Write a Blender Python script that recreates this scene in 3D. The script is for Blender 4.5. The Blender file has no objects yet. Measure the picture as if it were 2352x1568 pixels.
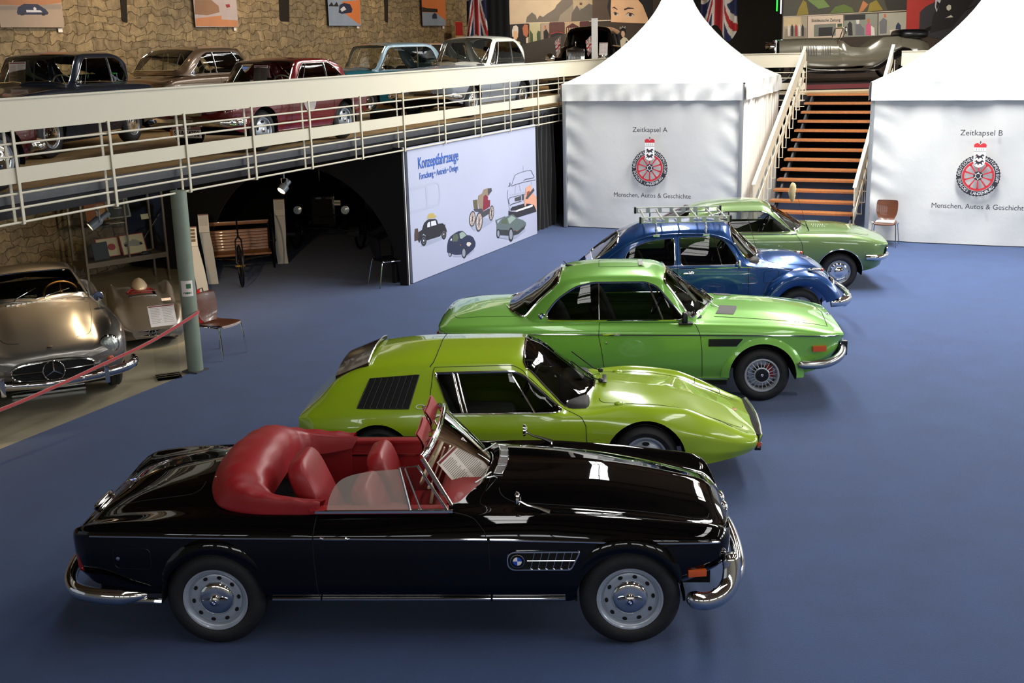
import bpy, bmesh, math, random
import numpy as np
from mathutils import Vector, Matrix, Euler
from mathutils.geometry import delaunay_2d_cdt
random.seed(4); rng=np.random.default_rng(4)
sc=bpy.context.scene; COL=sc.collection
R=math.radians; pi=math.pi
# ---------------- camera ----------------
cd=bpy.data.cameras.new('camera'); cam=bpy.data.objects.new('camera',cd); COL.objects.link(cam); sc.camera=cam
PITCH,ROLL=0.2557,-0.0253
_cp,_sp=math.cos(PITCH),math.sin(PITCH); _c,_s=math.cos(ROLL),math.sin(ROLL)
_f=Vector((0,_cp,-_sp)); _u=Vector((0,_sp,_cp)); _r=Vector((1,0,0))
_r2=_c*_r+_s*_u; _u2=-_s*_r+_c*_u
cam.matrix_world=Matrix((( _r2.x,_u2.x,-_f.x,0),(_r2.y,_u2.y,-_f.y,0),(_r2.z,_u2.z,-_f.z,4.0),(0,0,0,1)))
cd.sensor_width=36; cd.lens=36*2630.4/2352; cd.clip_end=200
# ---------------- world, colour ----------------
w=bpy.data.worlds.new('world'); sc.world=w; w.use_nodes=True
w.node_tree.nodes['Background'].inputs[0].default_value=(.8,.9,1,1); w.node_tree.nodes['Background'].inputs[1].default_value=.3
vs=sc.view_settings; sc.display_settings.display_device='sRGB'
vs.view_transform='Standard'; vs.look='None'; vs.gamma=1; vs.use_curve_mapping=False; vs.exposure=0.25
# ---------------- big lights (daylight through the roof lights and window rows) ----------------
def area(name,loc,rot,sx,sy,power,color=(1,1,1),spread=None):
    l=bpy.data.lights.new(name,'AREA'); l.shape='RECTANGLE'; l.size=sx; l.size_y=sy; l.energy=power; l.color=color
    if spread: l.spread=spread
    o=bpy.data.objects.new(name,l); COL.objects.link(o); o.location=loc; o.rotation_euler=rot; return o
CEIL=8.2
SKY=[]   # (x,y,sx,sy,power)
SKY+= [(7.5,20.0,1.5,11.0,2300),(3.0,20.5,1.1,9.0,850),(4.5,5.0,.8,9,190),(-.5,6.0,.8,9,190),(9.5,6.0,.8,9,220)]
for i,(x,y,a,b,p) in enumerate(SKY):
    area('skylight_light',(x,y,CEIL-.06),(0,0,R(-3)),a,b,p,(1,.985,.96))
WIN=[(-7.5,-5.9),(-4.0,-5.9),(-.5,-5.9),(3.0,-5.9),(6.5,-5.9),(10.0,-5.9)]
for x,y in WIN:
    area('window_light',(x,y+.1,4.9),(R(90),0,0),2.6,1.5,65,(.93,.97,1))
RW=[2.0,7.0,12.0,17.0,22.0]
for y in RW:
    area('window_light',(15.85,y,4.6),(R(90),0,R(90)),3.2,2.4,300,(.92,.96,1))
# ---------------- helpers ----------------
def lin(h):
    if isinstance(h,(tuple,list)): return (*h[:3],1)
    h=h.lstrip('#'); c=[int(h[i:i+2],16)/255 for i in (0,2,4)]
    return tuple(x/12.92 if x<=.04045 else ((x+.055)/1.055)**2.4 for x in c)+(1,)
_M={}
def mat(name,col='#888888',rough=.5,metal=0,coat=0,noise=0,nscale=8,bump=0,bscale=None,spec=.5,emit=0,alpha=1,trans=0,sheen=0,col2=None,stretch=None,coatr=.03):
    if name in _M: return _M[name]
    m=bpy.data.materials.new(name); m.use_nodes=True; nt=m.node_tree; b=nt.nodes['Principled BSDF']
    I=b.inputs; c=lin(col); I['Base Color'].default_value=c; I['Roughness'].default_value=rough; I['Metallic'].default_value=metal
    I['Specular IOR Level'].default_value=spec
    if coat: I['Coat Weight'].default_value=coat; I['Coat Roughness'].default_value=coatr
    if sheen: I['Sheen Weight'].default_value=sheen
    if trans: I['Transmission Weight'].default_value=trans
    if alpha<1: I['Alpha'].default_value=alpha
    if emit: I['Emission Color'].default_value=c; I['Emission Strength'].default_value=emit
    if noise or bump:
        tc=nt.nodes.new('ShaderNodeTexCoord'); mp=nt.nodes.new('ShaderNodeMapping'); nt.links.new(tc.outputs['Object'],mp.inputs[0])
        if stretch: mp.inputs['Scale'].default_value=stretch
        n=nt.nodes.new('ShaderNodeTexNoise'); n.inputs['Scale'].default_value=nscale; n.inputs['Detail'].default_value=5; nt.links.new(mp.outputs[0],n.inputs['Vector'])
        if noise:
            r=nt.nodes.new('ShaderNodeValToRGB'); r.color_ramp.elements[0].position=.3; r.color_ramp.elements[1].position=.7
            k=1-noise; r.color_ramp.elements[0].color=(c[0]*k,c[1]*k,c[2]*k,1) if col2 is None else lin(col2)
            k=1+noise*.6; r.color_ramp.elements[1].color=(min(1,c[0]*k),min(1,c[1]*k),min(1,c[2]*k),1) if col2 is None else c
            nt.links.new(n.outputs[0],r.inputs[0]); nt.links.new(r.outputs[0],I['Base Color'])
        if bump:
            n2=nt.nodes.new('ShaderNodeTexNoise'); n2.inputs['Scale'].default_value=bscale or nscale; n2.inputs['Detail'].default_value=4; nt.links.new(mp.outputs[0],n2.inputs['Vector'])
            bp=nt.nodes.new('ShaderNodeBump'); bp.inputs['Strength'].default_value=bump; bp.inputs['Distance'].default_value=.02
            nt.links.new(n2.outputs[0],bp.inputs['Height']); nt.links.new(bp.outputs[0],I['Normal'])
    _M[name]=m; return m
def glassmat(name,tint=(.5,.55,.52),dens=.35,rough=.0,f0=.06,painted_glare=0):
    """thin pane: fresnel mirror over a tinted see-through layer"""
    if name in _M: return _M[name]
    m=bpy.data.materials.new(name); m.use_nodes=True; nt=m.node_tree; nt.nodes.clear()
    o=nt.nodes.new('ShaderNodeOutputMaterial'); mx=nt.nodes.new('ShaderNodeMixShader'); t=nt.nodes.new('ShaderNodeBsdfTransparent'); g=nt.nodes.new('ShaderNodeBsdfGlossy')
    t.inputs[0].default_value=(tint[0]*(1-dens),tint[1]*(1-dens),tint[2]*(1-dens),1) if dens else (*tint,1)
    g.inputs['Roughness'].default_value=rough; lw=nt.nodes.new('ShaderNodeFresnel'); lw.inputs[0].default_value=1.32+f0*1.5
    src=t.outputs[0]
    if painted_glare:  # pale diffuse share paints reflected ceiling light into the pane
        m2=nt.nodes.new('ShaderNodeMixShader'); df=nt.nodes.new('ShaderNodeBsdfDiffuse'); df.inputs[0].default_value=(.85,.78,.68,1); m2.inputs[0].default_value=painted_glare; nt.links.new(t.outputs[0],m2.inputs[1]); nt.links.new(df.outputs[0],m2.inputs[2]); src=m2.outputs[0]
    nt.links.new(lw.outputs[0],mx.inputs[0]); nt.links.new(src,mx.inputs[1]); nt.links.new(g.outputs[0],mx.inputs[2]); nt.links.new(mx.outputs[0],o.inputs[0])
    _M[name]=m; return m
CHROME=mat('chrome',(.82,.82,.8),.06,1); BLACK=mat('black_rubber','#0c0c0d',.55); DARK=mat('dark_void','#050506',.9)
TYRE=mat('tyre_rubber','#1c1c1e',.62,noise=.25,nscale=14,bump=.15,bscale=60); TRIMBLK=mat('black_trim','#101012',.35)
SILVER=mat('silver_paint','#b4bac2',.3,.55,coat=.4); CHROMED=mat('dull_chrome',(.6,.6,.58),.22,1)
GLASS=glassmat('clear_car_glass',(.93,.95,.93),.06); DGLASS=glassmat('tinted_car_glass',(.55,.6,.55),.35)
PAPER=mat('printed_paper','#ece2da',.6); REDP=mat('dark_red_print','#7d1f22',.5); GREYP=mat('grey_print','#7b746e',.6)
AMBER=mat('amber_lens','#c8541c',.15,coat=.6); REDL=mat('red_lens','#8e1412',.15,coat=.6)
WHITEP=mat('white_enamel','#f1f1ee',.35); BLUEP=mat('blue_enamel','#2450c8',.35); BLKP=mat('black_enamel','#08080a',.3)
def setp(o,label=None,cat=None,group=None,kind=None):
    if label: o['label']=label
    if cat: o['category']=cat
    if group: o['group']=group
    if kind: o['kind']=kind
    return o
def empty(name,loc,rz=0,label=None,cat=None,group=None,rot=None):
    o=bpy.data.objects.new(name,None); COL.objects.link(o); o.location=loc; o.rotation_euler=rot if rot else (0,0,rz); o.empty_display_size=.1
    return setp(o,label,cat,group)
def meshobj(name,V,F,m,parent=None,smooth=False,normals=None,loc=None,rot=None,mats=None,midx=None):
    me=bpy.data.meshes.new(name); me.from_pydata([tuple(v) for v in V],[],[tuple(f) for f in F])
    for mm in (mats or [m]): me.materials.append(mm)
    if midx is not None: me.polygons.foreach_set('material_index',midx)
    if smooth or normals is not None: me.polygons.foreach_set('use_smooth',[True]*len(me.polygons))
    if smooth=='auto':
        bm=bmesh.new(); bm.from_mesh(me)
        for e in bm.edges:
            if len(e.link_faces)==2 and e.calc_face_angle(0)>R(38): e.smooth=False
        bm.to_mesh(me); bm.free()
    me.update()
    if normals is not None and len(normals)==len(me.vertices): me.normals_split_custom_set_from_vertices([tuple(n) for n in normals])
    o=bpy.data.objects.new(name,me); COL.objects.link(o)
    if parent is not None: o.parent=parent
    if loc is not None: o.location=loc
    if rot is not None: o.rotation_euler=rot
    return o
def link(name,me,parent,loc=(0,0,0),rot=(0,0,0)):
    o=bpy.data.objects.new(name,me); COL.objects.link(o); o.parent=parent; o.location=loc; o.rotation_euler=rot; return o
class MB:
    def __init__(s): s.V=[];s.F=[];s.I=[];s.mi=0
    def add(s,V,F):
        k=len(s.V); s.V+= [tuple(v) for v in V]; s.F+=[tuple(i+k for i in f) for f in F]; s.I+=[s.mi]*len(F); return s
    def box(s,c,d,rot=None,bev=0):
        hx,hy,hz=d[0]/2,d[1]/2,d[2]/2
        if bev and bev<min(hx,hy,hz):
            P=[]
            V=[];F=[]
            bm=bmesh.new(); bmesh.ops.create_cube(bm,size=1)
            for v in bm.verts: v.co=Vector((v.co.x*d[0],v.co.y*d[1],v.co.z*d[2]))
            bmesh.ops.bevel(bm,geom=bm.edges[:],offset=bev,segments=2,profile=.7,affect='EDGES')
            bm.verts.index_update(); V=[v.co.copy() for v in bm.verts]; F=[[v.index for v in f.verts] for f in bm.faces]; bm.free()
        else:
            V=[Vector((x*hx,y*hy,z*hz)) for x in (-1,1) for y in (-1,1) for z in (-1,1)]
            F=[(0,1,3,2),(4,6,7,5),(0,4,5,1),(2,3,7,6),(0,2,6,4),(1,5,7,3)]
        if rot is not None:
            M=Euler(rot).to_matrix() if not isinstance(rot,Matrix) else rot; V=[M@v for v in V]
        c=Vector(c); return s.add([v+c for v in V],F)
    def tube(s,pts,r,n=8,closed=False,caps=True,flat=1.0,up=None):
        pts=[Vector(p) for p in pts]; m=len(pts)
        if m<2: return s
        rr=r if hasattr(r,'__len__') else [r]*m
        V=[];F=[];prev=None
        for i,p in enumerate(pts):
            a=pts[(i-1)%m] if (closed or i>0) else p; b=pts[(i+1)%m] if (closed or i<m-1) else p
            t=(b-a)
            if t.length<1e-9: t=Vector((1,0,0))
            t.normalize()
            if prev is None:
                h=Vector(up) if up is not None else (Vector((0,0,1)) if abs(t.z)<.9 else Vector((1,0,0))); nrm=(h-t*h.dot(t)).normalized()
            else:
                nrm=prev-t*prev.dot(t)
                nrm=nrm.normalized() if nrm.length>1e-6 else prev
            prev=nrm; bn=t.cross(nrm)
            for k in range(n):
                a_=2*pi*k/n; V.append(p+nrm*math.cos(a_)*rr[i]*flat+bn*math.sin(a_)*rr[i])
        for i in range(m if closed else m-1):
            j=(i+1)%m
            for k in range(n):
                k2=(k+1)%n; F.append((i*n+k,i*n+k2,j*n+k2,j*n+k))
        if caps and not closed: F.append(tuple(range(n))[::-1]); F.append(tuple((m-1)*n+k for k in range(n)))
        return s.add(V,F)
    def lathe(s,prof,n=32,axis='Y',c=(0,0,0),a0=0,a1=2*pi):
        """prof: (radius, along axis)"""
        full=abs(a1-a0-2*pi)<1e-6; V=[];F=[];m=len(prof); nn=n if full else n+1
        for k in range(nn):
            a=a0+(a1-a0)*k/n; ca,sa=math.cos(a),math.sin(a)
            for r,h in prof:
                if axis=='Y': V.append((c[0]+r*ca,c[1]+h,c[2]+r*sa))
                elif axis=='Z': V.append((c[0]+r*ca,c[1]+r*sa,c[2]+h))
                else: V.append((c[0]+h,c[1]+r*ca,c[2]+r*sa))
        for k in range(n):
            k2=(k+1)%nn
            for i in range(m-1): F.append((k*m+i,k*m+i+1,k2*m+i+1,k2*m+i))
        return s.add(V,F)
    def grid(s,G,flip=False,closeu=False):
        """G: 2D list of points"""
        a=len(G);b=len(G[0]);V=[p for row in G for p in row];F=[]
        for i in range(a if closeu else a-1):
            i2=(i+1)%a
            for j in range(b-1):
                q=(i*b+j,i*b+j+1,i2*b+j+1,i2*b+j); F.append(q[::-1] if flip else q)
        return s.add(V,F)
    def poly(s,pts,d):
        """prism: polygon pts (3D) extruded by vector d"""
        n=len(pts); d=Vector(d); P=[Vector(p) for p in pts]
        V=P+[p+d for p in P]; F=[tuple(range(n)),tuple(range(2*n-1,n-1,-1))]+[(i,i+n,(i+1)%n+n,(i+1)%n) for i in range(n)]
        return s.add(V,F)
    def sell(s,c,r,e1=.6,e2=.6,rot=None,nu=16,nv=10):
        """superellipsoid"""
        f=lambda a,e: math.copysign(abs(a)**e,a); M=Euler(rot).to_matrix() if rot else Matrix.Identity(3); G=[]
        c=Vector(c)
        for j in range(nv+1):
            v=-pi/2+pi*j/nv; row=[]
            for i in range(nu):
                u=2*pi*i/nu-pi
                row.append(c+M@Vector((r[0]*f(math.cos(v),e1)*f(math.cos(u),e2),r[1]*f(math.cos(v),e1)*f(math.sin(u),e2),r[2]*f(math.sin(v),e1))))
            row.append(row[0]); G.append(row)
        return s.grid(G,flip=True)
    def build(s,name,m,parent=None,smooth='auto',loc=None,rot=None,mats=None):
        return meshobj(name,s.V,s.F,m,parent,smooth,loc=loc,rot=rot,mats=mats,midx=s.I if mats else None)
def _split(V,F,I=None):
    p=list(range(len(V)))
    def find(a):
        while p[a]!=a: p[a]=p[p[a]]; a=p[a]
        return a
    for f in F:
        for a in f[1:]:
            x,y=find(f[0]),find(a)
            if x!=y: p[y]=x
    gr={}
    for f in F: gr.setdefault(find(f[0]),[]).append(f)
    for k,fs in gr.items():
        used=sorted({i for f in fs for i in f}); mp={u:i for i,u in enumerate(used)}
        yield [V[u] for u in used],[tuple(mp[i] for i in f) for f in fs]
def build_each(mb,name,m,parent,smooth='auto',loc=None,rot=None):
    return [meshobj(name,V,F,m,parent,smooth,loc=loc,rot=rot) for V,F in _split(mb.V,mb.F)]
def arc(cx,cy,r,a0,a1,n=12,ry=None):
    ry=ry or r
    return [(cx+r*math.cos(R(a0+(a1-a0)*i/n)),cy+ry*math.sin(R(a0+(a1-a0)*i/n))) for i in range(n+1)]
def smoothline(P,n=8,closed=False):
    """Catmull-Rom through points (any dim)"""
    P=[np.array(p,float) for p in P]; m=len(P); out=[]
    for i in range(m if closed else m-1):
        p0=P[(i-1)%m] if (closed or i>0) else P[0]; p1=P[i]; p2=P[(i+1)%m]; p3=P[(i+2)%m] if (closed or i<m-2) else P[-1]
        for k in range(n):
            t=k/n; out.append(.5*((2*p1)+(-p0+p2)*t+(2*p0-5*p1+4*p2-p3)*t*t+(-p0+3*p1-3*p2+p3)*t**3))
    if not closed: out.append(P[-1])
    return [tuple(float(v) for v in p) for p in out]
def rpoly(P,r,n=5):
    """round the corners of a 2D polygon"""
    out=[];m=len(P);rr=r if hasattr(r,'__len__') else [r]*m
    for i in range(m):
        a,b,c=np.array(P[i-1],float),np.array(P[i],float),np.array(P[(i+1)%m],float)
        r_=min(rr[i],.45*np.linalg.norm(a-b),.45*np.linalg.norm(c-b))
        if r_<1e-4: out.append(tuple(b)); continue
        p=b+(a-b)/np.linalg.norm(a-b)*r_; q=b+(c-b)/np.linalg.norm(c-b)*r_
        for k in range(n+1):
            t=k/n; out.append(tuple((1-t)**2*p+2*t*(1-t)*b+t*t*q))
    return out
def densify(P,d,closed=True):
    out=[];m=len(P)
    for i in range(m if closed else m-1):
        a=np.array(P[i],float);b=np.array(P[(i+1)%m],float); k=max(1,int(np.ceil(np.linalg.norm(b-a)/d)))
        out+= [tuple(a+(b-a)*j/k) for j in range(k)]
    if not closed: out.append(tuple(P[-1]))
    return out
def inpoly(P,poly):
    x,y=P[:,0],P[:,1]; r=np.zeros(len(P),bool); n=len(poly)
    for i in range(n):
        x1,y1=poly[i];x2,y2=poly[(i+1)%n]
        c=((y1>y)!=(y2>y)); 
        with np.errstate(divide='ignore',invalid='ignore'): r^= c&(x<(x2-x1)*(y-y1)/((y2-y1) if y2!=y1 else 1e-12)+x1)
    return r
def _slopes(t,V):
    h=np.diff(t)[:,None]; d=np.diff(V,axis=0)/h; m=np.zeros_like(V)
    if len(t)>2:
        h0,h1=h[:-1],h[1:]; w1=2*h1+h0; w2=h1+2*h0; ok=(d[:-1]*d[1:])>0
        with np.errstate(divide='ignore',invalid='ignore'): hm=(w1+w2)/(w1/d[:-1]+w2/d[1:])
        m[1:-1]=np.where(ok,hm,0)
    m[0]=d[0]; m[-1]=d[-1]; return m
def _ev(t,V,m,i,x):
    c=np.arange(V.shape[1]) if V.shape[1]>1 else 0
    h=(t[i+1]-t[i]); s=(x-t[i])/h; a,b=V[i,c],V[i+1,c]; ma,mb=m[i,c],m[i+1,c]
    return a*(2*s**3-3*s**2+1)+h*ma*(s**3-2*s**2+s)+b*(-2*s**3+3*s**2)+h*mb*(s**3-s**2)
def pch(t,y,x):
    t=np.array(t,float);V=np.array(y,float)[:,None];x=np.clip(np.asarray(x,float),t[0],t[-1]); i=np.clip(np.searchsorted(t,x,side='right')-1,0,len(t)-2)
    return _ev(t,V,_slopes(t,V),i,x)
class Skin:
    """half body surface (y>=0): section curves at constant x through K lines of (x,y,z) knots"""
    def __init__(s,lines,x0,x1,side,smoothv=False): s.L=[sorted(l) for l in lines]; s.x0,s.x1=x0,x1; s.K=len(lines); s.side=side
    def lines(s,x):
        Y=np.stack([pch([k[0] for k in l],[k[1] for k in l],x) for l in s.L]); Z=np.stack([pch([k[0] for k in l],[k[2] for k in l],x) for l in s.L]); return Y,Z
    def P(s,x,v):
        x=np.clip(np.asarray(x,float),s.x0,s.x1); v=np.clip(np.asarray(v,float),0,s.K-1); Y,Z=s.lines(x); t=np.arange(s.K,dtype=float); i=np.clip(v.astype(int),0,s.K-2)
        return np.stack([x,_ev(t,Y,_slopes(t,Y),i,v),_ev(t,Z,_slopes(t,Z),i,v)],-1)
    def N(s,x,v):
        e=4e-3; x=np.asarray(x,float);v=np.asarray(v,float)
        xa,xb=np.clip(x-e,s.x0,s.x1),np.clip(x+e,s.x0,s.x1); va,vb=np.clip(v-.03,0,s.K-1),np.clip(v+.03,0,s.K-1)
        du=s.P(xb,v)-s.P(xa,v); dv=s.P(x,vb)-s.P(x,va); n=np.cross(dv,du)
        n/= np.maximum(np.linalg.norm(n,axis=1),1e-9)[:,None]
        c=(v>s.K-1.02); n[c,1]=0; n/= np.maximum(np.linalg.norm(n,axis=1),1e-9)[:,None]
        return n
    def inv(s,pts,mode):
        """(x,z) on the side or (x,y) on the top -> (x,v)"""
        x=np.array([p[0] for p in pts],float); q=np.array([p[1] for p in pts],float); m=160
        lo,hi=(0,s.side) if mode=='xz' else (s.side-.6,s.K-1)
        vv=np.linspace(lo,hi,m); A=s.P(np.repeat(x,m),np.tile(vv,len(x))).reshape(len(x),m,3)[...,2 if mode=='xz' else 1]
        D=A-q[:,None]; out=[]
        for i in range(len(x)):
            d=D[i]; sg=np.nonzero(np.sign(d[:-1])*np.sign(d[1:])<=0)[0]
            if len(sg):
                k=sg[0] if mode=='xz' else sg[-1]; t=d[k]/(d[k]-d[k+1]) if d[k]!=d[k+1] else 0; v=vv[k]+t*(vv[k+1]-vv[k])
            elif mode=='xz': v=-.3 if q[i]<A[i].min() else hi
            else: v=hi if q[i]<A[i].min() else lo
            out.append((x[i],v))
        return out
    def lift(s,pts,mode,off=0,side=-1,d=.03,closed=False):
        """points on the surface in 3D, shifted along the normal"""
        if mode!='uv': uv=s.inv(densify(pts,d,closed),mode)
        else: uv=densify(pts,d,closed)
        x=np.array([a[0] for a in uv]);v=np.array([a[1] for a in uv]); Q=s.P(x,v)+s.N(x,v)*off
        Q[:,1]*=side; return [tuple(q) for q in Q]
    def build(s,parent,regions,base,basename='body',dx=.05,dv=.25,vlo=0.0,caps=(True,True),capmat=None,sides=(-1,1)):
        """regions: (name, [(x,a)...], mode, material or None(hole), split) ; the rest becomes base"""
        sv=.25
        xs=list(np.arange(s.x0,s.x1,dx))+[s.x1]
        for k in range(1,9): xs+= [s.x0+.012*k,s.x1-.012*k]
        xs=sorted(set(round(float(x),4) for x in xs)); vs_=list(np.arange(vlo,s.K-1,dv))+[s.K-1]
        pts=[(x,v*sv) for x in xs for v in vs_]; edges=[]
        polys=[]
        for rg in regions:
            uv=rg[1] if rg[2]=='uv' else s.inv(densify(rg[1],.03),rg[2])
            if rg[2]=='uv': uv=densify(uv,.04)
            pl=[(a,b*sv) for a,b in uv]; polys.append(pl); k=len(pts); pts+=pl; n=len(pl); edges+=[(k+i,k+(i+1)%n) for i in range(n)]
        V,E,F,_,_,_=delaunay_2d_cdt([Vector(p) for p in pts],edges,[],0,1e-5)
        uv=np.array([(v.x,v.y/sv) for v in V]); F=np.array([tuple(f) for f in F])
        cen=uv[F].mean(axis=1); ok=(cen[:,1]>vlo)&(cen[:,1]<s.K-1+1e-6)&(cen[:,0]>s.x0)&(cen[:,0]<s.x1)
        a=uv[F]; area=np.abs((a[:,1,0]-a[:,0,0])*(a[:,2,1]-a[:,0,1])-(a[:,2,0]-a[:,0,0])*(a[:,1,1]-a[:,0,1])); ok&=area>1e-9
        ids=np.full(len(F),-1)
        cp=np.stack([cen[:,0],cen[:,1]*sv],1)
        for i,pl in enumerate(polys):
            m=inpoly(cp,pl); ids[m&(ids==-1)]=i
        XYZ=s.P(uv[:,0],uv[:,1]); NN=s.N(uv[:,0],uv[:,1]); res={}
        def emit(sel,name,m,sd,off=0):
            f=F[sel]; 
            if len(f)==0: return None
            allV=[];allF=[];allN=[]
            used=np.unique(f); mp=np.full(len(uv),-1); mp[used]=np.arange(len(used)); ff=mp[f]; P=XYZ[used]+NN[used]*off;N=NN[used]
            # orient
            t=P[ff]; fn=np.cross(t[:,1]-t[:,0],t[:,2]-t[:,0]); fl=(fn*N[ff].mean(1)).sum(1)<0; ff=ff.copy(); ff[fl]=ff[fl][:,::-1]
            for q in sd:
                k=len(allV); Pq=P.copy();Nq=N.copy(); Pq[:,1]*=q; Nq[:,1]*=q
                g=ff if q==1 else ff[:,::-1]
                allV+=list(map(tuple,Pq)); allN+=list(map(tuple,Nq)); allF+=[tuple(int(z)+k for z in r) for r in g]
            return meshobj(name,allV,allF,m,parent,True,allN)
        for i,rg in enumerate(regions):
            if rg[3] is None: continue
            if len(rg)>4 and rg[4]:
                for q in sides: res[(rg[0],q)]=emit(ids==i,rg[0],rg[3],(q,))
            else: res[rg[0]]=emit(ids==i,rg[0],rg[3],sides)
        keep=(ids==-1)&ok
        b=emit(keep,basename,base,sides); res['base']=b
        # end caps
        if caps[0] or caps[1]:
            for fl,x in ((caps[0],s.x0),(caps[1],s.x1)):
                if not fl: continue
                mb=MB()
                v=np.linspace(vlo,s.K-1,40); Q=s.P(np.full(40,x),v); loop=[(q[0],q[1],q[2]) for q in Q]+[(q[0],-q[1],q[2]) for q in Q[::-1][1:]]
                n=len(loop); c=(x,0,float(Q[:,2].mean())); mb.add(loop+[c],[((i,(i+1)%n,n) if x==s.x1 else ((i+1)%n,i,n)) for i in range(n)])
                mb.build('end_panel',capmat or base,parent,False)
        return res
def curve_tube(mb,skin,pts,mode,r,off=0.0,sides=(-1,1),closed=False,flat=1.0,n=6,d=.03):
    for q in sides:
        L=skin.lift(pts,mode,off,q,d,closed); mb.tube(L,r,n,closed,flat=flat)
    return mb
# ---------------- wheels ----------------
_wm={}
def wheel_meshes(style,Rt,Rr,w):
    key=(style,Rt,Rr,w)
    if key in _wm: return _wm[key]
    out={}
    h=w/2; mb=MB()
    mb.lathe([(Rr-.012,-h+.03),(Rr+.004,-h+.006),(Rr+.02,-h-.002),(Rr+(Rt-Rr)*.45,-h-.008),(Rt-.035,-h+.004),(Rt-.014,-h+.022),(Rt-.004,-h+.036),(Rt-.006,-.01),(Rt-.012,-.008),(Rt-.012,.008),(Rt-.006,.01),(Rt-.004,h-.036),(Rt-.02,h-.015),(Rr+.01,h)],48)
    out['tyre']=mb
    rim=MB(); cap=MB(); holes=MB(); extra={}
    if style=='steel':   # perforated silver disc, chrome cap
        rim.lathe([(Rr-.02,h-.01),(Rr-.012,-h+.04),(Rr+.004,-h+.01),(Rr+.003,-h+.002),(Rr-.008,-h+.004),(Rr-.016,-h+.014),(Rr-.026,-h+.018),(Rr-.034,-h+.045),(Rr-.040,-h+.046),(Rr-.046,-h+.034),(Rr-.060,-h+.028),(Rr-.09,-h+.034),(.0,-h+.04)],48)
        for k in range(10):
            a=2*pi*k/10+.1; rr=Rr-.064; c=Vector((rr*math.cos(a),-h+.0275,rr*math.sin(a))); t=Vector((-math.sin(a),0,math.cos(a))); e=Vector((math.cos(a),0,math.sin(a)))
            V=[c+t*.0165*math.cos(b)+e*.0125*math.sin(b) for b in np.linspace(0,2*pi,12,endpoint=False)]; holes.poly(V,(0,-.004,0))
        cap.lathe([(.124,-h+.034),(.122,-h+.026),(.112,-h+.014),(.085,-h+.004),(.055,-h+.006),(.036,-h-.0),(.034,-h-.03),(.02,-h-.038),(0,-h-.038)],36)
        cap.poly([(-.085,-h-.020,-.006),(0,-h-.030,-.024),(.085,-h-.020,-.006),(.085,-h-.020,.006),(0,-h-.030,.024),(-.085,-h-.020,.006)],(0,.012,0))
        extra['wheel_badge']=None
    elif style=='spoke':
        rim.lathe([(Rr-.02,h-.02),(Rr-.012,-h+.04),(Rr+.004,-h+.008),(Rr+.001,-h-.002),(Rr-.012,-h-.004),(Rr-.02,-h+.004),(Rr-.026,-h+.04),(Rr-.032,-h+.06)],48)
        for k in range(20):
            a=2*pi*k/20+.08; c,s_=math.cos(a),math.sin(a); rim.tube([(Rr-.024,0,0),(Rr-.055,0,0),(.07,0,0)] and [((Rr-.024)*c,-h+.035,(Rr-.024)*s_),((Rr-.05)*c,-h+.016,(Rr-.05)*s_),(.075*c,-h+.012,.075*s_)],.0048,6)
        rim.lathe([(.086,-h+.03),(.088,-h+.01),(.08,-h+.004),(.07,-h+.006)],36)
        cap.lathe([(.08,-h+.03),(.078,-h+.008),(.07,-h+.0),(.03,-h-.002),(0,-h-.002)],32)
    elif style=='slot':
        rim.lathe([(Rr-.02,h-.01),(Rr-.012,-h+.04),(Rr+.004,-h+.01),(Rr,-h+.0),(Rr-.014,-h+.004),(Rr-.022,-h+.03),(Rr-.035,-h+.036),(Rr-.06,-h+.02),(.07,-h+.014),(0,-h+.012)],40)
        for k in range(5):
            a=2*pi*k/5+.3; rr=Rr-.062; c=Vector((rr*math.cos(a),-h+.018,rr*math.sin(a))); t=Vector((-math.sin(a),0,math.cos(a))); e=Vector((math.cos(a),0,math.sin(a)))
            holes.poly([c+t*.034*math.cos(b)+e*.018*math.sin(b) for b in np.linspace(0,2*pi,12,endpoint=False)],(0,-.006,0))
        cap.lathe([(.03,-h+.014),(.028,-h+.0),(0,-h-.004)],20)
    else:  # chrome cap on steel rim
        rim.lathe([(Rr-.02,h-.01),(Rr-.012,-h+.04),(Rr+.004,-h+.01),(Rr,-h+.0),(Rr-.012,-h+.006),(Rr-.02,-h+.022),(Rr-.03,-h+.026),(.1,-h+.02),(0,-h+.02)],36)
        cr=Rr*.8
        cap.lathe([(cr,-h+.022),(cr-.004,-h+.008),(cr*.84,-h+.0),(cr*.7,-h+.006),(cr*.45,-h-.006),(cr*.2,-h-.016),(0,-h-.018)],36)
        for k in range(8):
            a=2*pi*k/8; rr=Rr-.026; c=Vector((rr*math.cos(a),-h+.022,rr*math.sin(a))); t=Vector((-math.sin(a),0,math.cos(a))); e=Vector((math.cos(a),0,math.sin(a)))
            holes.poly([c+t*.012*math.cos(b)+e*.005*math.sin(b) for b in np.linspace(0,2*pi,8,endpoint=False)],(0,-.003,0))
    out['rim']=rim;out['cap']=cap;out['holes']=holes
    _wm[key]=out; return out
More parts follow.
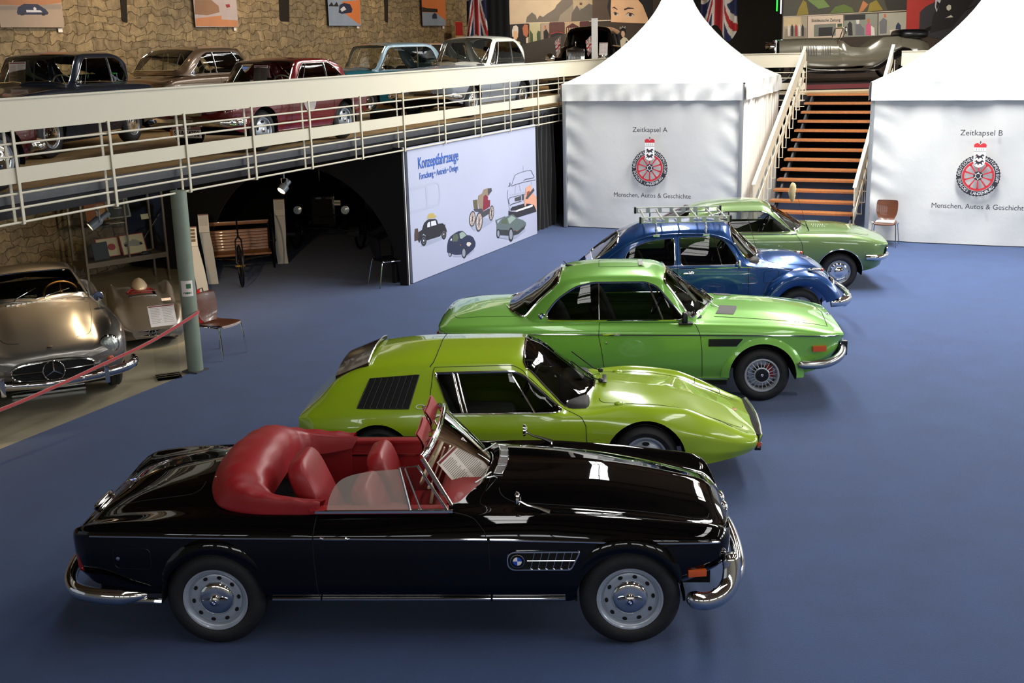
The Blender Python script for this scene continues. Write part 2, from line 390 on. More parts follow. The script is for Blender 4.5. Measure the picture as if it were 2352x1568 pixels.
def badge(mb_parent,loc,r,rot,name='roundel'):
    """blue and white quartered roundel with black ring, facing local -Y before rot; disc with four material slots"""
    V=[];F=[];I=[]
    n=24
    mb=MB(); 
    mb.mi=0; mb.lathe([(r,.0),(r,-.002),(r*.93,-.003)],n); mb.mi=1; mb.lathe([(r*.93,-.003),(r*.62,-.003)],n)
    for q in range(4):
        mb.mi=2 if q%2 else 3; k=len(mb.V); a0=q*pi/2
        pts=[(0,-.0035,0)]+[(r*.62*math.cos(a0+pi/2*j/6),-.0035,r*.62*math.sin(a0+pi/2*j/6)) for j in range(7)]
        mb.add(pts,[tuple(range(len(pts)))])
    return mb.build(name,None,mb_parent,False,loc=loc,rot=rot,mats=[CHROME,BLKP,WHITEP,BLUEP])
def wheels(root,style,Rt,Rr,w,pos,rimmat=SILVER,capmat=CHROME,badges=False,steer=0,only=None,holemat=None,capbadge=None):
    """pos: list of (x, y) of the outer wheel plane; near side is y<0"""
    ms=wheel_meshes(style,Rt,Rr,w)
    cache=[None]*4
    for (x,y) in pos:
        rz=0 if y<0 else pi; yc=y+(w/2 if y<0 else -w/2)
        if cache[0] is None:
            o=ms['tyre'].build('wheel',TYRE,root,loc=(x,yc,Rt),rot=(0,0,rz)); cache[0]=o.data
            rm=MB(); rm.V=list(ms['rim'].V); rm.F=list(ms['rim'].F); rm.I=[0]*len(rm.F); rm.mi=1; rm.add(ms['holes'].V,ms['holes'].F) if ms['holes'].V else None
            a=rm.build('rim',None,o,mats=[rimmat,holemat or DARK]); cache[1]=a.data
            b=ms['cap'].build('hub_cap',capmat,o); cache[2]=b.data
        else:
            o=link('wheel',cache[0],root,(x,yc,Rt),(0,0,rz)); link('rim',cache[1],o); link('hub_cap',cache[2],o)
        if badges: badge(o,(0,-w/2-.0385,0),.021,(0,0,0),'wheel_badge')
        elif style=='spoke' : badge(o,(0,-w/2-.002,0),.017,(0,0,0),'wheel_badge')
def wells(root,arches,yw,depth=.42,name='wheel_well',zmin=.25):
    """dark inner arch liners, both sides"""
    mb=MB()
    for (x,z,r) in arches:
        for q in (-1,1):
            y0=q*(yw-.03); y1=q*(yw-depth); prof=[(x+(r+.004)*math.cos(a),max(zmin,z+(r+.004)*math.sin(a))) for a in np.linspace(-.3,pi+.3,24)]
            mb.grid([[(px,y0,pz),(px,y1,pz)] for px,pz in prof]); mb.add([(px,y1,pz) for px,pz in prof],[tuple(range(len(prof)))])
    return build_each(mb,name,DARK,root,False)
def floorpan(root,x0,x1,hw,z0,z1,name='underbody',m=None):
    mb=MB(); mb.box(((x0+x1)/2,0,(z0+z1)/2),(x1-x0,2*hw,z1-z0)); return mb.build(name,m or DARK,root,False)
def text(name,s,size,m,parent,loc,rot,align='CENTER',extr=.001,font=None,sx=1,bold=0,serif=False):
    cu=bpy.data.curves.new(name,'FONT'); cu.body=s; cu.size=size; cu.align_x=align; cu.align_y='CENTER'; cu.extrude=extr; cu.offset=bold
    cu.resolution_u=3
    o=bpy.data.objects.new(name,cu); COL.objects.link(o)
    dg=bpy.context.evaluated_depsgraph_get(); me=bpy.data.meshes.new_from_object(o.evaluated_get(dg)); bpy.data.objects.remove(o); bpy.data.curves.remove(cu)
    me.materials.clear(); me.materials.append(m); me.name=name
    o=bpy.data.objects.new(name,me); COL.objects.link(o); o.parent=parent; o.location=loc; o.rotation_euler=rot; o.scale=(sx,1,1); return o
def sheet(name,parent,loc,rot,w,h,header=True,lines=14,label=None):
    """printed information sheet in local XZ facing -Y"""
    mb=MB(); mb.mi=0; mb.box((0,0,0),(w,.003,h)); mb.mi=1
    if header: mb.box((0,-.002,h/2-.045*h),(w*.94,.001,.045*h))
    mb.mi=2
    rr=random.Random(3)
    for c in (-1,1):
        for k in range(lines):
            z=h*.38-k*h*.78/lines; ww=w*.4*(rr.uniform(.75,1)); mb.box((c*w*.23-(w*.4-ww)/2,-.002,z),(ww,.001,h*.012))
    return mb.build(name,None,parent,False,loc=loc,rot=rot,mats=[PAPER,REDP,GREYP])
def steering(root,loc,r,tilt,m,n=28,name='steering_wheel'):
    mb=MB(); mb.tube([(0,r*math.cos(a),r*math.sin(a)) for a in np.linspace(0,2*pi,n,endpoint=False)],.011,8,True)
    for a in (R(210),R(330),R(90)): mb.tube([(0,0,0),(0,r*math.cos(a),r*math.sin(a))],.007)
    mb.lathe([(0,-.02),(.03,-.015),(.035,.01)],16,'X')
    return mb.build(name,m,root,loc=loc,rot=(0,tilt,0))

def lerpk(K,x,j): return float(pch([k[0] for k in K],[k[j] for k in K],[x])[0])
def cabin_skin(base,edge,cen,x0,x1,bulge=.02,crown=.62):
    """base/edge: (x,y,z) knots, cen: (x,z); returns a Skin with 6 lines"""
    xs=sorted(set([k[0] for k in base]+[k[0] for k in edge]+[k[0] for k in cen])|set(np.linspace(x0,x1,24).round(3)))
    L=[[] for _ in range(6)]
    for x in xs:
        yb,zb,ye,ze,zc=lerpk(base,x,1),lerpk(base,x,2),lerpk(edge,x,1),lerpk(edge,x,2),float(pch([k[0] for k in cen],[k[1] for k in cen],[x])[0])
        ye=min(ye,yb); ze=max(ze,zb+.001); zc=max(zc,ze+.002)
        h=min(1,(ze-zb)/.3)
        L[0].append((x,yb,zb)); L[1].append((x,(yb+ye)/2+bulge*h,(zb+ze)/2)); L[2].append((x,ye,ze)); L[3].append((x,ye*.90,ze+(zc-ze)*.45)); L[4].append((x,ye*crown*.85,ze+(zc-ze)*.84)); L[5].append((x,0,zc))
    return Skin(L,x0,x1,2.0)
def ringtrim(mb,skin,pts,mode,r,off,sides=(-1,1),flat=.6):
    for q in sides: mb.tube(skin.lift(pts,mode,off,q,.03,True),r,6,True,flat=flat)
def interior(root,x0,x1,hw,seats,zf=.25,m=None,wheelat=None,zb=.8,wheelm=None,zs=.38,h=.62,rear=None):
    m=m or mat('dark_interior','#14130f',.7)
    mb=MB(); mb.box(((x0+x1)/2,0,zf),(x1-x0,2*hw,.03)); 
    mb.build('cabin_floor',m,root,False)
    for x,y in seats: seat(x,y,h=h,z0=zs,m=m,parent=root)
    if rear: seat(rear,0,'rear_seat',m=m,w_=1.1,h=.5,z0=zs+.05,parent=root)
    mb=MB(); mb.sell((x1+.05,0,zb-.05),(.16,hw,.13),.4,.4); mb.build('dashboard',m,root,True)
    if wheelat: steering(root,wheelat,.19,R(-62)+pi/2,wheelm or TRIMBLK)
def seat(x,y,name='seat',m=None,tilt=-24,h=.62,w_=.50,z0=.42,parent=None,hz=.5):
    o=empty(name,(x,y,z0)); o.parent=parent
    mb=MB(); mb.sell((.28,0,.10),(.30,w_/2,.10),.5,.45); mb.build('cushion',m,o,True)
    mb=MB(); mb.sell((-.06,0,h*.5+.02),(.085,w_/2,h/2+.02),.45,.42,rot=(0,R(tilt),0),nu=24,nv=16); mb.build('backrest',m,o,True)
    return o
# ---------------- the hall ----------------
GA=R(65.2); GU=Vector((math.cos(GA),math.sin(GA),0)); GN=Vector((-math.sin(GA),math.cos(GA),0)); GC=Vector((-4.096,14.2,0)); DECK=2.60
def G(s,N,z=0): return GC+GU*s+GN*N+Vector((0,0,z))
def struct(o): o['kind']='structure'; return o
CONC=mat('sealed_concrete','#a59c84',.32,noise=.35,nscale=1.1,bump=.05,bscale=14,spec=.5)
CARPET=mat('blue_carpet','#233d6a',.95,noise=.12,nscale=2.2,bump=.35,bscale=180,sheen=.15)
def stone_mat(name,c1,c2,sx=1.0):
    m=bpy.data.materials.new(name); m.use_nodes=True; nt=m.node_tree; L=nt.links; b=nt.nodes['Principled BSDF']; b.inputs['Roughness'].default_value=.9
    N=nt.nodes.new
    tc=N('ShaderNodeTexCoord'); nz=N('ShaderNodeTexNoise'); nz.inputs['Scale'].default_value=2.6; nz.inputs['Detail'].default_value=6; L.new(tc.outputs['Object'],nz.inputs['Vector'])
    sub=N('ShaderNodeVectorMath'); sub.operation='SUBTRACT'; L.new(nz.outputs['Color'],sub.inputs[0]); sub.inputs[1].default_value=(.5,.5,.5)
    sca=N('ShaderNodeVectorMath'); sca.operation='SCALE'; sca.inputs['Scale'].default_value=.42; L.new(sub.outputs[0],sca.inputs[0])
    add=N('ShaderNodeVectorMath'); add.operation='ADD'; L.new(tc.outputs['Object'],add.inputs[0]); L.new(sca.outputs[0],add.inputs[1])
    sx_=N('ShaderNodeSeparateXYZ'); L.new(add.outputs[0],sx_.inputs[0]); cx_=N('ShaderNodeCombineXYZ'); L.new(sx_.outputs[0],cx_.inputs[0]); L.new(sx_.outputs[2],cx_.inputs[1])
    br=N('ShaderNodeTexBrick'); L.new(cx_.outputs[0],br.inputs['Vector']); br.inputs['Scale'].default_value=1; br.inputs['Brick Width'].default_value=.36; br.inputs['Row Height'].default_value=.155; br.inputs['Mortar Size'].default_value=.009; br.inputs['Mortar Smooth'].default_value=.9; br.inputs['Bias'].default_value=0; br.squash=.75; br.squash_frequency=3; br.offset=.37
    br.inputs['Color1'].default_value=(0,0,0,1); br.inputs['Color2'].default_value=(1,1,1,1); br.inputs['Mortar'].default_value=(.5,.5,.5,1)
    cr=N('ShaderNodeMath'); cr.operation='SUBTRACT'; cr.inputs[0].default_value=1; L.new(br.outputs['Fac'],cr.inputs[1])
    n2=N('ShaderNodeTexNoise'); n2.inputs['Scale'].default_value=7; n2.inputs['Detail'].default_value=8; n2.inputs['Roughness'].default_value=.65; L.new(add.outputs[0],n2.inputs['Vector'])
    n3=N('ShaderNodeTexNoise'); n3.inputs['Scale'].default_value=.55; n3.inputs['Detail'].default_value=2; L.new(tc.outputs['Object'],n3.inputs['Vector'])
    sep=N('ShaderNodeSeparateColor'); L.new(br.outputs['Color'],sep.inputs[0])
    mx=N('ShaderNodeMix'); mx.data_type='RGBA'; L.new(sep.outputs[0],mx.inputs[0]); mx.inputs[6].default_value=lin(c1); mx.inputs[7].default_value=lin(c2)
    mm=N('ShaderNodeMix'); mm.data_type='RGBA'; mm.blend_type='MULTIPLY'; mm.inputs[0].default_value=.75; L.new(mx.outputs[2],mm.inputs[6]); 
    r2=N('ShaderNodeValToRGB'); r2.color_ramp.elements[0].position=.3; r2.color_ramp.elements[0].color=(.25,.23,.2,1); r2.color_ramp.elements[1].position=.62; r2.color_ramp.elements[1].color=(1,1,1,1); L.new(n2.outputs[0],r2.inputs[0]); L.new(r2.outputs[0],mm.inputs[7])
    m3=N('ShaderNodeMix'); m3.data_type='RGBA'; m3.blend_type='MULTIPLY'; m3.inputs[0].default_value=.65; L.new(mm.outputs[2],m3.inputs[6]); gm=N('ShaderNodeValToRGB'); gm.color_ramp.elements[0].color=(.42,.37,.29,1); L.new(cr.outputs[0],gm.inputs[0]); L.new(gm.outputs[0],m3.inputs[7])
    L.new(m3.outputs[2],b.inputs['Base Color'])
    ma=N('ShaderNodeMath'); ma.operation='MULTIPLY_ADD'; L.new(n2.outputs[0],ma.inputs[0]); ma.inputs[1].default_value=.55; L.new(cr.outputs[0],ma.inputs[2])
    bp=N('ShaderNodeBump'); bp.inputs['Strength'].default_value=.75; bp.inputs['Distance'].default_value=.05; L.new(ma.outputs[0],bp.inputs['Height']); L.new(bp.outputs[0],b.inputs['Normal'])
    return m
STONE=stone_mat('rubble_stone','#a8946f','#8c7c60'); 
CEILM=mat('ceiling_timber','#6b5136',.7,noise=.35,nscale=2,stretch=(1,12,1)); WALLD=mat('dark_wall_paint','#17140f',.8,noise=.2); WALLW=mat('plaster','#b9b2a2',.8,noise=.15,nscale=1)
BEIGE=mat('cream_railing_paint','#d0c8b2',.45)
GREYS=mat('grey_fascia','#4a4b4f',.5,noise=.2); TAN=mat('deck_floor','#bd9c6c',.6,noise=.25,nscale=3)
WOODW=mat('tread_wood','#a2683c',.4,noise=.25,nscale=3,stretch=(1,14,14),coat=.2)
# floor, carpet
mb=MB(); mb.box((3,15.5,-.11),(44,56,.2)); struct(mb.build('floor',CONC,None,False))
mb=MB(); e0=G(-22,0); e1=G(0,0); e2=G(9.5,2.2+9.5*.17)
cp=[e0,e1,Vector((-4.9,17.0,0)),Vector((-8.6,30,0)),Vector((0,39,0)),Vector((24,39,0)),Vector((24,-11,0)),Vector((-12,-11,0))]
mb.poly([p+Vector((0,0,-.0095)) for p in cp],(0,0,.0095)); struct(mb.build('floor_carpet',CARPET,None,False))
# stone wall
mb=MB(); mb.box((8,.3,3.4),(34,.6,9.6)); o=mb.build('wall_left',STONE,None,False,loc=G(-6,6.2,0),rot=(0,0,GA)); o.location=G(0,6.2,0)+GN*0; struct(o)
# putlog slots in the stone wall (dark slabs set in the wall, recess shade put into their colour)
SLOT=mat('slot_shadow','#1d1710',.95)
# back walls, right wall, wall behind, ceiling
mb=MB(); mb.box((0,0,4),(70,.3,9)); struct(mb.build('wall_back',WALLD,None,False,loc=(4,41.2,0),rot=(0,0,R(0))))
mb=MB(); mb.box((0,0,4),(.3,56,9)); struct(mb.build('wall_right',WALLW,None,False,loc=(16.1,16,0)))
mb=MB(); mb.box((0,0,4),(44,.3,9)); struct(mb.build('wall_front',WALLW,None,False,loc=(3,-6.2,0)))
mb=MB(); mb.box((3,15.5,CEIL+.15),(44,56,.3)); struct(mb.build('ceiling',CEILM,None,False))
mb=MB()
for k in range(11): mb.box((3,-4+k*4,CEIL-.16),(40,.22,.32))
struct(mb.build('trim_1',mat('beam_wood','#4d3a28',.7,noise=.3,nscale=3),None,False))
# window frames and mullions
def winframe(name,loc,rot,a,b,nx,ny):
    mb=MB(); t=.06
    for x in np.linspace(-a/2,a/2,nx+1): mb.box((x,0,0),(t,.07,b+t))
    for z in np.linspace(-b/2,b/2,ny+1): mb.box((0,0,z),(a+t,.07,t))
    struct(mb.build(name,TRIMBLK,None,False,loc=loc,rot=rot))
k=1
for x,y,a,b,p in SKY: winframe('window_%d'%k,(x,y,CEIL-.14),(R(90),0,R(-3)),a,b,1 if a<1 else 2,6); k+=1
for x,y in WIN: winframe('window_%d'%k,(x,y+.16,4.9),(0,0,0),2.6,1.5,3,1); k+=1
for y in RW: winframe('window_%d'%k,(15.78,y,4.6),(0,0,R(90)),3.2,2.4,4,2); k+=1
# gallery deck (stone-side hall and the stage beyond the stairs)
mb=MB(); dk=[G(-9,.15),G(17.86,.15),G(17.86,-12),G(30,-12),G(30,6.2),G(-9,6.2)]
mb.poly([p+Vector((0,0,DECK-.03)) for p in dk],(0,0,.03)); struct(mb.build('floor_gallery',TAN,None,False))
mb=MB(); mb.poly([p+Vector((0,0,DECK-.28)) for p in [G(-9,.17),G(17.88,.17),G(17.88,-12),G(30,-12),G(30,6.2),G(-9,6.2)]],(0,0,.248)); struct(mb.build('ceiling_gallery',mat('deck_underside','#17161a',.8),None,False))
mb=MB(); mb.box(((16.9-9)/2,.14,DECK-.06),(25.9,.02,.13)); o=mb.build('trim_2',GREYS,None,False); o.location=GC; o.rotation_euler=(0,0,GA); struct(o)
# ---------------- gallery railing: two boards, tubes and doubled uprights ----------------
def railing(name,label,s0,s1,posts,T,slots=None,group=None):
    """T maps local (s, out, z) to world; local x along the rail"""
    r=empty(name,T[0],T[1],label,'railing')
    L=s1-s0; m=(s0+s1)/2
    mb=MB(); mb.box((m,-.03,3.40),(L,.02,.33)); mb.box((m,-.03,3.565),(L,.07,.02)); mb.build('top_board',BEIGE,r)
    mb=MB(); mb.box((m,-.03,2.785),(L,.02,.16)); mb.build('middle_board',BEIGE,r)
    for z in (3.11,2.98,2.60,2.45,2.30):
        mb=MB(); mb.tube([(s0,-.03,z),(s1,-.03,z)],.013,8); mb.build('rail_tube',BEIGE,r)
    for s in posts:
        mb=MB(); mb.box((s,-.055,2.765),(.035,.012,.97)); mb.box((s,.075,2.765),(.035,.012,.97)); mb.box((s,.01,2.282),(.035,.13,.012)); mb.box((s,.01,3.24),(.035,.13,.012)); mb.build('upright',BEIGE,r)
    return r
POSTS=[-5.2,-3.82,-2.45,-1.09,.20,1.55,2.89,4.28,5.61,7.06,8.51,9.85,11.26,12.7,14.1,15.5,16.9]
railing('gallery_railing','long cream railing of boards and tubes along the gallery edge',-8.5,17.7,POSTS,(GC,GA))
railing('gallery_railing','short cream railing between left tent roof and staircase head',.1,4.35,[.15,1.5,2.9,4.2],(G(17.72,0.0),GA-pi/2))
railing('gallery_railing','short cream railing behind the right tent roof',6.55,11.8,[6.6,8.0,9.4,10.8],(G(17.72,0.0),GA-pi/2))
# column
r=empty('support_column',G(0.02,.0),GA,'round grey green steel column carrying the gallery edge','column')
mb=MB(); mb.lathe([(0,0),(.1,0),(.1,2.32),(0,2.32)],32,'Z'); mb.build('shaft',mat('column_green','#7d8878',.45,noise=.1,nscale=5),r)
mb=MB(); mb.box((0,0,.008),(.24,.24,.016)); mb.build('base_plate',GREYS,r)
mb=MB(); mb.mi=0
V=[(.1015*math.sin(a),-.1015*math.cos(a),z) for z in (1.0,1.2) for a in np.linspace(-.75,.75,9)]
mb.add(V,[(i,i+1,i+10,i+9) for i in range(8)]); mb.mi=1
V=[(.1020*math.sin(a),-.1020*math.cos(a),z) for z in (1.10,1.16) for a in np.linspace(-.1,.5,5)]; mb.add(V,[(i,i+1,i+6,i+5) for i in range(4)])
V=[(.1020*math.sin(a),-.1020*math.cos(a),z) for z in (1.03,1.055) for a in np.linspace(-.5,.5,5)]; mb.add(V,[(i,i+1,i+6,i+5) for i in range(4)])
mb.build('notice_sticker',None,r,mats=[PAPER,mat('green_print','#3c6b46',.5)],rot=(0,0,-GA+R(12)))
# ---------------- black cabriolet ----------------
def car_root(name,label,x,y,yaw,z=0,group=None): return empty(name,(x,y,z),yaw,label,'car',group)
c503=car_root('black_cabriolet','black open cabriolet with red leather cabin and silver perforated wheels, nearest car',-2.0409,7.9556+.0005,R(-2.843))
PBLK=mat('black_paint','#030304',.2,coat=1,coatr=.02,spec=.0); RED=mat('red_leather','#8e1c20',.42,noise=.12,nscale=3,bump=.12,bscale=9,spec=.4); REDD=mat('red_panel','#7d1a1f',.5,noise=.1)
IVORY=mat('ivory_plastic','#d8ccaa',.3,coat=.4)
L=[ # sill, lower, waist, belt, fender crown, valley, hood, centre
 [(-1.13,.0,.45),(-1.05,.38,.44),(-.95,.60,.43),(-.85,.68,.42),(-.4,.74,.38),(.3,.76,.33),(2.4,.76,.32),(2.9,.74,.36),(3.2,.68,.42),(3.42,.58,.48),(3.50,.45,.52),(3.56,.2,.55)],
 [(-1.13,.0,.5),(-1.05,.5,.52),(-.95,.70,.54),(-.85,.76,.54),(-.4,.83,.5),(.3,.85,.48),(2.4,.85,.48),(2.9,.84,.5),(3.2,.80,.53),(3.42,.72,.56),(3.50,.62,.58),(3.56,.22,.6)],
 [(-1.13,.0,.54),(-1.05,.52,.62),(-.95,.73,.68),(-.85,.79,.70),(-.4,.835,.7),(.3,.85,.68),(2.4,.85,.67),(2.9,.845,.66),(3.2,.82,.66),(3.42,.77,.66),(3.50,.68,.66),(3.56,.24,.64)],
 [(-1.13,.0,.58),(-1.05,.52,.70),(-.95,.735,.79),(-.85,.785,.825),(-.4,.825,.835),(.3,.84,.83),(2.0,.84,.805),(2.5,.838,.79),(2.9,.83,.775),(3.2,.81,.765),(3.42,.775,.755),(3.50,.69,.74),(3.56,.26,.68)],
 [(-1.13,.0,.60),(-1.05,.50,.735),(-.95,.70,.845),(-.85,.735,.885),(-.4,.75,.92),(.3,.745,.935),(.9,.735,.93),(1.6,.74,.945),(2.2,.735,.945),(2.6,.725,.925),(2.9,.715,.90),(3.2,.70,.865),(3.42,.68,.835),(3.50,.64,.79),(3.56,.26,.70)],
 [(-1.13,.0,.61),(-1.05,.40,.74),(-.95,.56,.80),(-.85,.58,.85),(-.4,.60,.92),(.3,.64,.97),(.9,.66,.97),(1.6,.64,.965),(2.2,.58,.93),(2.6,.56,.89),(2.9,.55,.855),(3.2,.53,.81),(3.42,.50,.76),(3.50,.46,.73),(3.56,.24,.71)],
 [(-1.13,.0,.62),(-1.05,.22,.745),(-.95,.30,.80),(-.85,.32,.875),(-.4,.34,1.01),(.3,.38,1.08),(.9,.40,1.08),(1.6,.42,1.055),(2.0,.38,1.04),(2.6,.34,1.0),(2.9,.32,.955),(3.2,.29,.895),(3.42,.25,.84),(3.50,.20,.79),(3.56,.14,.72)],
 [(-1.13,0,.63),(-1.05,0,.75),(-.95,0,.81),(-.85,0,.885),(-.4,0,1.045),(.3,0,1.13),(.9,0,1.13),(1.6,0,1.12),(2.0,0,1.075),(2.6,0,1.045),(2.9,0,1.0),(3.2,0,.94),(3.42,0,.88),(3.50,0,.82),(3.56,0,.73)]]
sk=Skin(L,-1.13,3.56,3.0)
WB=2.835
def archpts(cx,cz,r,z0=-.1,n=26): return [(cx+r*math.cos(a),cz+r*math.sin(a)) for a in np.linspace(-.7,pi+.7,n)]
A=[(0,.345,.368),(WB,.345,.368)]
regs=[('arch',archpts(*A[0]),'xz',None),('arch',archpts(*A[1]),'xz',None),
 ('cockpit',[(.05,-.001),(.06,.45),(.12,.60),(.25,.665),(1.55,.655),(1.68,.60),(1.84,.4),(1.90,-.001)],'xy',None),
 ('bonnet',rpoly([(1.98,-.001),(1.95,.50),(2.05,.55),(3.30,.485),(3.40,.44),(3.43,-.001)],[0,.12,.1,.1,.1,0]),'xy',PBLK),
 ('boot_lid',rpoly([(-.16,-.001),(-.12,.48),(-.9,.44),(-.98,-.001)],[0,.12,.12,0]),'xy',PBLK),
 ('door',[(.735,.36),(.72,.6),(.715,.83),(.735,.975),(1.60,.975),(1.75,.955),(1.86,.88),(1.89,.80),(1.90,.36)],'xz',PBLK,True)]
# door top edge sits on the crown: use uv polygon so that it reaches line 4.3
uvd=sk.inv([(.735,.345),(.72,.6),(.715,.80)],'xz')+[(.735,4.4),(1.62,4.4),(1.70,4.1),(1.80,3.75),(1.87,3.3)]+sk.inv([(1.895,.78),(1.90,.6),(1.905,.345)],'xz')
regs[-1]=('door',uvd,'uv',PBLK,True)
res=sk.build(c503,regs,PBLK,dx=.045,dv=.2)
mb=MB()
for q in (-1,1):
    for pts,mode in ((uvd,'uv'),): mb.tube(sk.lift(pts[:-1],'uv',-.0015,q,.04),.0035,6)
curve_tube(mb,sk,regs[3][1][1:-1],'xy',.0035,-.001); curve_tube(mb,sk,regs[4][1][1:-1],'xy',.0035,-.001)
build_each(mb,'panel_gap',DARK,c503)
mb=MB(); curve_tube(mb,sk,[(-.82,.838),(.715,.823)],'xz',.008,.003); curve_tube(mb,sk,[(.725,.823),(1.885,.808)],'xz',.008,.003); curve_tube(mb,sk,[(1.905,.808),(2.5,.79),(3.43,.757)],'xz',.008,.003); build_each(mb,'side_moulding',CHROME,c503)
for a,b in ((.40,.735),(.745,1.895),(1.91,2.40)):
    mb=MB(); curve_tube(mb,sk,[(a,.362),(b,.362)],'xz',.016,.008,flat=.9,n=10); build_each(mb,'sill_moulding',CHROME,c503)
wells(c503,A,.83,.5,zmin=.34); floorpan(c503,.37,2.46,.60,.25,.36); mb=MB(); mb.box((-.62,0,.4),(.5,1.2,.2)); mb.box((3.2,0,.43),(.4,1.1,.16)); build_each(mb,'underbody',DARK,c503,False)
# wheel arch eyebrows
mb=MB()
for cx,lean in ((0,.06),(WB,-.06)):
    for q in (-1,1):
        G0=[];G1=[]
        for t in np.linspace(0,1,17):
            a=pi*(1-t)*.78+pi*.11; w_=math.sin(pi*t)**.7
            x=cx+lean*0.3+.41*math.cos(a); z=.345+.385*math.sin(a)*1.0+.012; yb=.842
            row=[]
            for s_ in np.linspace(0,1,6):
                rr=.37+.12*w_*s_; row.append((cx+lean*.4+rr*1.02*math.cos(a),q*(yb-.01+.045*w_*math.sin(pi*min(1,s_*.9+.1))**.8*(1-s_*.55)),.345+rr*math.sin(a)))
            G0.append(row)
        mb.grid(G0,flip=(q==1))
build_each(mb,'arch_brow',PBLK,c503,True)
wheels(c503,'steel',.345,.222,.165,[(0,-.79),(WB,-.79),(0,.79),(WB,.79)],badges=True,rimmat=mat('wheel_silver','#aeb6c2',.35,.35,coat=.5))
# side vent
for q in (-1,1):
    vt=MB(); P=rpoly([(2.02,.60),(2.44,.60),(2.50,.725),(2.02,.725)],[.06,.02,.02,.06]); Q=sk.lift(P,'xz',.008,q,.03,True); vt.tube(Q,.008,6,True); o=vt.build('side_vent',CHROME,c503)
    pn=MB(); pn.add(sk.lift(P,'xz',.003,q,.05,True),[tuple(range(len(sk.lift(P,'xz',.003,q,.05,True))))]); pn.build('vent_mesh',DARK,o,False)
    bb=MB(); bb.tube(sk.lift([(2.15,.665),(2.47,.665)],'xz',.01,q),.004)
    for k in range(6): bb.tube(sk.lift([(2.17+.05*k,.605),(2.20+.05*k,.72)],'xz',.009,q),.003)
    bb.build('vent_bar',CHROME,o)
    p=sk.lift([(2.085,.665),(2.09,.665)],'xz',.016,q)[0]; badge(o,p,.048,(0,0,0 if q<0 else pi),'vent_roundel')
# indicators, handles, fuel flap, lamps
for q in (-1,1):
    mb=MB(); mb.box((3.28,q*.80,.545),(.125,.03,.048),rot=(0,0,q*-R(9)),bev=.006); mb.build('side_marker_lamp',AMBER,c503)
    mb=MB(); a=sk.lift([(.80,.915),(.95,.918)],'xz',.02,q)
    mb.tube([sk.lift([(.775,.913),(.78,.913)],'xz',.0,q)[0]]+a+[sk.lift([(.97,.918),(.975,.918)],'xz',.004,q)[0]],[.012]+[.010]*len(a)+[.004],8); mb.build('door_handle',CHROME,c503)
mb=MB(); curve_tube(mb,sk,rpoly([(-.66,.60),(-.40,.60),(-.40,.75),(-.66,.75)],.04),'xz',.002,.0,(-1,),True); mb.build('fuel_flap_gap',TRIMBLK,c503)
mb=MB(); mb.lathe([(0,-.006),(.013,-.004),(.013,.01)],14,'Y',c=sk.lift([(-.63,.675),(-.62,.675)],'xz',0,-1)[0]); mb.build('fuel_flap_lock',CHROME,c503)
# bumpers
rb=MB(); P=smoothline([(-.46,-.82,.40),(-.62,-.87,.41),(-.85,-.86,.43),(-1.0,-.76,.44),(-1.10,-.5,.45),(-1.14,0,.46),(-1.10,.5,.45),(-1.0,.76,.44),(-.85,.86,.43),(-.62,.87,.41),(-.46,.82,.40)],6); n_=len(P)
rb.tube(P,[.012+.033*min(1,min(i,n_-1-i)/6) for i in range(n_)],10,flat=1.25); rb.tube([(-.75,-.8,.36),(-.42,-.84,.37),(-.35,-.84,.365)],.02,8); rb.build('rear_bumper',CHROME,c503)
fb=MB(); P=smoothline([(3.22,-.80,.365),(3.32,-.84,.36),(3.42,-.83,.385),(3.50,-.78,.45),(3.52,-.74,.56),(3.50,-.72,.65)],6)
fb.tube(P,[.03,.04,.05]+[.058]*(len(P)-6)+[.055,.045,.03],10,flat=1.1)
fb.tube([(x,-y,z) for x,y,z in P],[.03,.04,.05]+[.058]*(len(P)-6)+[.055,.045,.03],10,flat=1.1)
fb.tube(smoothline([(3.48,-.76,.42),(3.60,-.5,.42),(3.64,0,.42),(3.60,.5,.42),(3.48,.76,.42)],5),.05,10); fb.build('front_bumper',CHROME,c503)
for q in (-1,1):
    mb=MB(); mb.lathe([(.0,.03),(.06,.02),(.09,.0),(.098,-.02)],24,'X',c=(3.47,q*.62,.70)); mb.build('headlamp',CHROME,c503)
    mb=MB(); mb.sell((-.93,q*.70,.62),(.03,.035,.09)); mb.build('tail_lamp',REDL,c503)
    mb=MB(); mb.sell((3.55,q*.09,.62),(.03,.07,.14)); mb.build('kidney_grille',CHROME,c503)
mb=MB(); mb.sell((-1.045,0,.765),(.03,.16,.022),rot=(0,R(-40),0)); mb.build('boot_handle',CHROME,c503); badge(c503,tuple(sk.P(np.array([-.80]),np.array([7.]))[0]+np.array([0,0,.012])),.04,(R(-90),R(0),R(90)),'boot_roundel')
# mirrors on the fenders
for q in (-1,1):
    b0=Vector(sk.lift([(2.28,.70),(2.281,.70)],'xy',0,q)[0])
    mb=MB(); mb.tube([b0+Vector((.02,0,0)),b0+Vector((-.05,0,.03)),b0+Vector((-.13,0,.055)),b0+Vector((-.18,0,.085))],[.02,.012,.008,.008],8)
    mb.lathe([(0,-.006),(.03,-.008),(.05,.0),(.044,.018),(.02,.03),(0,.034)],24,'X',c=b0+Vector((-.2,0,.10))); mb.build('fender_mirror',CHROME,c503)
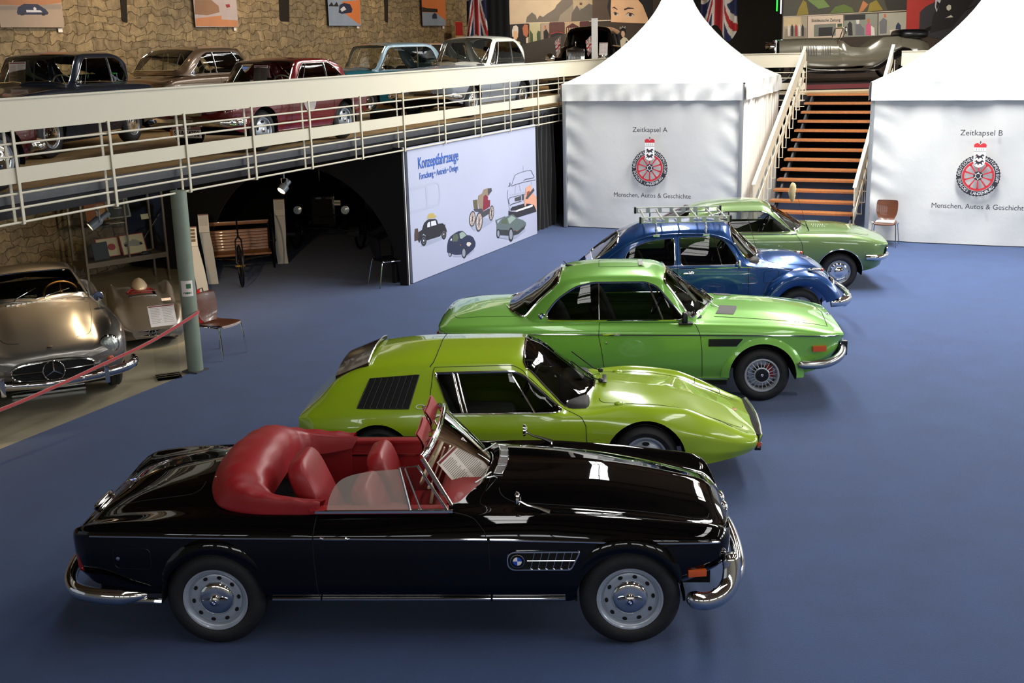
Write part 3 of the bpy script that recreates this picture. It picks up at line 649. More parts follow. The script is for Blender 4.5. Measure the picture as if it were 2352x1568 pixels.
# windscreen
bot=smoothline([(1.63,-.62,.965),(1.70,-.56,.965),(1.79,-.42,.985),(1.86,-.2,1.035),(1.885,0,1.055),(1.86,.2,1.035),(1.79,.42,.985),(1.70,.56,.965),(1.63,.62,.965)],6)
top=smoothline([(1.44,-.565,1.285),(1.475,-.5,1.315),(1.505,-.3,1.345),(1.515,0,1.355),(1.505,.3,1.345),(1.475,.5,1.315),(1.44,.565,1.285)],8)
m_=len(bot)
tp=[tuple(np.array([np.interp(i/(m_-1),np.linspace(0,1,len(top)),[t[k] for t in top]) for k in range(3)])) for i in range(m_)]
ws=empty('windscreen',(0,0,0)); ws.parent=c503
mb=MB(); mb.grid([[tuple(np.array(b)*(1-t)+np.array(a)*t+np.array([.02*math.sin(pi*t),0,.0])) for t in np.linspace(0,1,8)] for a,b in zip(tp,bot)]); mb.build('glass_pane',glassmat('windscreen_glass',(.97,.98,.96),.01,f0=-.13),ws,True)
mb=MB(); mb.tube([(a[0],a[1],a[2]+.005) for a in tp],.019,10,flat=1.3); mb.tube([bot[0],tp[0]],.020,10,flat=.8); mb.tube([bot[-1],tp[-1]],.020,10,flat=.8); mb.tube([(x,y,z-.01) for x,y,z in bot],.024,10,flat=.8); mb.build('screen_frame',CHROME,ws)
for y in (.28,-.22):
    G_=[[(1.47+.02*math.cos(v*2.2)-.0,y+u*.20,1.30+v*.085+.012*abs(u)) for v in np.linspace(-1,1,7)] for u in np.linspace(-1,1,9)]
    mb=MB(); V=[]
    for s_ in (0,.014): mb.grid([[ (p[0]-.05-s_-.012*(p[2]-1.30)/.085,p[1],p[2]+.01) for p in row] for row in G_],flip=s_==0)
    o=mb.build('sun_visor',RED,c503,True)
    mb=MB()
    for d in (-.1,.1): mb.tube([(1.425,y+d,1.31),(1.47,y+d,1.33),(1.50,y+d,1.335)],.004); 
    mb.tube([(1.43,y-.1,1.31),(1.43,y+.1,1.31)],.004); mb.build('visor_hinge',CHROME,o)
mb=MB(); mb.box((1.60,.02,1.22),(.025,.17,.055),bev=.01); mb.tube([(1.60,.02,1.19),(1.66,.02,1.10)],.008); mb.tube([(1.61,.1,1.24),(1.54,.12,1.33)],.005); mb.build('interior_mirror',CHROME,c503)
for y in (-.34,.26):
    mb=MB(); mb.tube([(1.93,y,1.05),(1.91,y-.02,1.07),(1.865,y-.12,1.10)],.006); mb.tube([(1.885,y+.06,1.07),(1.855,y-.12,1.105),(1.80,y-.28,1.125)],.006); mb.build('wiper',CHROMED,c503)
# cowl vent
cvm=mat('vent_mesh_grey','#4d4a48',.6)
for k in range(4):
    y=-.225+k*.15; P=[(1.935,y-.066),(1.995,y-.066),(1.995,y+.066),(1.935,y+.066)]; P=[(x-.35*yy_*yy_,yy_) for x,yy_ in P]
    def onsk(x,y_,off):
        q=-1 if y_<0 else 1; return sk.lift([(x,abs(y_)),(x+.001,abs(y_))],'xy',off,q)[0]
    mb=MB(); mb.add([onsk(x,y_,.006) for x,y_ in P],[(0,1,2,3)]); o=mb.build('cowl_vent',cvm,c503,False); mb=MB(); mb.tube([onsk(x,y_,.007) for x,y_ in P],.0045,6,True); mb.build('vent_frame',CHROME,o)
# interior
fl=MB(); fl.box((.95,0,.37),(1.75,1.30,.02)); fl.box((.1,0,.62),(.04,1.25,.5)); fl.box((1.83,0,.66),(.05,1.2,.55)); fl.build('cabin_floor',REDD,c503)
for q in (-1,1):
    mb=MB(); mb.box((1.15,q*.675,.66),(.92,.035,.60),bev=.012); 
    o=mb.build('door_card',RED,c503); mb=MB(); mb.box((1.15,q*.655,.86),(.92,.008,.014)); mb.build('card_strip',CHROME,o)
    mb=MB(); mb.box((1.15,q*.69,.965),(.94,.085,.035),bev=.012); mb.build('door_capping',RED,c503)
    mb=MB(); mb.box((.42,q*.66,.70),(.6,.035,.55),bev=.012); mb.build('quarter_trim',RED,c503)
    mb=MB(); mb.box((1.19,q*.741,.972),(.93,.026,.016)); mb.build('waist_strip',CHROME,c503)
for y in (-.33,.33):
    s_=seat(1.13,y,h=.60,z0=.42,w_=.52,tilt=-18,m=RED,parent=c503)
    mb=MB(); 
    for k in range(-3,4): mb.tube([(.075+.06-.0*abs(k),k*.042,.12),(.035,k*.045,.30),(-.06,k*.042,.47)],.006,6)
    mb.build('pleats',RED,s_); 
o=seat(.70,-.24,'rear_seat',w_=.50,h=.62,z0=.56,tilt=-22,m=RED,parent=c503)
# dashboard, wheel, lid paper
mb=MB(); P0=[(1.50,-.60,.93),(1.52,-.3,.95),(1.53,0,.955),(1.52,.3,.95),(1.50,.60,.93)]
G_=[]
for (x,y,z) in smoothline(P0,5): G_.append([(x+.30-.02,y,z+.01),(x+.15,y,z+.035),(x+.04,y,z+.03),(x,y,z-.01),(x+.02,y,z-.12),(x+.08,y,z-.2)])
mb.grid(G_,flip=False); mb.build('dashboard',RED,c503,True)
steering(c503,(1.40,.33,.94),.205,R(-62)+pi/2,IVORY)
mb=MB(); mb.tube([(1.46,-.36,.87),(1.48,-.36,.98),(1.47,-.38,1.02),(1.46,-.44,1.02)],.011); mb.build('grab_handle',IVORY,c503)
mb=MB(); mb.tube([(1.40,.1,.80),(1.52,.1,1.12)],.016,6,flat=.4); mb.tube([(1.44,.16,.80),(1.56,.13,1.12)],.016,6,flat=.4); mb.build('display_prop',IVORY,c503)
t=sheet('information_sheet',None,(0,0,0),(0,0,0),.27,.38,lines=22); t.matrix_world=Matrix.Translation((-2.0409,7.956,0))@Matrix.Rotation(R(-2.843),4,'Z')@Matrix(((.66,-.4345,-.61,1.70),(.55,.832,0,-.13),(.51,-.3355,.79,1.035),(0,0,0,1))); setp(t,'printed information sheet leaning behind the windscreen of the black cabriolet','sign')
# folded top cover
U=[];
def tonneau():
    O=smoothline([(.74,-.715,.955),(.55,-.72,.965),(.30,-.715,.975),(.10,-.67,.99),(.0,-.58,1.01),(-.07,-.38,1.06),(-.10,0,1.10),(-.07,.38,1.06),(.0,.58,1.01),(.10,.67,.99),(.30,.715,.975),(.55,.72,.965),(.74,.715,.955)],5)
    T=smoothline([(.73,-.66,1.00),(.55,-.655,1.03),(.34,-.64,1.07),(.24,-.58,1.12),(.20,-.48,1.17),(.20,-.30,1.205),(.20,0,1.22),(.20,.30,1.205),(.20,.48,1.17),(.24,.58,1.12),(.34,.64,1.07),(.55,.655,1.03),(.73,.66,1.00)],5)
    I=smoothline([(.73,-.62,.93),(.55,-.60,.90),(.42,-.57,.90),(.37,-.50,.92),(.34,-.40,.93),(.34,-.2,.94),(.34,0,.94),(.34,.2,.94),(.34,.40,.93),(.37,.50,.92),(.42,.57,.90),(.55,.60,.90),(.73,.62,.93)],5)
    G_=[];rr=random.Random(2)
    for i,(o,t,ii) in enumerate(zip(O,T,I)):
        o,t,ii=map(np.array,(o,t,ii)); m1=(o+t)/2+(o-np.array([.35,0,1.0]))*np.array([.05,.03,0])+np.array([0,0,.05]); m1[2]+=.006*math.sin(i*1.7); m2=(t*.55+ii*.45)+np.array([.05,0,.05]); 
        m2[0]+=.006*math.sin(i*1.1)
        G_.append(smoothline([o+[0,0,-.03],o,m1,t,m2,ii],4))
    mb=MB(); mb.grid(G_,flip=True); o=mb.build('folded_top_cover',RED,c503,True)
    mb=MB()
    for i in (1,7,14,20,25,30,35,40,46,53,59): p=O[min(i,len(O)-1)]; d=np.array([p[0]-.35,p[1],0]); d/=np.linalg.norm(d)+1e-9; mb.sell((p[0]-d[0]*.02,p[1]-d[1]*.025,p[2]+.022),(.008,.008,.008),1,1,nu=8,nv=5)
    build_each(mb,'press_stud',CHROME,o)
tonneau()
# quarter lights and half lowered side windows
for q in (-1,1):
    y0=q*.735
    def yy(z): return q*(.735-(z-.96)*.25)
    fr=rpoly([(1.335,1.235),(1.40,1.245),(1.60,.975),(1.335,.975)],[.02,.03,.02,.02])
    up=[(1.27,.97),(1.30,1.26),(1.43,1.27),(1.62,.97)]
    mb=MB(); mb.tube([(x,yy(z),z) for x,z in [(1.37,.975),(1.30,1.255),(1.42,1.265),(1.615,.975)]],.010,8); mb.tube([(1.44,yy(.975),.975),(1.335,yy(1.25),1.25)],.007,8); mb.tube([(1.37,yy(.977),.977),(1.615,yy(.977),.977)],.008,8)
    o=mb.build('quarter_light',CHROME,c503)
    mb=MB(); P=[(1.37,.975),(1.30,1.255),(1.42,1.265),(1.615,.975)]; mb.add([(x,yy(z),z) for x,z in P],[(0,1,2,3)]); mb.build('quarter_pane',glassmat('quarter_glass',(.92,.90,.86),.05,f0=.05),o,False)
    if q<0:
        P=smoothline([(.80,.97),(.82,1.06),(.87,1.15),(.95,1.20),(1.10,1.23),(1.30,1.245)],4)+[(1.37,.975)]
        mb=MB(); k=len(P); mb.add([(x,yy(z),z) for x,z in P],[tuple(range(k))]); mb.build('side_window',glassmat('raised_side_glass',(.88,.82,.74),.10,f0=.25,painted_glare=.30),c503,False)  # milky tone stands in for the ceiling mirrored in the raised glass
# ---------------- lime coupe ----------------
lime=car_root('lime_coupe','lime yellow wedge coupe with black louvred rear quarters beside the black cabriolet',-1.195,10.77,R(-4.3))
LIM=mat('lime_paint','#97b41c',.25,coat=1,coatr=.03)
L=[
[(-.76,.60,.42),(-.6,.70,.38),(0,.76,.24),(.4,.77,.2),(2.0,.77,.2),(2.9,.74,.22),(3.2,.68,.26),(3.40,.60,.30),(3.47,.54,.32),(3.5,.46,.34)],
[(-.76,.66,.48),(-.6,.75,.46),(0,.80,.4),(2,.80,.38),(2.9,.79,.38),(3.2,.74,.36),(3.4,.66,.36),(3.47,.60,.37),(3.5,.50,.38)],
[(-.76,.68,.56),(-.6,.77,.56),(0,.815,.55),(2,.80,.54),(2.45,.815,.54),(2.9,.795,.5),(3.2,.745,.44),(3.4,.68,.41),(3.47,.62,.405),(3.5,.52,.40)],
[(-.76,.67,.66),(-.6,.74,.665),(0,.785,.68),(.5,.78,.70),(1.7,.77,.70),(2.1,.765,.70),(2.45,.76,.71),(2.9,.74,.62),(3.2,.70,.52),(3.4,.65,.45),(3.47,.60,.43),(3.5,.52,.415)],
[(-.76,.62,.67),(-.6,.60,.80),(-.4,.58,.98),(-.2,.58,1.04),(.2,.58,1.085),(.6,.585,1.10),(1.2,.575,1.105),(1.32,.575,1.09),(1.55,.615,.89),(1.74,.66,.735),(1.9,.665,.735),(2.35,.645,.775),(2.78,.63,.735),(3.05,.62,.64),(3.36,.60,.49),(3.47,.56,.45),(3.5,.50,.43)],
[(-.76,.5,.68),(-.6,.52,.81),(-.4,.52,1.0),(-.1,.50,1.11),(.5,.50,1.155),(1.2,.49,1.16),(1.34,.49,1.14),(1.62,.53,.90),(1.80,.58,.745),(1.9,.58,.735),(2.35,.54,.745),(2.78,.54,.70),(3.05,.54,.60),(3.36,.5,.48),(3.47,.48,.455),(3.5,.44,.435)],
[(-.76,.28,.685),(-.6,.3,.82),(-.4,.3,1.01),(-.1,.28,1.15),(.5,.28,1.21),(1.28,.28,1.215),(1.40,.28,1.18),(1.7,.3,.97),(1.97,.33,.79),(2.05,.33,.795),(2.4,.3,.775),(2.9,.3,.67),(3.2,.3,.56),(3.4,.3,.485),(3.5,.28,.44)],
[(-.76,0,.69),(-.6,0,.83),(-.4,0,1.02),(-.1,0,1.165),(.5,0,1.235),(1.30,0,1.245),(1.44,0,1.20),(1.75,0,.98),(2.02,0,.81),(2.10,0,.81),(2.4,0,.785),(2.9,0,.68),(3.2,0,.575),(3.42,0,.48),(3.5,0,.445)]]
sk=Skin(L,-.76,3.5,4.0)
A=[(0,.30,.335),(2.45,.30,.365)]
win=rpoly([(.53,1.07),(1.25,1.08),(1.34,1.045),(1.69,.735),(.68,.73)],[.02,.04,.06,.02,.02])
wsv=[(1.335,7.001),(1.335,6),(1.34,5),(1.365,4.35),(1.55,4.28),(1.73,4.35),(1.80,4.9),(1.92,5.8),(1.98,6.4),(1.995,7.001)]
louv=[(-.08,1.02),(.38,1.055),(.29,.775),(-.19,.775)]
hood=rpoly([(2.06,-.001),(2.03,.50),(2.34,.525),(2.79,.52),(3.36,.455),(3.40,-.001)],[0,.06,.1,.1,.05,0])
cover=[(-.40,-.001),(-.40,.49),(-.12,.47),(-.12,-.001)]
door=sk.inv([(.46,.24),(.46,.70),(.50,1.0)],'xz')+[(.52,4.2),(1.25,4.25)]+sk.inv([(1.37,1.04),(1.72,.74),(1.86,.70),(1.91,.62),(1.93,.24)],'xz')
bd=door
sk.build(lime,[('arch',archpts(*A[0]),'xz',None),('arch',archpts(*A[1]),'xz',None),('side_glass',win,'xz',DGLASS,True),('windscreen_glass',wsv,'uv',DGLASS),('bonnet',hood,'xy',LIM),('door',bd,'uv',LIM,True),('louvre_panel',louv,'xz',mat('louvre_black','#2a2a28',.5),True)],LIM,dx=.045,dv=.2,caps=(True,False))
mb=MB(); curve_tube(mb,sk,hood[1:-1],'xy',.0035,-.0005); curve_tube(mb,sk,[(a,b) for a,b in door],'uv',.0035,-.0005)
for q in (-1,1): mb.tube(sk.lift([(.475,4.2),(.50,4.8),(.52,5.5),(.53,6.2),(.53,7)],'uv',-.0005,q),.0045,6)
build_each(mb,'panel_gap',DARK,lime)
mb=MB(); ringtrim(mb,sk,win,'xz',.013,.003); curve_tube(mb,sk,[(.69,1.07),(.79,.735)],'xz',.016,.004,flat=.5); curve_tube(mb,sk,[(.73,1.07),(.83,.735)],'xz',.009,.004,flat=.5); curve_tube(mb,sk,[(1.22,1.075),(1.45,.735)],'xz',.010,.004,flat=.6); build_each(mb,'window_trim',CHROME,lime)
mb=MB()
W=[p for p in wsv]; 
mb.tube(sk.lift(W,'uv',.002,-1,.05)+sk.lift(W,'uv',.002,1,.05)[::-1],.011,6,True,flat=.6); mb.build('windscreen_trim',CHROME,lime)
# louvre slats
for q in (-1,1):
    mb=MB()
    for k in range(9):
        t=k/8.; a=(-.08+.46*t,1.02+.035*t);b=(-.19+.48*t,.775); pts=sk.lift([a,b],'xz',.0,q); p2=sk.lift([(a[0]+.05,a[1]),(b[0]+.05,b[1])],'xz',.012,q)
        if k<8: mb.grid([pts,p2][::1] if len(pts)==len(p2) else [pts,pts],flip=q>0)
        mb.tube(sk.lift([a,b],'xz',.006,q),.004,4)
    ringtrim(mb,sk,louv,'xz',.007,.004,(q,)); mb.build('louvre_slats',mat('slat_black','#1b1b1b',.45),lime)
    mb=MB(); p=sk.lift([(.385,.775),(.386,.775)],'xz',.002,q,)[0]
    V=[sk.lift([(.40+.042*math.cos(a),.79+.018*math.sin(a)),(.4,.79)],'xz',.003,q,1)[0] for a in np.linspace(0,2*pi,20,endpoint=False)]; mb.tube(V,.003,6,True); mb.build('side_emblem',WHITEP,lime)
# raised dark engine cover
G_=[]
for x in np.linspace(-.43,-.11,6):
    G_.append([(x,y,float(np.interp(x,[-.43,-.11],[1.055,1.185]))-.06*abs(y/.5)**2.2+.02) for y in np.linspace(-.5,.5,15)])
mb=MB(); mb.grid(G_); mb.grid([[(p[0],p[1],p[2]-.03) for p in r] for r in G_],flip=True)
e=[(p[0],p[1],p[2]) for p in G_[0]]; mb.grid([e,[(a,b,c-.03) for a,b,c in e]],flip=False); e=G_[-1]; mb.grid([e,[(a,b,c-.03) for a,b,c in e]],flip=True)
for k in (0,-1): e=[r[k] for r in G_]; mb.grid([e,[(a,b,c-.03) for a,b,c in e]],flip=(k==0))
mb.build('engine_cover_glass',mat('smoked_cover','#2c2118',.22,coat=.5),lime,False)
mb=MB(); mb.tube(G_[-1],.008,6); mb.build('cover_trim',CHROMED,lime)
wells(lime,A,.80,.5); floorpan(lime,.37,2.05,.72,.17,.24); floorpan(lime,2.84,3.38,.5,.26,.38)
wheels(lime,'slot',.30,.195,.165,[(0,-.765),(2.45,-.765),(0,.765),(2.45,.765)],rimmat=mat('wheel_silver','#aeb6c2',.35,.35,coat=.5))
interior(lime,.3,1.75,.66,[(.62,-.34),(.62,.34)],zf=.28,wheelat=(1.35,.34,.72),zb=.72,zs=.25,h=.6)
mb=MB(); mb.box((0.2,0,.75),(.04,1.1,.7)); mb.build('bulkhead',DARK,lime,False)
# nose frame and lamps
mb=MB(); P=[(3.50,-.56,.345),(3.51,-.56,.445),(3.53,-.3,.455),(3.54,0,.46),(3.53,.3,.455),(3.51,.56,.445),(3.50,.56,.345),(3.53,.3,.335),(3.54,0,.33),(3.53,-.3,.335)]; mb.tube(P,.02,8,True); mb.build('front_bumper_frame',CHROMED,lime)
mb=MB(); mb.box((3.49,0,.395),(.04,1.1,.12)); mb.build('front_grille',DARK,lime,False)
mb=MB(); mb.box((3.50,0,.30),(.06,.95,.06),bev=.01); mb.build('front_lip',TRIMBLK,lime)
for q in (-1,1):
    mb=MB(); mb.box((3.50,q*.53,.355),(.04,.07,.055),bev=.006); mb.build('indicator',AMBER,lime)
    mb=MB(); mb.box((-.76,q*.50,.60),(.03,.22,.07),bev=.006); mb.build('tail_lamp',REDL,lime)
    mb=MB(); curve_tube(mb,sk,rpoly([(3.0,.50),(3.0,.62),(3.25,.595),(3.25,.50)],.02),'xy',.003,0,(q,),True); mb.build('headlamp_lid_gap',DARK,lime)
    mb=MB(); p=sk.lift([(2.22,.53),(2.23,.53)],'xy',.0,q)[0]; mb.sell((p[0],p[1],p[2]+.006),(.05,.035,.016),1,1); mb.build('fender_blister',LIM,lime,True)
for y in (-.05,.30):
    mb=MB(); z=.83; mb.tube([(2.05,y,z),(1.985,y+.02,.845),(1.76,y+.25,.955)],.006); mb.sell((2.05,y,z),(.025,.02,.02)); mb.build('wiper',TRIMBLK,lime)
mb=MB(); mb.box((2.085,0,.832),(.04,.26,.012),bev=.004); mb.build('cowl_grille',TRIMBLK,lime)
p=sk.lift([(3.33,.0),(3.331,.0)],'xy',.003,1)[0]; mb=MB(); mb.sell(p,(.022,.05,.004),1,1); mb.build('nose_emblem',mat('emblem_bronze','#8c5a2a',.4,.4),lime)
t=sheet('paper_notice',lime,(1.84,.12,.86),(R(-40),0,R(80)),.10,.13,lines=5)
# ---------------- green coupe ----------------
csl=car_root('green_coupe','bright metallic green coupe with chrome side trim and twenty spoke front wheel',.252,13.368,R(-5))
GRN=mat('green_metallic','#7dbb4e',.32,.25,coat=1,coatr=.03,spec=.5)
L=[
[(-1.06,.42,.50),(-1.02,.60,.46),(-.9,.70,.42),(-.5,.76,.32),(.3,.79,.25),(2.2,.79,.25),(2.9,.78,.30),(3.2,.72,.34),(3.38,.60,.40),(3.46,.45,.46),(3.52,.3,.50)],
[(-1.06,.50,.56),(-1.02,.68,.54),(-.9,.77,.52),(-.5,.83,.48),(.3,.85,.45),(2.2,.85,.45),(2.9,.84,.46),(3.2,.79,.46),(3.38,.71,.50),(3.46,.62,.54),(3.52,.5,.57)],
[(-1.06,.54,.66),(-1.02,.71,.66),(-.9,.79,.66),(-.5,.84,.65),(.3,.86,.64),(2.2,.86,.64),(2.9,.85,.62),(3.2,.82,.62),(3.38,.76,.64),(3.46,.70,.655),(3.52,.62,.66)],
[(-1.06,.56,.79),(-1.02,.73,.80),(-.9,.80,.81),(-.5,.845,.81),(.3,.86,.805),(1.9,.86,.79),(2.9,.85,.78),(3.2,.835,.77),(3.38,.80,.765),(3.46,.76,.76),(3.52,.72,.755)],
[(-1.06,.54,.83),(-1.02,.70,.85),(-.9,.76,.87),(-.5,.79,.895),(.3,.795,.91),(1.9,.79,.905),(2.5,.78,.885),(2.9,.775,.865),(3.2,.76,.835),(3.38,.75,.80),(3.46,.73,.785),(3.52,.70,.77)],
[(-1.06,.46,.84),(-1.02,.58,.865),(-.9,.66,.90),(-.5,.70,.92),(.3,.70,.93),(1.9,.69,.92),(2.3,.68,.91),(2.9,.67,.88),(3.2,.66,.845),(3.38,.65,.81),(3.46,.64,.79),(3.52,.62,.775)],
[(-1.06,.28,.85),(-1.02,.34,.885),(-.9,.38,.935),(-.5,.4,.985),(.3,.4,1.0),(1.9,.4,1.0),(2.3,.38,.985),(2.9,.36,.935),(3.2,.34,.885),(3.38,.33,.84),(3.50,.32,.80),(3.56,.3,.775)],
[(-1.06,0,.855),(-1.02,0,.89),(-.9,0,.945),(-.5,0,1.0),(.3,0,1.02),(1.9,0,1.02),(2.3,0,1.0),(2.9,0,.955),(3.2,0,.90),(3.38,0,.855),(3.50,0,.81),(3.56,0,.775)]]
sk=Skin(L,-1.06,3.52,3.0)
A=[(0,.32,.36),(2.625,.32,.375)]
hood=[(2.16,-.001),(2.10,.60),(2.9,.62),(3.36,.60),(3.40,-.001)]; boot=rpoly([(-.15,-.001),(-.10,.60),(-.85,.58),(-.98,-.001)],[0,.08,.12,0])
door=sk.inv([(.875,.29),(.83,.62),(.80,.78)],'xz')+[(.81,4.3),(1.84,4.3),(1.88,3.8)]+sk.inv([(1.93,.79),(1.95,.6),(1.96,.29)],'xz')
cabhole=[(-.1,-.001),(0,.60),(.3,.67),(1.75,.67),(1.95,.5),(2.02,-.001)]
sk.build(csl,[('arch',archpts(*A[0]),'xz',None),('arch',archpts(*A[1]),'xz',None),('cabin',cabhole,'xy',None),('bonnet',hood,'xy',GRN),('boot_lid',boot,'xy',GRN),('door',door,'uv',GRN,True)],GRN,caps=(True,True),capmat=GRN)
mb=MB(); curve_tube(mb,sk,hood[1:-1]+[(3.40,0)],'xy',.004,-.0005); curve_tube(mb,sk,boot[1:-1],'xy',.0035,-.0005); curve_tube(mb,sk,door,'uv',.0035,-.0005); build_each(mb,'panel_gap',DARK,csl)
mb=MB(); curve_tube(mb,sk,[(-1.02,.803),(-.5,.81),(.3,.805),(1.9,.79),(2.9,.78),(3.46,.76)],'xz',.011,.003,flat=.8,n=8); build_each(mb,'side_moulding',CHROME,csl)
mb=MB(); curve_tube(mb,sk,[(.40,.275),(2.22,.275)],'xz',.014,.004,flat=.5); build_each(mb,'sill_moulding',CHROMED,csl)
# wheel arch flares
mb=MB()
for cx in (0,2.625):
    for q in (-1,1):
        Gd=[]
        for a in np.linspace(-.05,pi+.05,25):
            row=[]
            for t in np.linspace(0,1,5):
                r=.372+.085*t; x=cx+r*math.cos(a); z=.32+r*math.sin(a); y=.865+.012*(1-t)**.6*1.5-.02*t; row.append((x,q*y,z))
            Gd.append(row)
        mb.grid(Gd,flip=(q==1))
build_each(mb,'arch_flare',GRN,csl,True)
base=[(-.38,.02,.965),(-.32,.30,.96),(-.22,.5,.945),(-.07,.65,.925),(.1,.72,.915),(.6,.745,.91),(1.5,.74,.905),(1.87,.70,.905),(1.98,.58,.925),(2.08,.38,.95),(2.14,.2,.965),(2.17,.02,.97)]
edge=[(-.38,.01,.97),(-.22,.49,.95),(-.07,.63,.93),(.10,.60,1.09),(.30,.57,1.25),(.50,.555,1.33),(.75,.55,1.36),(1.36,.55,1.36),(1.50,.56,1.33),(1.68,.61,1.14),(1.86,.68,.92),(1.98,.57,.93),(2.17,.01,.98)]
cen=[(-.38,.972),(-.28,1.0),(.05,1.20),(.38,1.405),(.55,1.435),(.9,1.46),(1.2,1.46),(1.45,1.44),(1.56,1.40),(1.85,1.20),(2.17,.975)]
cb=cabin_skin(base,edge,cen,-.38,2.17)
win=rpoly([(.22,.935),(.21,1.01),(.32,1.15),(.53,1.29),(.74,1.335),(1.33,1.335),(1.46,1.29),(1.77,.935)],[.06,.06,.08,.08,.06,.04,.08,.02])
ws=[(1.575,5.001),(1.56,4),(1.54,3),(1.55,2.45),(1.68,2.25),(1.84,2.3),(1.95,2.9),(2.06,3.6),(2.12,4.2),(2.14,5.001)]
bl=[(.36,5.001),(.35,4),(.34,3),(.28,2.45),(.10,2.25),(-.06,2.4),(-.20,3.0),(-.30,3.9),(-.33,5.001)]
cb.build(csl,[('side_glass',win,'xz',DGLASS,True),('windscreen_glass',ws,'uv',DGLASS),('rear_window',bl,'uv',glassmat('rear_tint',(.45,.5,.48),.45))],GRN,'roof',dx=.04,dv=.2,caps=(False,False))
mb=MB(); ringtrim(mb,cb,win,'xz',.014,.003); curve_tube(mb,cb,[(1.355,1.33),(1.52,.94)],'xz',.011,.004); curve_tube(mb,cb,[(.80,1.335),(.805,.94)],'xz',.006,.002); build_each(mb,'window_trim',CHROME,csl)
for nm,pl in (('windscreen_trim',ws),('rear_window_trim',bl)):
    mb=MB(); mb.tube(cb.lift(pl,'uv',.003,-1,.05)+cb.lift(pl,'uv',.003,1,.05)[::-1],.012,6,True); mb.build(nm,CHROME,csl)
mb=MB(); ro=rpoly([(.78,-.001),(.78,.33),(1.16,.33),(1.16,-.001)],[0,.03,.03,0])
for q in (-1,1): mb.tube(cb.lift([(.80,5),(.80,4.35),(.82,4.3),(1.30,4.3),(1.32,4.35)],'uv',.0,q),.003,6)
build_each(mb,'sunroof_gap',DARK,csl)
mb=MB(); mb.grid([cb.lift([(1.26,4.4),(1.26,5)],'uv',.012,-1)+cb.lift([(1.26,4.4),(1.26,5)],'uv',.012,1)[::-1],cb.lift([(1.31,4.4),(1.31,5)],'uv',.012,-1)+cb.lift([(1.31,4.4),(1.31,5)],'uv',.012,1)[::-1]]); mb.build('sunroof_deflector',CHROMED,csl,False)
mb=MB(); p=cb.P(np.array([.45]),np.array([5.]))[0]; mb.sell((p[0],.02,p[2]+.005),(.05,.02,.012)); mb.tube([(p[0]-.02,.02,p[2]+.01),(p[0]-.07,.02,p[2]+.06)],.006); mb.build('roof_aerial',TRIMBLK,csl)
wells(csl,A,.86,.5,zmin=.27); floorpan(csl,.38,2.24,.78,.19,.27); floorpan(csl,-.9,-.38,.66,.35,.5); floorpan(csl,3.0,3.4,.6,.36,.5)
wheels(csl,'spoke',.31,.192,.19,[(0,-.82),(2.625,-.82),(0,.82),(2.625,.82)],capmat=TRIMBLK,rimmat=mat('alloy_silver','#b9bdc6',.3,.5))
for q in (-1,1):
    mb=MB(); mb.lathe([(.0,-.0),(.145,0),(.145,.012),(0,.012)],32,'Y',c=(2.625,q*.72,.31)); mb.build('brake_disc',CHROMED,csl)
    mb=MB(); mb.box((2.72,q*.735,.345),(.07,.05,.15),rot=(0,R(-12),0),bev=.01); mb.build('brake_caliper',mat('caliper_red','#9c2320',.4),csl)
interior(csl,.0,1.8,.68,[(.95,-.34),(.95,.34)],zf=.3,wheelat=(1.52,.35,.93),zb=.90,zs=.36,h=.72,rear=.42)
# vents, lamps, bumper, mirror
for q in (-1,1):
    mb=MB()
    P=sk.lift([(2.02,.66),(2.02,.745),(2.40,.745),(2.33,.66)],'xz',.004,q,.06,True); mb.add(P,[tuple(range(len(P)))]); o=mb.build('side_vent',TRIMBLK,csl,False)
    mb=MB()
    for k in range(4): mb.tube(sk.lift([(2.03,.675+.02*k),(2.335+.016*k,.675+.02*k)],'xz',.008,q),.004,6)
    mb.build('vent_bars',mat('satin_black','#232324',.3),o)
    mb=MB(); mb.box((3.24,q*.83,.625),(.15,.04,.065),rot=(0,0,-q*R(7)),bev=.008); mb.build('side_indicator',AMBER,csl)
    mb=MB(); mb.box((.94,q*.868,.805),(.19,.02,.03),bev=.006); mb.build('door_handle',CHROME,csl)
    mb=MB(); mb.lathe([(0,-.004),(.013,-.002),(.013,.006)],12,'Y',c=(.885,q*.865,.705)); mb.build('door_lock',CHROMED,csl)
    badge(csl,cb.lift([(.155,.975),(.156,.975)],'xz',.01,q)[0],.038,(0,0,R(14) if q<0 else pi-R(14)),'pillar_roundel')
    mb=MB(); P=smoothline([(3.00,q*.86,.455),(3.12,q*.885,.45),(3.3,q*.87,.46),(3.44,q*.80,.50),(3.52,q*.68,.54),(3.56,q*.45,.56)],5); mb.tube(P,[.02,.035]+[.045]*(len(P)-2),10,flat=1.1); mb.build('bumper_corner',CHROMED,csl)
    mb=MB(); mb.box((3.57,q*.5,.55),(.08,.07,.17),bev=.015); mb.build('overrider',TRIMBLK,csl)
    for yy_ in (.42,.60):
        mb=MB(); mb.lathe([(.075,0),(.07,.012),(.0,.02)],20,'X',c=(3.50,q*yy_,.68)); mb.build('headlamp',CHROME,csl)
mb=MB(); mb.tube([(3.56,-.46,.56),(3.60,0,.56),(3.56,.46,.56)],.045,10); mb.build('front_bumper',CHROMED,csl)
mb=MB(); mb.box((3.505,0,.68),(.03,1.3,.16)); mb.box((3.40,0,.5),(.2,1.2,.2)); mb.build('front_grille',TRIMBLK,csl,False)
mb=MB(); mb.sell((1.76,-.80,.975),(.035,.045,.065),.5,.5); mb.box((1.77,-.80,.915),(.16,.09,.022),bev=.008); mb.build('door_mirror',TRIMBLK,csl)
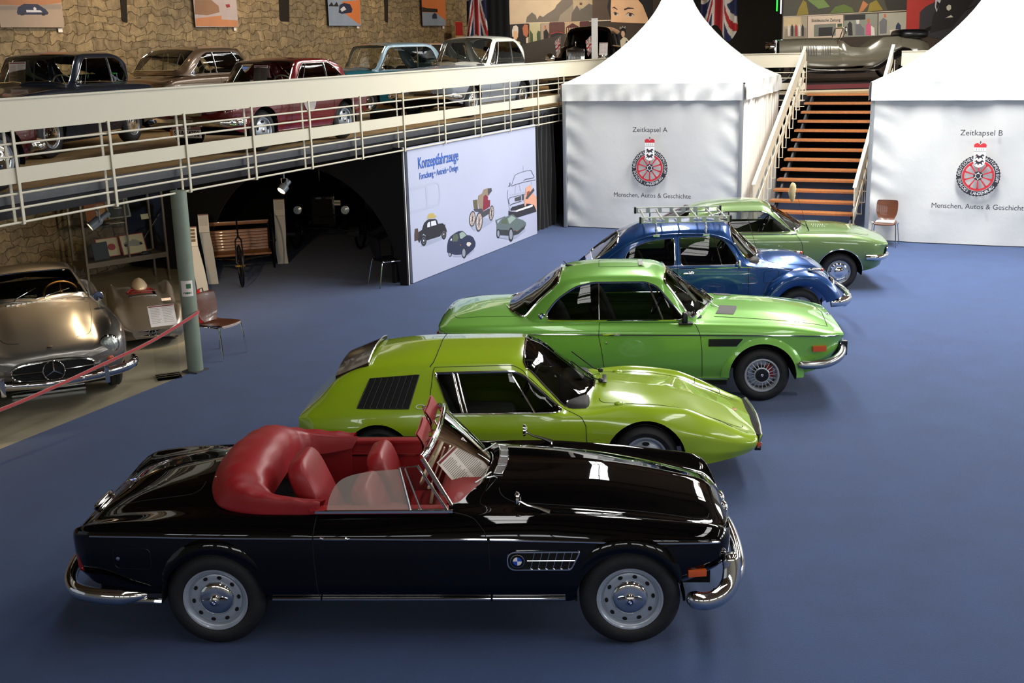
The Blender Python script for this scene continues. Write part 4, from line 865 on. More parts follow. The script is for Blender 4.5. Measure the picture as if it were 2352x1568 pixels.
for q in (-1,1):
    P=rpoly([(2.14,q*.28),(2.16,q*.54),(2.40-.02,q*.55),(2.36,q*.28)],.02)
    mb=MB(); mb.grid([[sk.lift([(x-.06*v*v,.28+.26*v),(x+.001,.28+.26*v)],'xy',.004,q)[0] for v in np.linspace(0,1,7)] for x in np.linspace(2.18,2.38,6)]); mb.build('bonnet_vent',mat('vent_black','#262623',.6),csl,False)
for y in (-.34,.10):
    mb=MB(); mb.tube([(2.17,y,.99),(2.12,y,1.015),(2.03,y+.27,1.055)],.006); mb.build('wiper',CHROMED,csl)
badge(csl,tuple(sk.P(np.array([3.46]),np.array([7.]))[0]+np.array([0,0,.004])),.04,(R(-90),0,R(90)),'bonnet_roundel')
badge(csl,tuple(sk.P(np.array([-.98]),np.array([7.]))[0]+np.array([0,0,.004])),.04,(R(-90),0,R(-90)),'boot_roundel')
for q in (-1,1):
    mb=MB(); mb.box((-1.05,q*.50,.74),(.03,.30,.10),bev=.01); mb.build('tail_lamp',REDL,csl)
P=smoothline([(-.7,-.86,.46),(-.95,-.83,.47),(-1.12,-.6,.49),(-1.16,0,.50),(-1.12,.6,.49),(-.95,.83,.47),(-.7,.86,.46)],5); mb=MB(); mb.tube(P,.045,10); mb.build('rear_bumper',CHROMED,csl)
sheet('paper_notice',csl,(1.86,.05,1.08),(R(-40),0,R(82)),.16,.34,lines=10)

fs=empty('floor_strip',(2.79,12.62,0),R(-5),'grey metal strip lying on the carpet behind the front wheel of the green coupe','strip')
mb=MB(); mb.box((0,0,.006),(.95,.07,.012)); mb.build('strip_plate',mat('strip_grey','#5d6f86',.4,.5),fs)
# ---------------- blue rounded saloon ----------------
btl=car_root('blue_rounded_saloon','dark blue metallic round backed saloon with aluminium ladder rack on its roof',1.564,16.096,R(-2))
BLU=mat('blue_metallic','#10427e',.3,.45,coat=1,coatr=.03)
L=[
[(-.86,.18,.40),(-.80,.30,.36),(-.5,.52,.30),(0,.62,.25),(.4,.645,.22),(1.8,.645,.22),(2.2,.58,.25),(2.6,.42,.30),(2.85,.28,.36),(2.98,.18,.42)],
[(-.86,.22,.46),(-.80,.36,.46),(-.5,.57,.46),(0,.66,.45),(.4,.68,.44),(1.8,.68,.44),(2.2,.60,.45),(2.6,.47,.47),(2.85,.34,.48),(2.98,.22,.47)],
[(-.86,.24,.52),(-.80,.38,.58),(-.5,.58,.66),(0,.67,.70),(.4,.69,.70),(1.8,.685,.70),(2.2,.61,.70),(2.6,.50,.64),(2.85,.38,.57),(2.98,.25,.52)],
[(-.86,.24,.54),(-.80,.37,.63),(-.5,.56,.80),(0,.655,.93),(.4,.675,.945),(1.7,.67,.945),(2.0,.63,.93),(2.2,.59,.905),(2.6,.49,.80),(2.85,.38,.66),(2.98,.26,.56)],
[(-.86,.23,.55),(-.80,.34,.66),(-.5,.48,.90),(-.2,.52,1.12),(.1,.535,1.29),(.42,.53,1.37),(.76,.525,1.385),(1.15,.52,1.375),(1.36,.52,1.33),(1.50,.535,1.26),(1.72,.60,1.0),(1.85,.60,.965),(2.0,.57,.955),(2.2,.52,.94),(2.6,.43,.85),(2.85,.33,.70),(2.98,.24,.58)],
[(-.86,.18,.56),(-.80,.26,.675),(-.5,.40,.93),(-.2,.45,1.17),(.1,.46,1.35),(.42,.45,1.44),(.96,.44,1.465),(1.40,.44,1.43),(1.53,.45,1.33),(1.80,.50,1.03),(1.90,.50,.99),(2.05,.47,.985),(2.2,.43,.985),(2.6,.36,.92),(2.85,.28,.76),(2.98,.2,.60)],
[(-.86,.09,.565),(-.80,.14,.685),(-.5,.22,.945),(-.2,.25,1.20),(.05,.26,1.375),(.35,.26,1.475),(.96,.26,1.51),(1.44,.26,1.475),(1.57,.27,1.38),(1.90,.29,1.05),(1.97,.29,1.02),(2.1,.27,1.03),(2.38,.24,1.02),(2.6,.21,.96),(2.85,.16,.80),(2.98,.12,.63)],
[(-.86,0,.57),(-.80,0,.69),(-.5,0,.95),(-.2,0,1.21),(.05,0,1.39),(.35,0,1.495),(.96,0,1.53),(1.45,0,1.495),(1.59,0,1.40),(1.95,0,1.06),(2.0,0,1.035),(2.1,0,1.045),(2.38,0,1.04),(2.6,0,.98),(2.85,0,.83),(2.98,0,.66)]]
sk=Skin(L,-.86,2.98,4.0)
win=rpoly([(.78,1.35),(1.27,1.345),(1.40,1.29),(1.55,1.07),(1.56,.985),(.80,.985)],[.04,.08,.1,.06,.03,.04])
qw=rpoly([(.02,1.05),(.07,1.18),(.25,1.28),(.46,1.33),(.71,1.345),(.71,.985),(.10,.985)],[.08,.06,.1,.1,.04,.05,.1])
ws=[(1.525,7.001),(1.52,6),(1.505,5),(1.53,4.35),(1.62,4.25),(1.72,4.4),(1.81,5.1),(1.90,6),(1.93,7.001)]
bl=[(-.02,7.001),(-.03,6),(-.06,5.2),(-.12,4.8),(-.28,4.7),(-.36,4.95),(-.40,5.5),(-.40,7.001)]
door=sk.inv([(.75,.33),(.745,.9),(.75,1.2)],'xz')+[(.76,3.98),(1.15,3.98),(1.36,3.93)]+sk.inv([(1.50,1.24),(1.63,1.08),(1.715,.95),(1.72,.7),(1.72,.33)],'xz')
hood=rpoly([(2.02,-.001),(2.0,.50),(2.25,.49),(2.6,.40),(2.9,.24),(2.965,-.001)],[0,.1,.1,.1,.08,0])
sk.build(btl,[('side_glass',win,'xz',DGLASS,True),('quarter_glass',qw,'xz',DGLASS,True),('windscreen_glass',ws,'uv',DGLASS),('rear_window',bl,'uv',DGLASS),('door',door,'uv',BLU,True),('bonnet',hood,'xy',BLU)],BLU,dx=.045,dv=.2)
mb=MB(); curve_tube(mb,sk,hood[1:-1],'xy',.0035,-.0005); curve_tube(mb,sk,door,'uv',.0035,-.0005); curve_tube(mb,sk,rpoly([(1.93,.72),(2.14,.72),(2.14,.885),(1.93,.885)],.03),'xz',.003,0,closed=True); build_each(mb,'panel_gap',DARK,btl)
mb=MB(); curve_tube(mb,sk,[(.0,.925),(.4,.943),(1.7,.943),(2.0,.928),(2.2,.90),(2.45,.855)],'xz',.007,.003); build_each(mb,'side_moulding',CHROME,btl)
mb=MB(); ringtrim(mb,sk,win,'xz',.010,.003); ringtrim(mb,sk,qw,'xz',.011,.003); curve_tube(mb,sk,[(1.26,1.34),(1.35,.99)],'xz',.009,.004); build_each(mb,'window_trim',CHROME,btl)
mb=MB(); mb.tube(sk.lift(ws,'uv',.003,-1,.05)+sk.lift(ws,'uv',.003,1,.05)[::-1],.012,6,True); mb.build('windscreen_trim',CHROME,btl)
mb=MB(); mb.tube(sk.lift(bl,'uv',.003,-1,.05)+sk.lift(bl,'uv',.003,1,.05)[::-1],.011,6,True); mb.build('rear_window_trim',CHROME,btl)
mb=MB()
for q in (-1,1): mb.tube(sk.lift([(-.35,3.6),(-.05,3.85),(.2,4.0),(.45,4.06),(1.15,4.06),(1.36,4.05),(1.5,4.05),(1.62,3.9)],'uv',.008,q),.010,6)
build_each(mb,'rain_gutter',BLU,btl)
mb=MB()
for q in (-1,1):
    for k in range(5): mb.tube(sk.lift([(-.66+.07*0,5+.0),(-.47,5)],'uv',.004,q) and [tuple(p) for p in sk.lift([(-.66,4.6+.5*k),(-.48,4.6+.5*k)],'uv',.006,q)],.006,6)
build_each(mb,'engine_lid_louvre',mat('blue_shadow_louvre','#0b2444',.5),btl)
# fenders
def bfender(cx,front):
    for q in (-1,1):
        Gd=[]
        for a in np.linspace(R(20) if front else R(-12),R(192) if front else R(174),30):
            ca,sa=math.cos(a),math.sin(a); row=[]
            for t in np.linspace(0,1,14):
                y=.48+ (.315)*math.sin(min(1,t/.8)*pi/2)**1.0 ; 
                ro=.555-.02*ca*0
                ext=(.06*max(0,ca) if front else .02*max(0,-ca))
                r=(ro+ext)-((t)**2.6)*(ro+ext-.37); y=min(.792,y)-(0.02 if t>.95 else 0)
                if sa<0: r*=1+.0*sa
                row.append((cx+r*ca,q*y,.33+r*sa*1.0))
            Gd.append(row)
        mb=MB(); mb.grid(Gd,flip=(q==1)); mb.build('front_fender' if front else 'rear_fender',BLU,btl,True)
bfender(2.42,True); bfender(0,False)
for q in (-1,1):
    mb=MB(); mb.grid([[(x,q*y,.27+.02*(y-.6)) for y in (.62,.70,.765,.775)] for x in (.45,1.0,1.5,1.98)],flip=q>0); mb.build('running_board',TRIMBLK,btl)
    mb=MB(); mb.lathe([(.115,-.02),(.112,.0),(.095,.025),(.05,.045),(0,.05)],24,'X',c=(2.86,q*.60,.665)); o=mb.build('headlamp',CHROME,btl)
    mb=MB(); mb.sell((2.62,q*.66,.895),(.10,.035,.022)); mb.build('indicator_housing',CHROME,btl)
    mb=MB(); mb.sell((2.70,q*.66,.892),(.035,.032,.02)); mb.build('indicator',AMBER,btl)
    mb=MB(); mb.sell((.89,q*.695,.875),(.085,.02,.016)); mb.sell((.93,q*.68,.875),(.05,.012,.035),1,1); mb.build('door_handle',CHROME,btl)
    mb=MB(); mb.sell((1.57,q*.78,1.01),(.02,.045,.055),.6,.6); mb.tube([(1.60,q*.68,.96),(1.58,q*.76,.99)],.008); mb.build('door_mirror',CHROMED,btl)
for q,a in ((1,0),):
    P=smoothline([(2.84,-.72,.44),(2.99,-.71,.45),(3.13,-.52,.455),(3.19,0,.46),(3.13,.52,.455),(2.99,.71,.45),(2.84,.72,.44)],6); mb=MB(); mb.tube(P,.05,10,flat=1.25,up=(0,0,1)); mb.build('front_bumper',CHROME,btl)
    P=smoothline([(-.80,-.66,.46),(-.95,-.6,.46),(-1.0,0,.46),(-.95,.6,.46),(-.80,.66,.46)],6); mb=MB(); mb.tube(P,.05,10); mb.build('rear_bumper',CHROME,btl)
mb=MB(); mb.sell((3.12,-.35,.36),(.05,.03,.06),.8,.8); mb.sell((3.12,-.35,.43),(.03,.02,.05)); mb.build('fog_lamp',CHROME,btl)
A=[(0,.33,.40),(2.42,.33,.40)]
mb=MB()
for cx in (0,2.42): mb.box((cx,0,.46),(.78,.70,.56))
build_each(mb,'wheel_well',DARK,btl,False); floorpan(btl,.3,2.0,.62,.18,.26)
wheels(btl,'cap',.32,.20,.15,[(0,-.70),(2.42,-.70),(0,.70),(2.42,.70)])
interior(btl,.1,1.7,.60,[(.95,-.3),(.95,.3)],zf=.34,wheelat=(1.45,.32,1.02),zb=.98,zs=.46,h=.66,rear=.40)
for y in (-.32,.18):
    mb=MB(); mb.tube([(1.97,y,1.06),(1.93,y,1.09),(1.80,y+.26,1.20)],.006); mb.build('wiper',CHROMED,btl)
mb=MB(); p=sk.lift([(1.72,4.75),(1.721,4.75)],'uv',-.02,-1)[0]; mb.lathe([(0,-.003),(.05,-.003),(.05,.0)],20,'Y'); o=mb.build('round_sticker',mat('sticker_yellow','#d3a32c',.5),btl,loc=p,rot=(R(-40),0,R(55)))
mb=MB(); mb.lathe([(0,-.005),(.025,-.005),(.025,.0)],16,'Y'); mb.build('sticker_print',mat('sticker_red','#b8502a',.5),o)
sheet('paper_notice',btl,(1.66,-.30,1.16),(R(-42),0,R(72)),.18,.44,lines=14)
mb=MB(); mb.tube([(1.90,-.50,.99),(1.72,-.46,1.60)],.003,6); mb.build('aerial',TRIMBLK,btl)
# ladder rack
ALU=mat('ladder_aluminium','#b9bdb0',.38,.7)
rk=empty('roof_ladder',(0,0,0)); rk.parent=btl
for y in (-.48,.48):
    mb=MB()
    for z in (1.555,1.625): mb.box((.87,y,z),(1.22,.034,.012))
    for k in range(8): mb.box((.27+.171*k,y,1.59),(.055,.03,.06))
    mb.build('ladder_rail',ALU,rk,False)
    for x in (.255,1.485): mb=MB(); mb.box((x,y,1.59),(.03,.05,.095),bev=.01); mb.build('end_plug',TRIMBLK,rk)
for x in (.33,.56,.80,1.05,1.28,1.44): mb=MB(); mb.tube([(x,-.48,1.59),(x,.48,1.59)],.013,8); mb.build('rung',ALU,rk)
for x in (.47,1.15):
    for q in (-1,1):
        mb=MB(); mb.tube([(x,q*.48,1.56),(x,q*.485,1.50),(x,q*.545,1.40)],.010,6); mb.box((x,q*.555,1.385),(.09,.02,.03),bev=.005); mb.sell((x,q*.50,1.46),(.018,.018,.03)); mb.build('rack_clamp',CHROMED,rk)
# ---------------- olive coupe ----------------
mta=car_root('olive_green_coupe','pale olive green coupe with a fur tail on its aerial, parked before the staircase',2.902,18.965,R(-4))
OLV=mat('olive_metallic','#667f4c',.32,.3,coat=1,coatr=.03)
L=[
[(-1.0,.5,.44),(-.9,.64,.38),(-.4,.72,.30),(.3,.74,.24),(2.2,.74,.24),(2.9,.70,.32),(3.1,.60,.38),(3.18,.45,.44)],
[(-1.0,.56,.50),(-.9,.70,.48),(-.4,.78,.45),(.3,.80,.42),(2.2,.80,.42),(2.9,.77,.45),(3.1,.70,.50),(3.18,.55,.53)],
[(-1.0,.60,.62),(-.9,.74,.62),(-.4,.80,.62),(.3,.815,.60),(2.2,.815,.60),(2.9,.80,.60),(3.1,.75,.62),(3.18,.62,.63)],
[(-1.0,.60,.74),(-.9,.73,.76),(-.4,.79,.80),(.3,.80,.82),(1.9,.80,.81),(2.5,.795,.79),(2.9,.785,.755),(3.1,.75,.73),(3.20,.68,.72)],
[(-1.0,.56,.82),(-.9,.68,.84),(-.4,.72,.89),(.3,.735,.915),(1.9,.735,.91),(2.5,.73,.895),(2.9,.72,.835),(3.1,.70,.775),(3.20,.66,.745)],
[(-1.0,.48,.85),(-.9,.58,.87),(-.4,.62,.92),(.3,.64,.935),(1.9,.64,.925),(2.5,.63,.91),(2.9,.62,.85),(3.1,.60,.79),(3.22,.56,.755)],
[(-1.0,.26,.87),(-.9,.32,.895),(-.4,.36,.95),(.3,.38,.96),(1.9,.38,.965),(2.5,.36,.945),(2.9,.34,.885),(3.1,.33,.82),(3.26,.3,.765)],
[(-1.0,0,.875),(-.9,0,.90),(-.4,0,.96),(.3,0,.97),(1.9,0,.985),(2.5,0,.965),(2.9,0,.90),(3.1,0,.835),(3.26,0,.775)]]
sk=Skin(L,-1.0,3.2,3.0); A=[(0,.31,.36),(2.43,.31,.36)]
door=sk.inv([(.72,.30),(.66,.6),(.62,.80)],'xz')+[(.62,4.2),(1.70,4.2),(1.74,3.8)]+sk.inv([(1.82,.78),(1.85,.6),(1.86,.30)],'xz')
hood=rpoly([(1.98,-.001),(1.94,.60),(2.9,.60),(3.02,-.001)],[0,.05,.1,0])
sk.build(mta,[('arch',archpts(*A[0]),'xz',None),('arch',archpts(*A[1]),'xz',None),('cabin',[(-.3,-.001),(-.1,.55),(.3,.62),(1.6,.62),(1.85,.4),(1.9,-.001)],'xy',None),('door',door,'uv',OLV,True),('bonnet',hood,'xy',OLV)],OLV)
mb=MB(); curve_tube(mb,sk,hood[1:-1],'xy',.0035,-.0005); curve_tube(mb,sk,door,'uv',.0035,-.0005); build_each(mb,'panel_gap',DARK,mta)
base=[(-.62,.02,.955),(-.5,.45,.935),(-.35,.60,.925),(.0,.68,.92),(.6,.70,.92),(1.5,.69,.92),(1.76,.65,.92),(1.86,.5,.935),(1.93,.25,.95),(1.97,.02,.96)]
edge=[(-.62,.01,.96),(-.5,.44,.945),(-.2,.55,1.08),(.15,.54,1.22),(.4,.535,1.28),(.7,.53,1.30),(1.2,.53,1.30),(1.33,.54,1.27),(1.75,.63,.94),(1.86,.49,.945),(1.97,.01,.97)]
cen=[(-.62,.962),(-.3,1.09),(.13,1.30),(.41,1.37),(.87,1.40),(1.22,1.385),(1.42,1.30),(1.7,1.13),(1.97,.965)]
cb=cabin_skin(base,edge,cen,-.62,1.97)
win=rpoly([(.05,.95),(.32,1.20),(.62,1.265),(1.20,1.265),(1.30,1.23),(1.66,.95)],[.03,.06,.06,.04,.06,.02])
ws=[(1.40,5.001),(1.38,4),(1.365,3),(1.37,2.4),(1.5,2.25),(1.73,2.3),(1.83,3),(1.90,4),(1.93,5.001)]
bl=[(.10,5.001),(.09,4),(.06,3),(.0,2.5),(-.2,2.3),(-.45,2.5),(-.54,3.5),(-.56,5.001)]
MGL=glassmat('pale_car_glass',(.8,.82,.78),.1)
cb.build(mta,[('side_glass',win,'xz',MGL,True),('windscreen_glass',ws,'uv',MGL),('rear_window',bl,'uv',MGL)],OLV,'roof',dx=.04,dv=.2,caps=(False,False))
mb=MB(); ringtrim(mb,cb,win,'xz',.010,.003); curve_tube(mb,cb,[(.68,1.265),(.68,.95)],'xz',.012,.002); build_each(mb,'window_trim',CHROME,mta)
mb=MB(); curve_tube(mb,sk,[(-.2,4.05),(1.75,4.0)],'uv',.008,.002); build_each(mb,'waist_moulding',CHROME,mta)
for nm,pl in (('windscreen_trim',ws),('rear_window_trim',bl)):
    mb=MB(); mb.tube(cb.lift(pl,'uv',.003,-1,.05)+cb.lift(pl,'uv',.003,1,.05)[::-1],.010,6,True); mb.build(nm,CHROME,mta)
mb=MB()
for q in (-1,1): mb.tube([(cx+.363*math.cos(a),q*.815,.31+.363*math.sin(a)) for cx in (2.43,) for a in np.linspace(.1,pi-.1,20)],.008,6)
build_each(mb,'arch_trim',CHROME,mta)
wells(mta,A,.81,.5); floorpan(mta,.38,2.05,.70,.18,.26); floorpan(mta,2.8,3.1,.5,.36,.5)
wheels(mta,'cap',.30,.185,.15,[(0,-.765),(2.43,-.765),(0,.765),(2.43,.765)])
interior(mta,.0,1.65,.62,[(.85,-.32),(.85,.32)],zf=.3,wheelat=(1.38,.33,.90),zb=.90,zs=.34,h=.62,rear=.3)
for q in (-1,1):
    mb=MB(); P=smoothline([(2.84,q*.80,.535),(3.0,q*.81,.535),(3.12,q*.76,.54),(3.22,q*.55,.545),(3.26,q*.2,.55)],5); mb.tube(P,.035,10,flat=1.3,up=(0,0,1)); mb.build('front_bumper',CHROME,mta)
    for y in (.45,.62):
        mb=MB(); mb.lathe([(.075,-.01),(.07,.01),(0,.02)],20,'X',c=(3.19,q*y,.655)); mb.build('headlamp',CHROME,mta)
    mb=MB(); mb.box((-1.0,q*.45,.70),(.03,.3,.12),bev=.01); mb.build('tail_lamp',REDL,mta)
mb=MB(); mb.box((3.19,0,.66),(.03,1.1,.12)); mb.build('front_grille',TRIMBLK,mta,False)
mb=MB()
for q in (-1,1):
    for k in range(6):
        for j in range(2): mb.tube(sk.lift([(2.09+.036*k,.10+.14*j),(2.075+.036*k,.20+.14*j)],'xy',.004,q),.005,6)
build_each(mb,'bonnet_louvre',mat('louvre_bright','#a9b59a',.4,.3),mta)
for y in (-.30,.18):
    mb=MB(); mb.tube([(1.96,y,.98),(1.90,y,1.01),(1.76,y+.24,1.10)],.006); mb.build('wiper',TRIMBLK,mta)
mb=MB()
for x,z in ((.46,1.08),(.55,1.15),(.60,1.03),(.52,1.01)):
    y=-cb.lift([(x,z),(x+.001,z)],'xz',-.01,1)[0][1]
    mb.lathe([(0,-.002),(.05,-.002)],20,'Y',c=(x,y,z))
build_each(mb,'round_window_sticker',mat('sticker_cream','#cfc6b4',.6),mta,False)
# aerial with fur tail
a0=Vector(sk.lift([(1.97,.55),(1.971,.55)],'xy',.0,-1)[0]); 
mb=MB(); mb.tube([a0,a0+Vector((-.055,0,.12))],.009,6); mb.tube([a0+Vector((-.055,0,.12)),a0+Vector((-.27,0,.77))],.0028,6); mb.build('aerial',TRIMBLK,mta)
tl=empty('fur_tail',tuple(mta.matrix_basis@(a0+Vector((-.285,-.0,.755)))),R(-4),'pale beige fur tail hanging from the aerial of the olive coupe','fur tail')
FUR=mat('beige_fur','#cdb784',.95,noise=.35,nscale=60,sheen=.4)
mb=MB(); prof=[(.004,.03),(.03,.015),(.052,-.03),(.062,-.10),(.066,-.18),(.06,-.26),(.045,-.33),(.022,-.385),(.003,-.41)]
V=[];F=[];n=28
for i,(r,z) in enumerate(prof):
    for k in range(n):
        a=2*pi*k/n; rr=r*(1+.10*math.sin(5*a+i*1.3)+.08*math.sin(11*a+i)); V.append((rr*math.cos(a)+.008*math.sin(i),rr*math.sin(a),z+.006*math.sin(7*a)))
for i in range(len(prof)-1):
    for k in range(n): F.append((i*n+k,i*n+(k+1)%n,(i+1)*n+(k+1)%n,(i+1)*n+k))
mb.add(V,F); body=mb.build('fur',FUR,tl,True)
mb=MB(); r_=random.Random(5)
for k in range(420):
    i=r_.uniform(0,7.6); j=int(i); f=i-j; r=prof[j][0]*(1-f)+prof[j+1][0]*f; z=prof[j][1]*(1-f)+prof[j+1][1]*f; a=r_.uniform(0,2*pi); c,s_=math.cos(a),math.sin(a)
    b=Vector((r*.96*c,r*.96*s_,z)); d=Vector((c*.012,s_*.012,-.03)); t=Vector((-s_,c,0))*.003
    mb.add([b-t,b+t,b+d],[(0,1,2)])
o=mb.build('fur_strands',FUR,tl,False); o['kind']='stuff'
mb=MB(); mb.tube([(0,0,.02),(.012,0,.05)],.004,6); mb.build('tie_string',TRIMBLK,tl)
tl.scale=(.82,.82,.70)
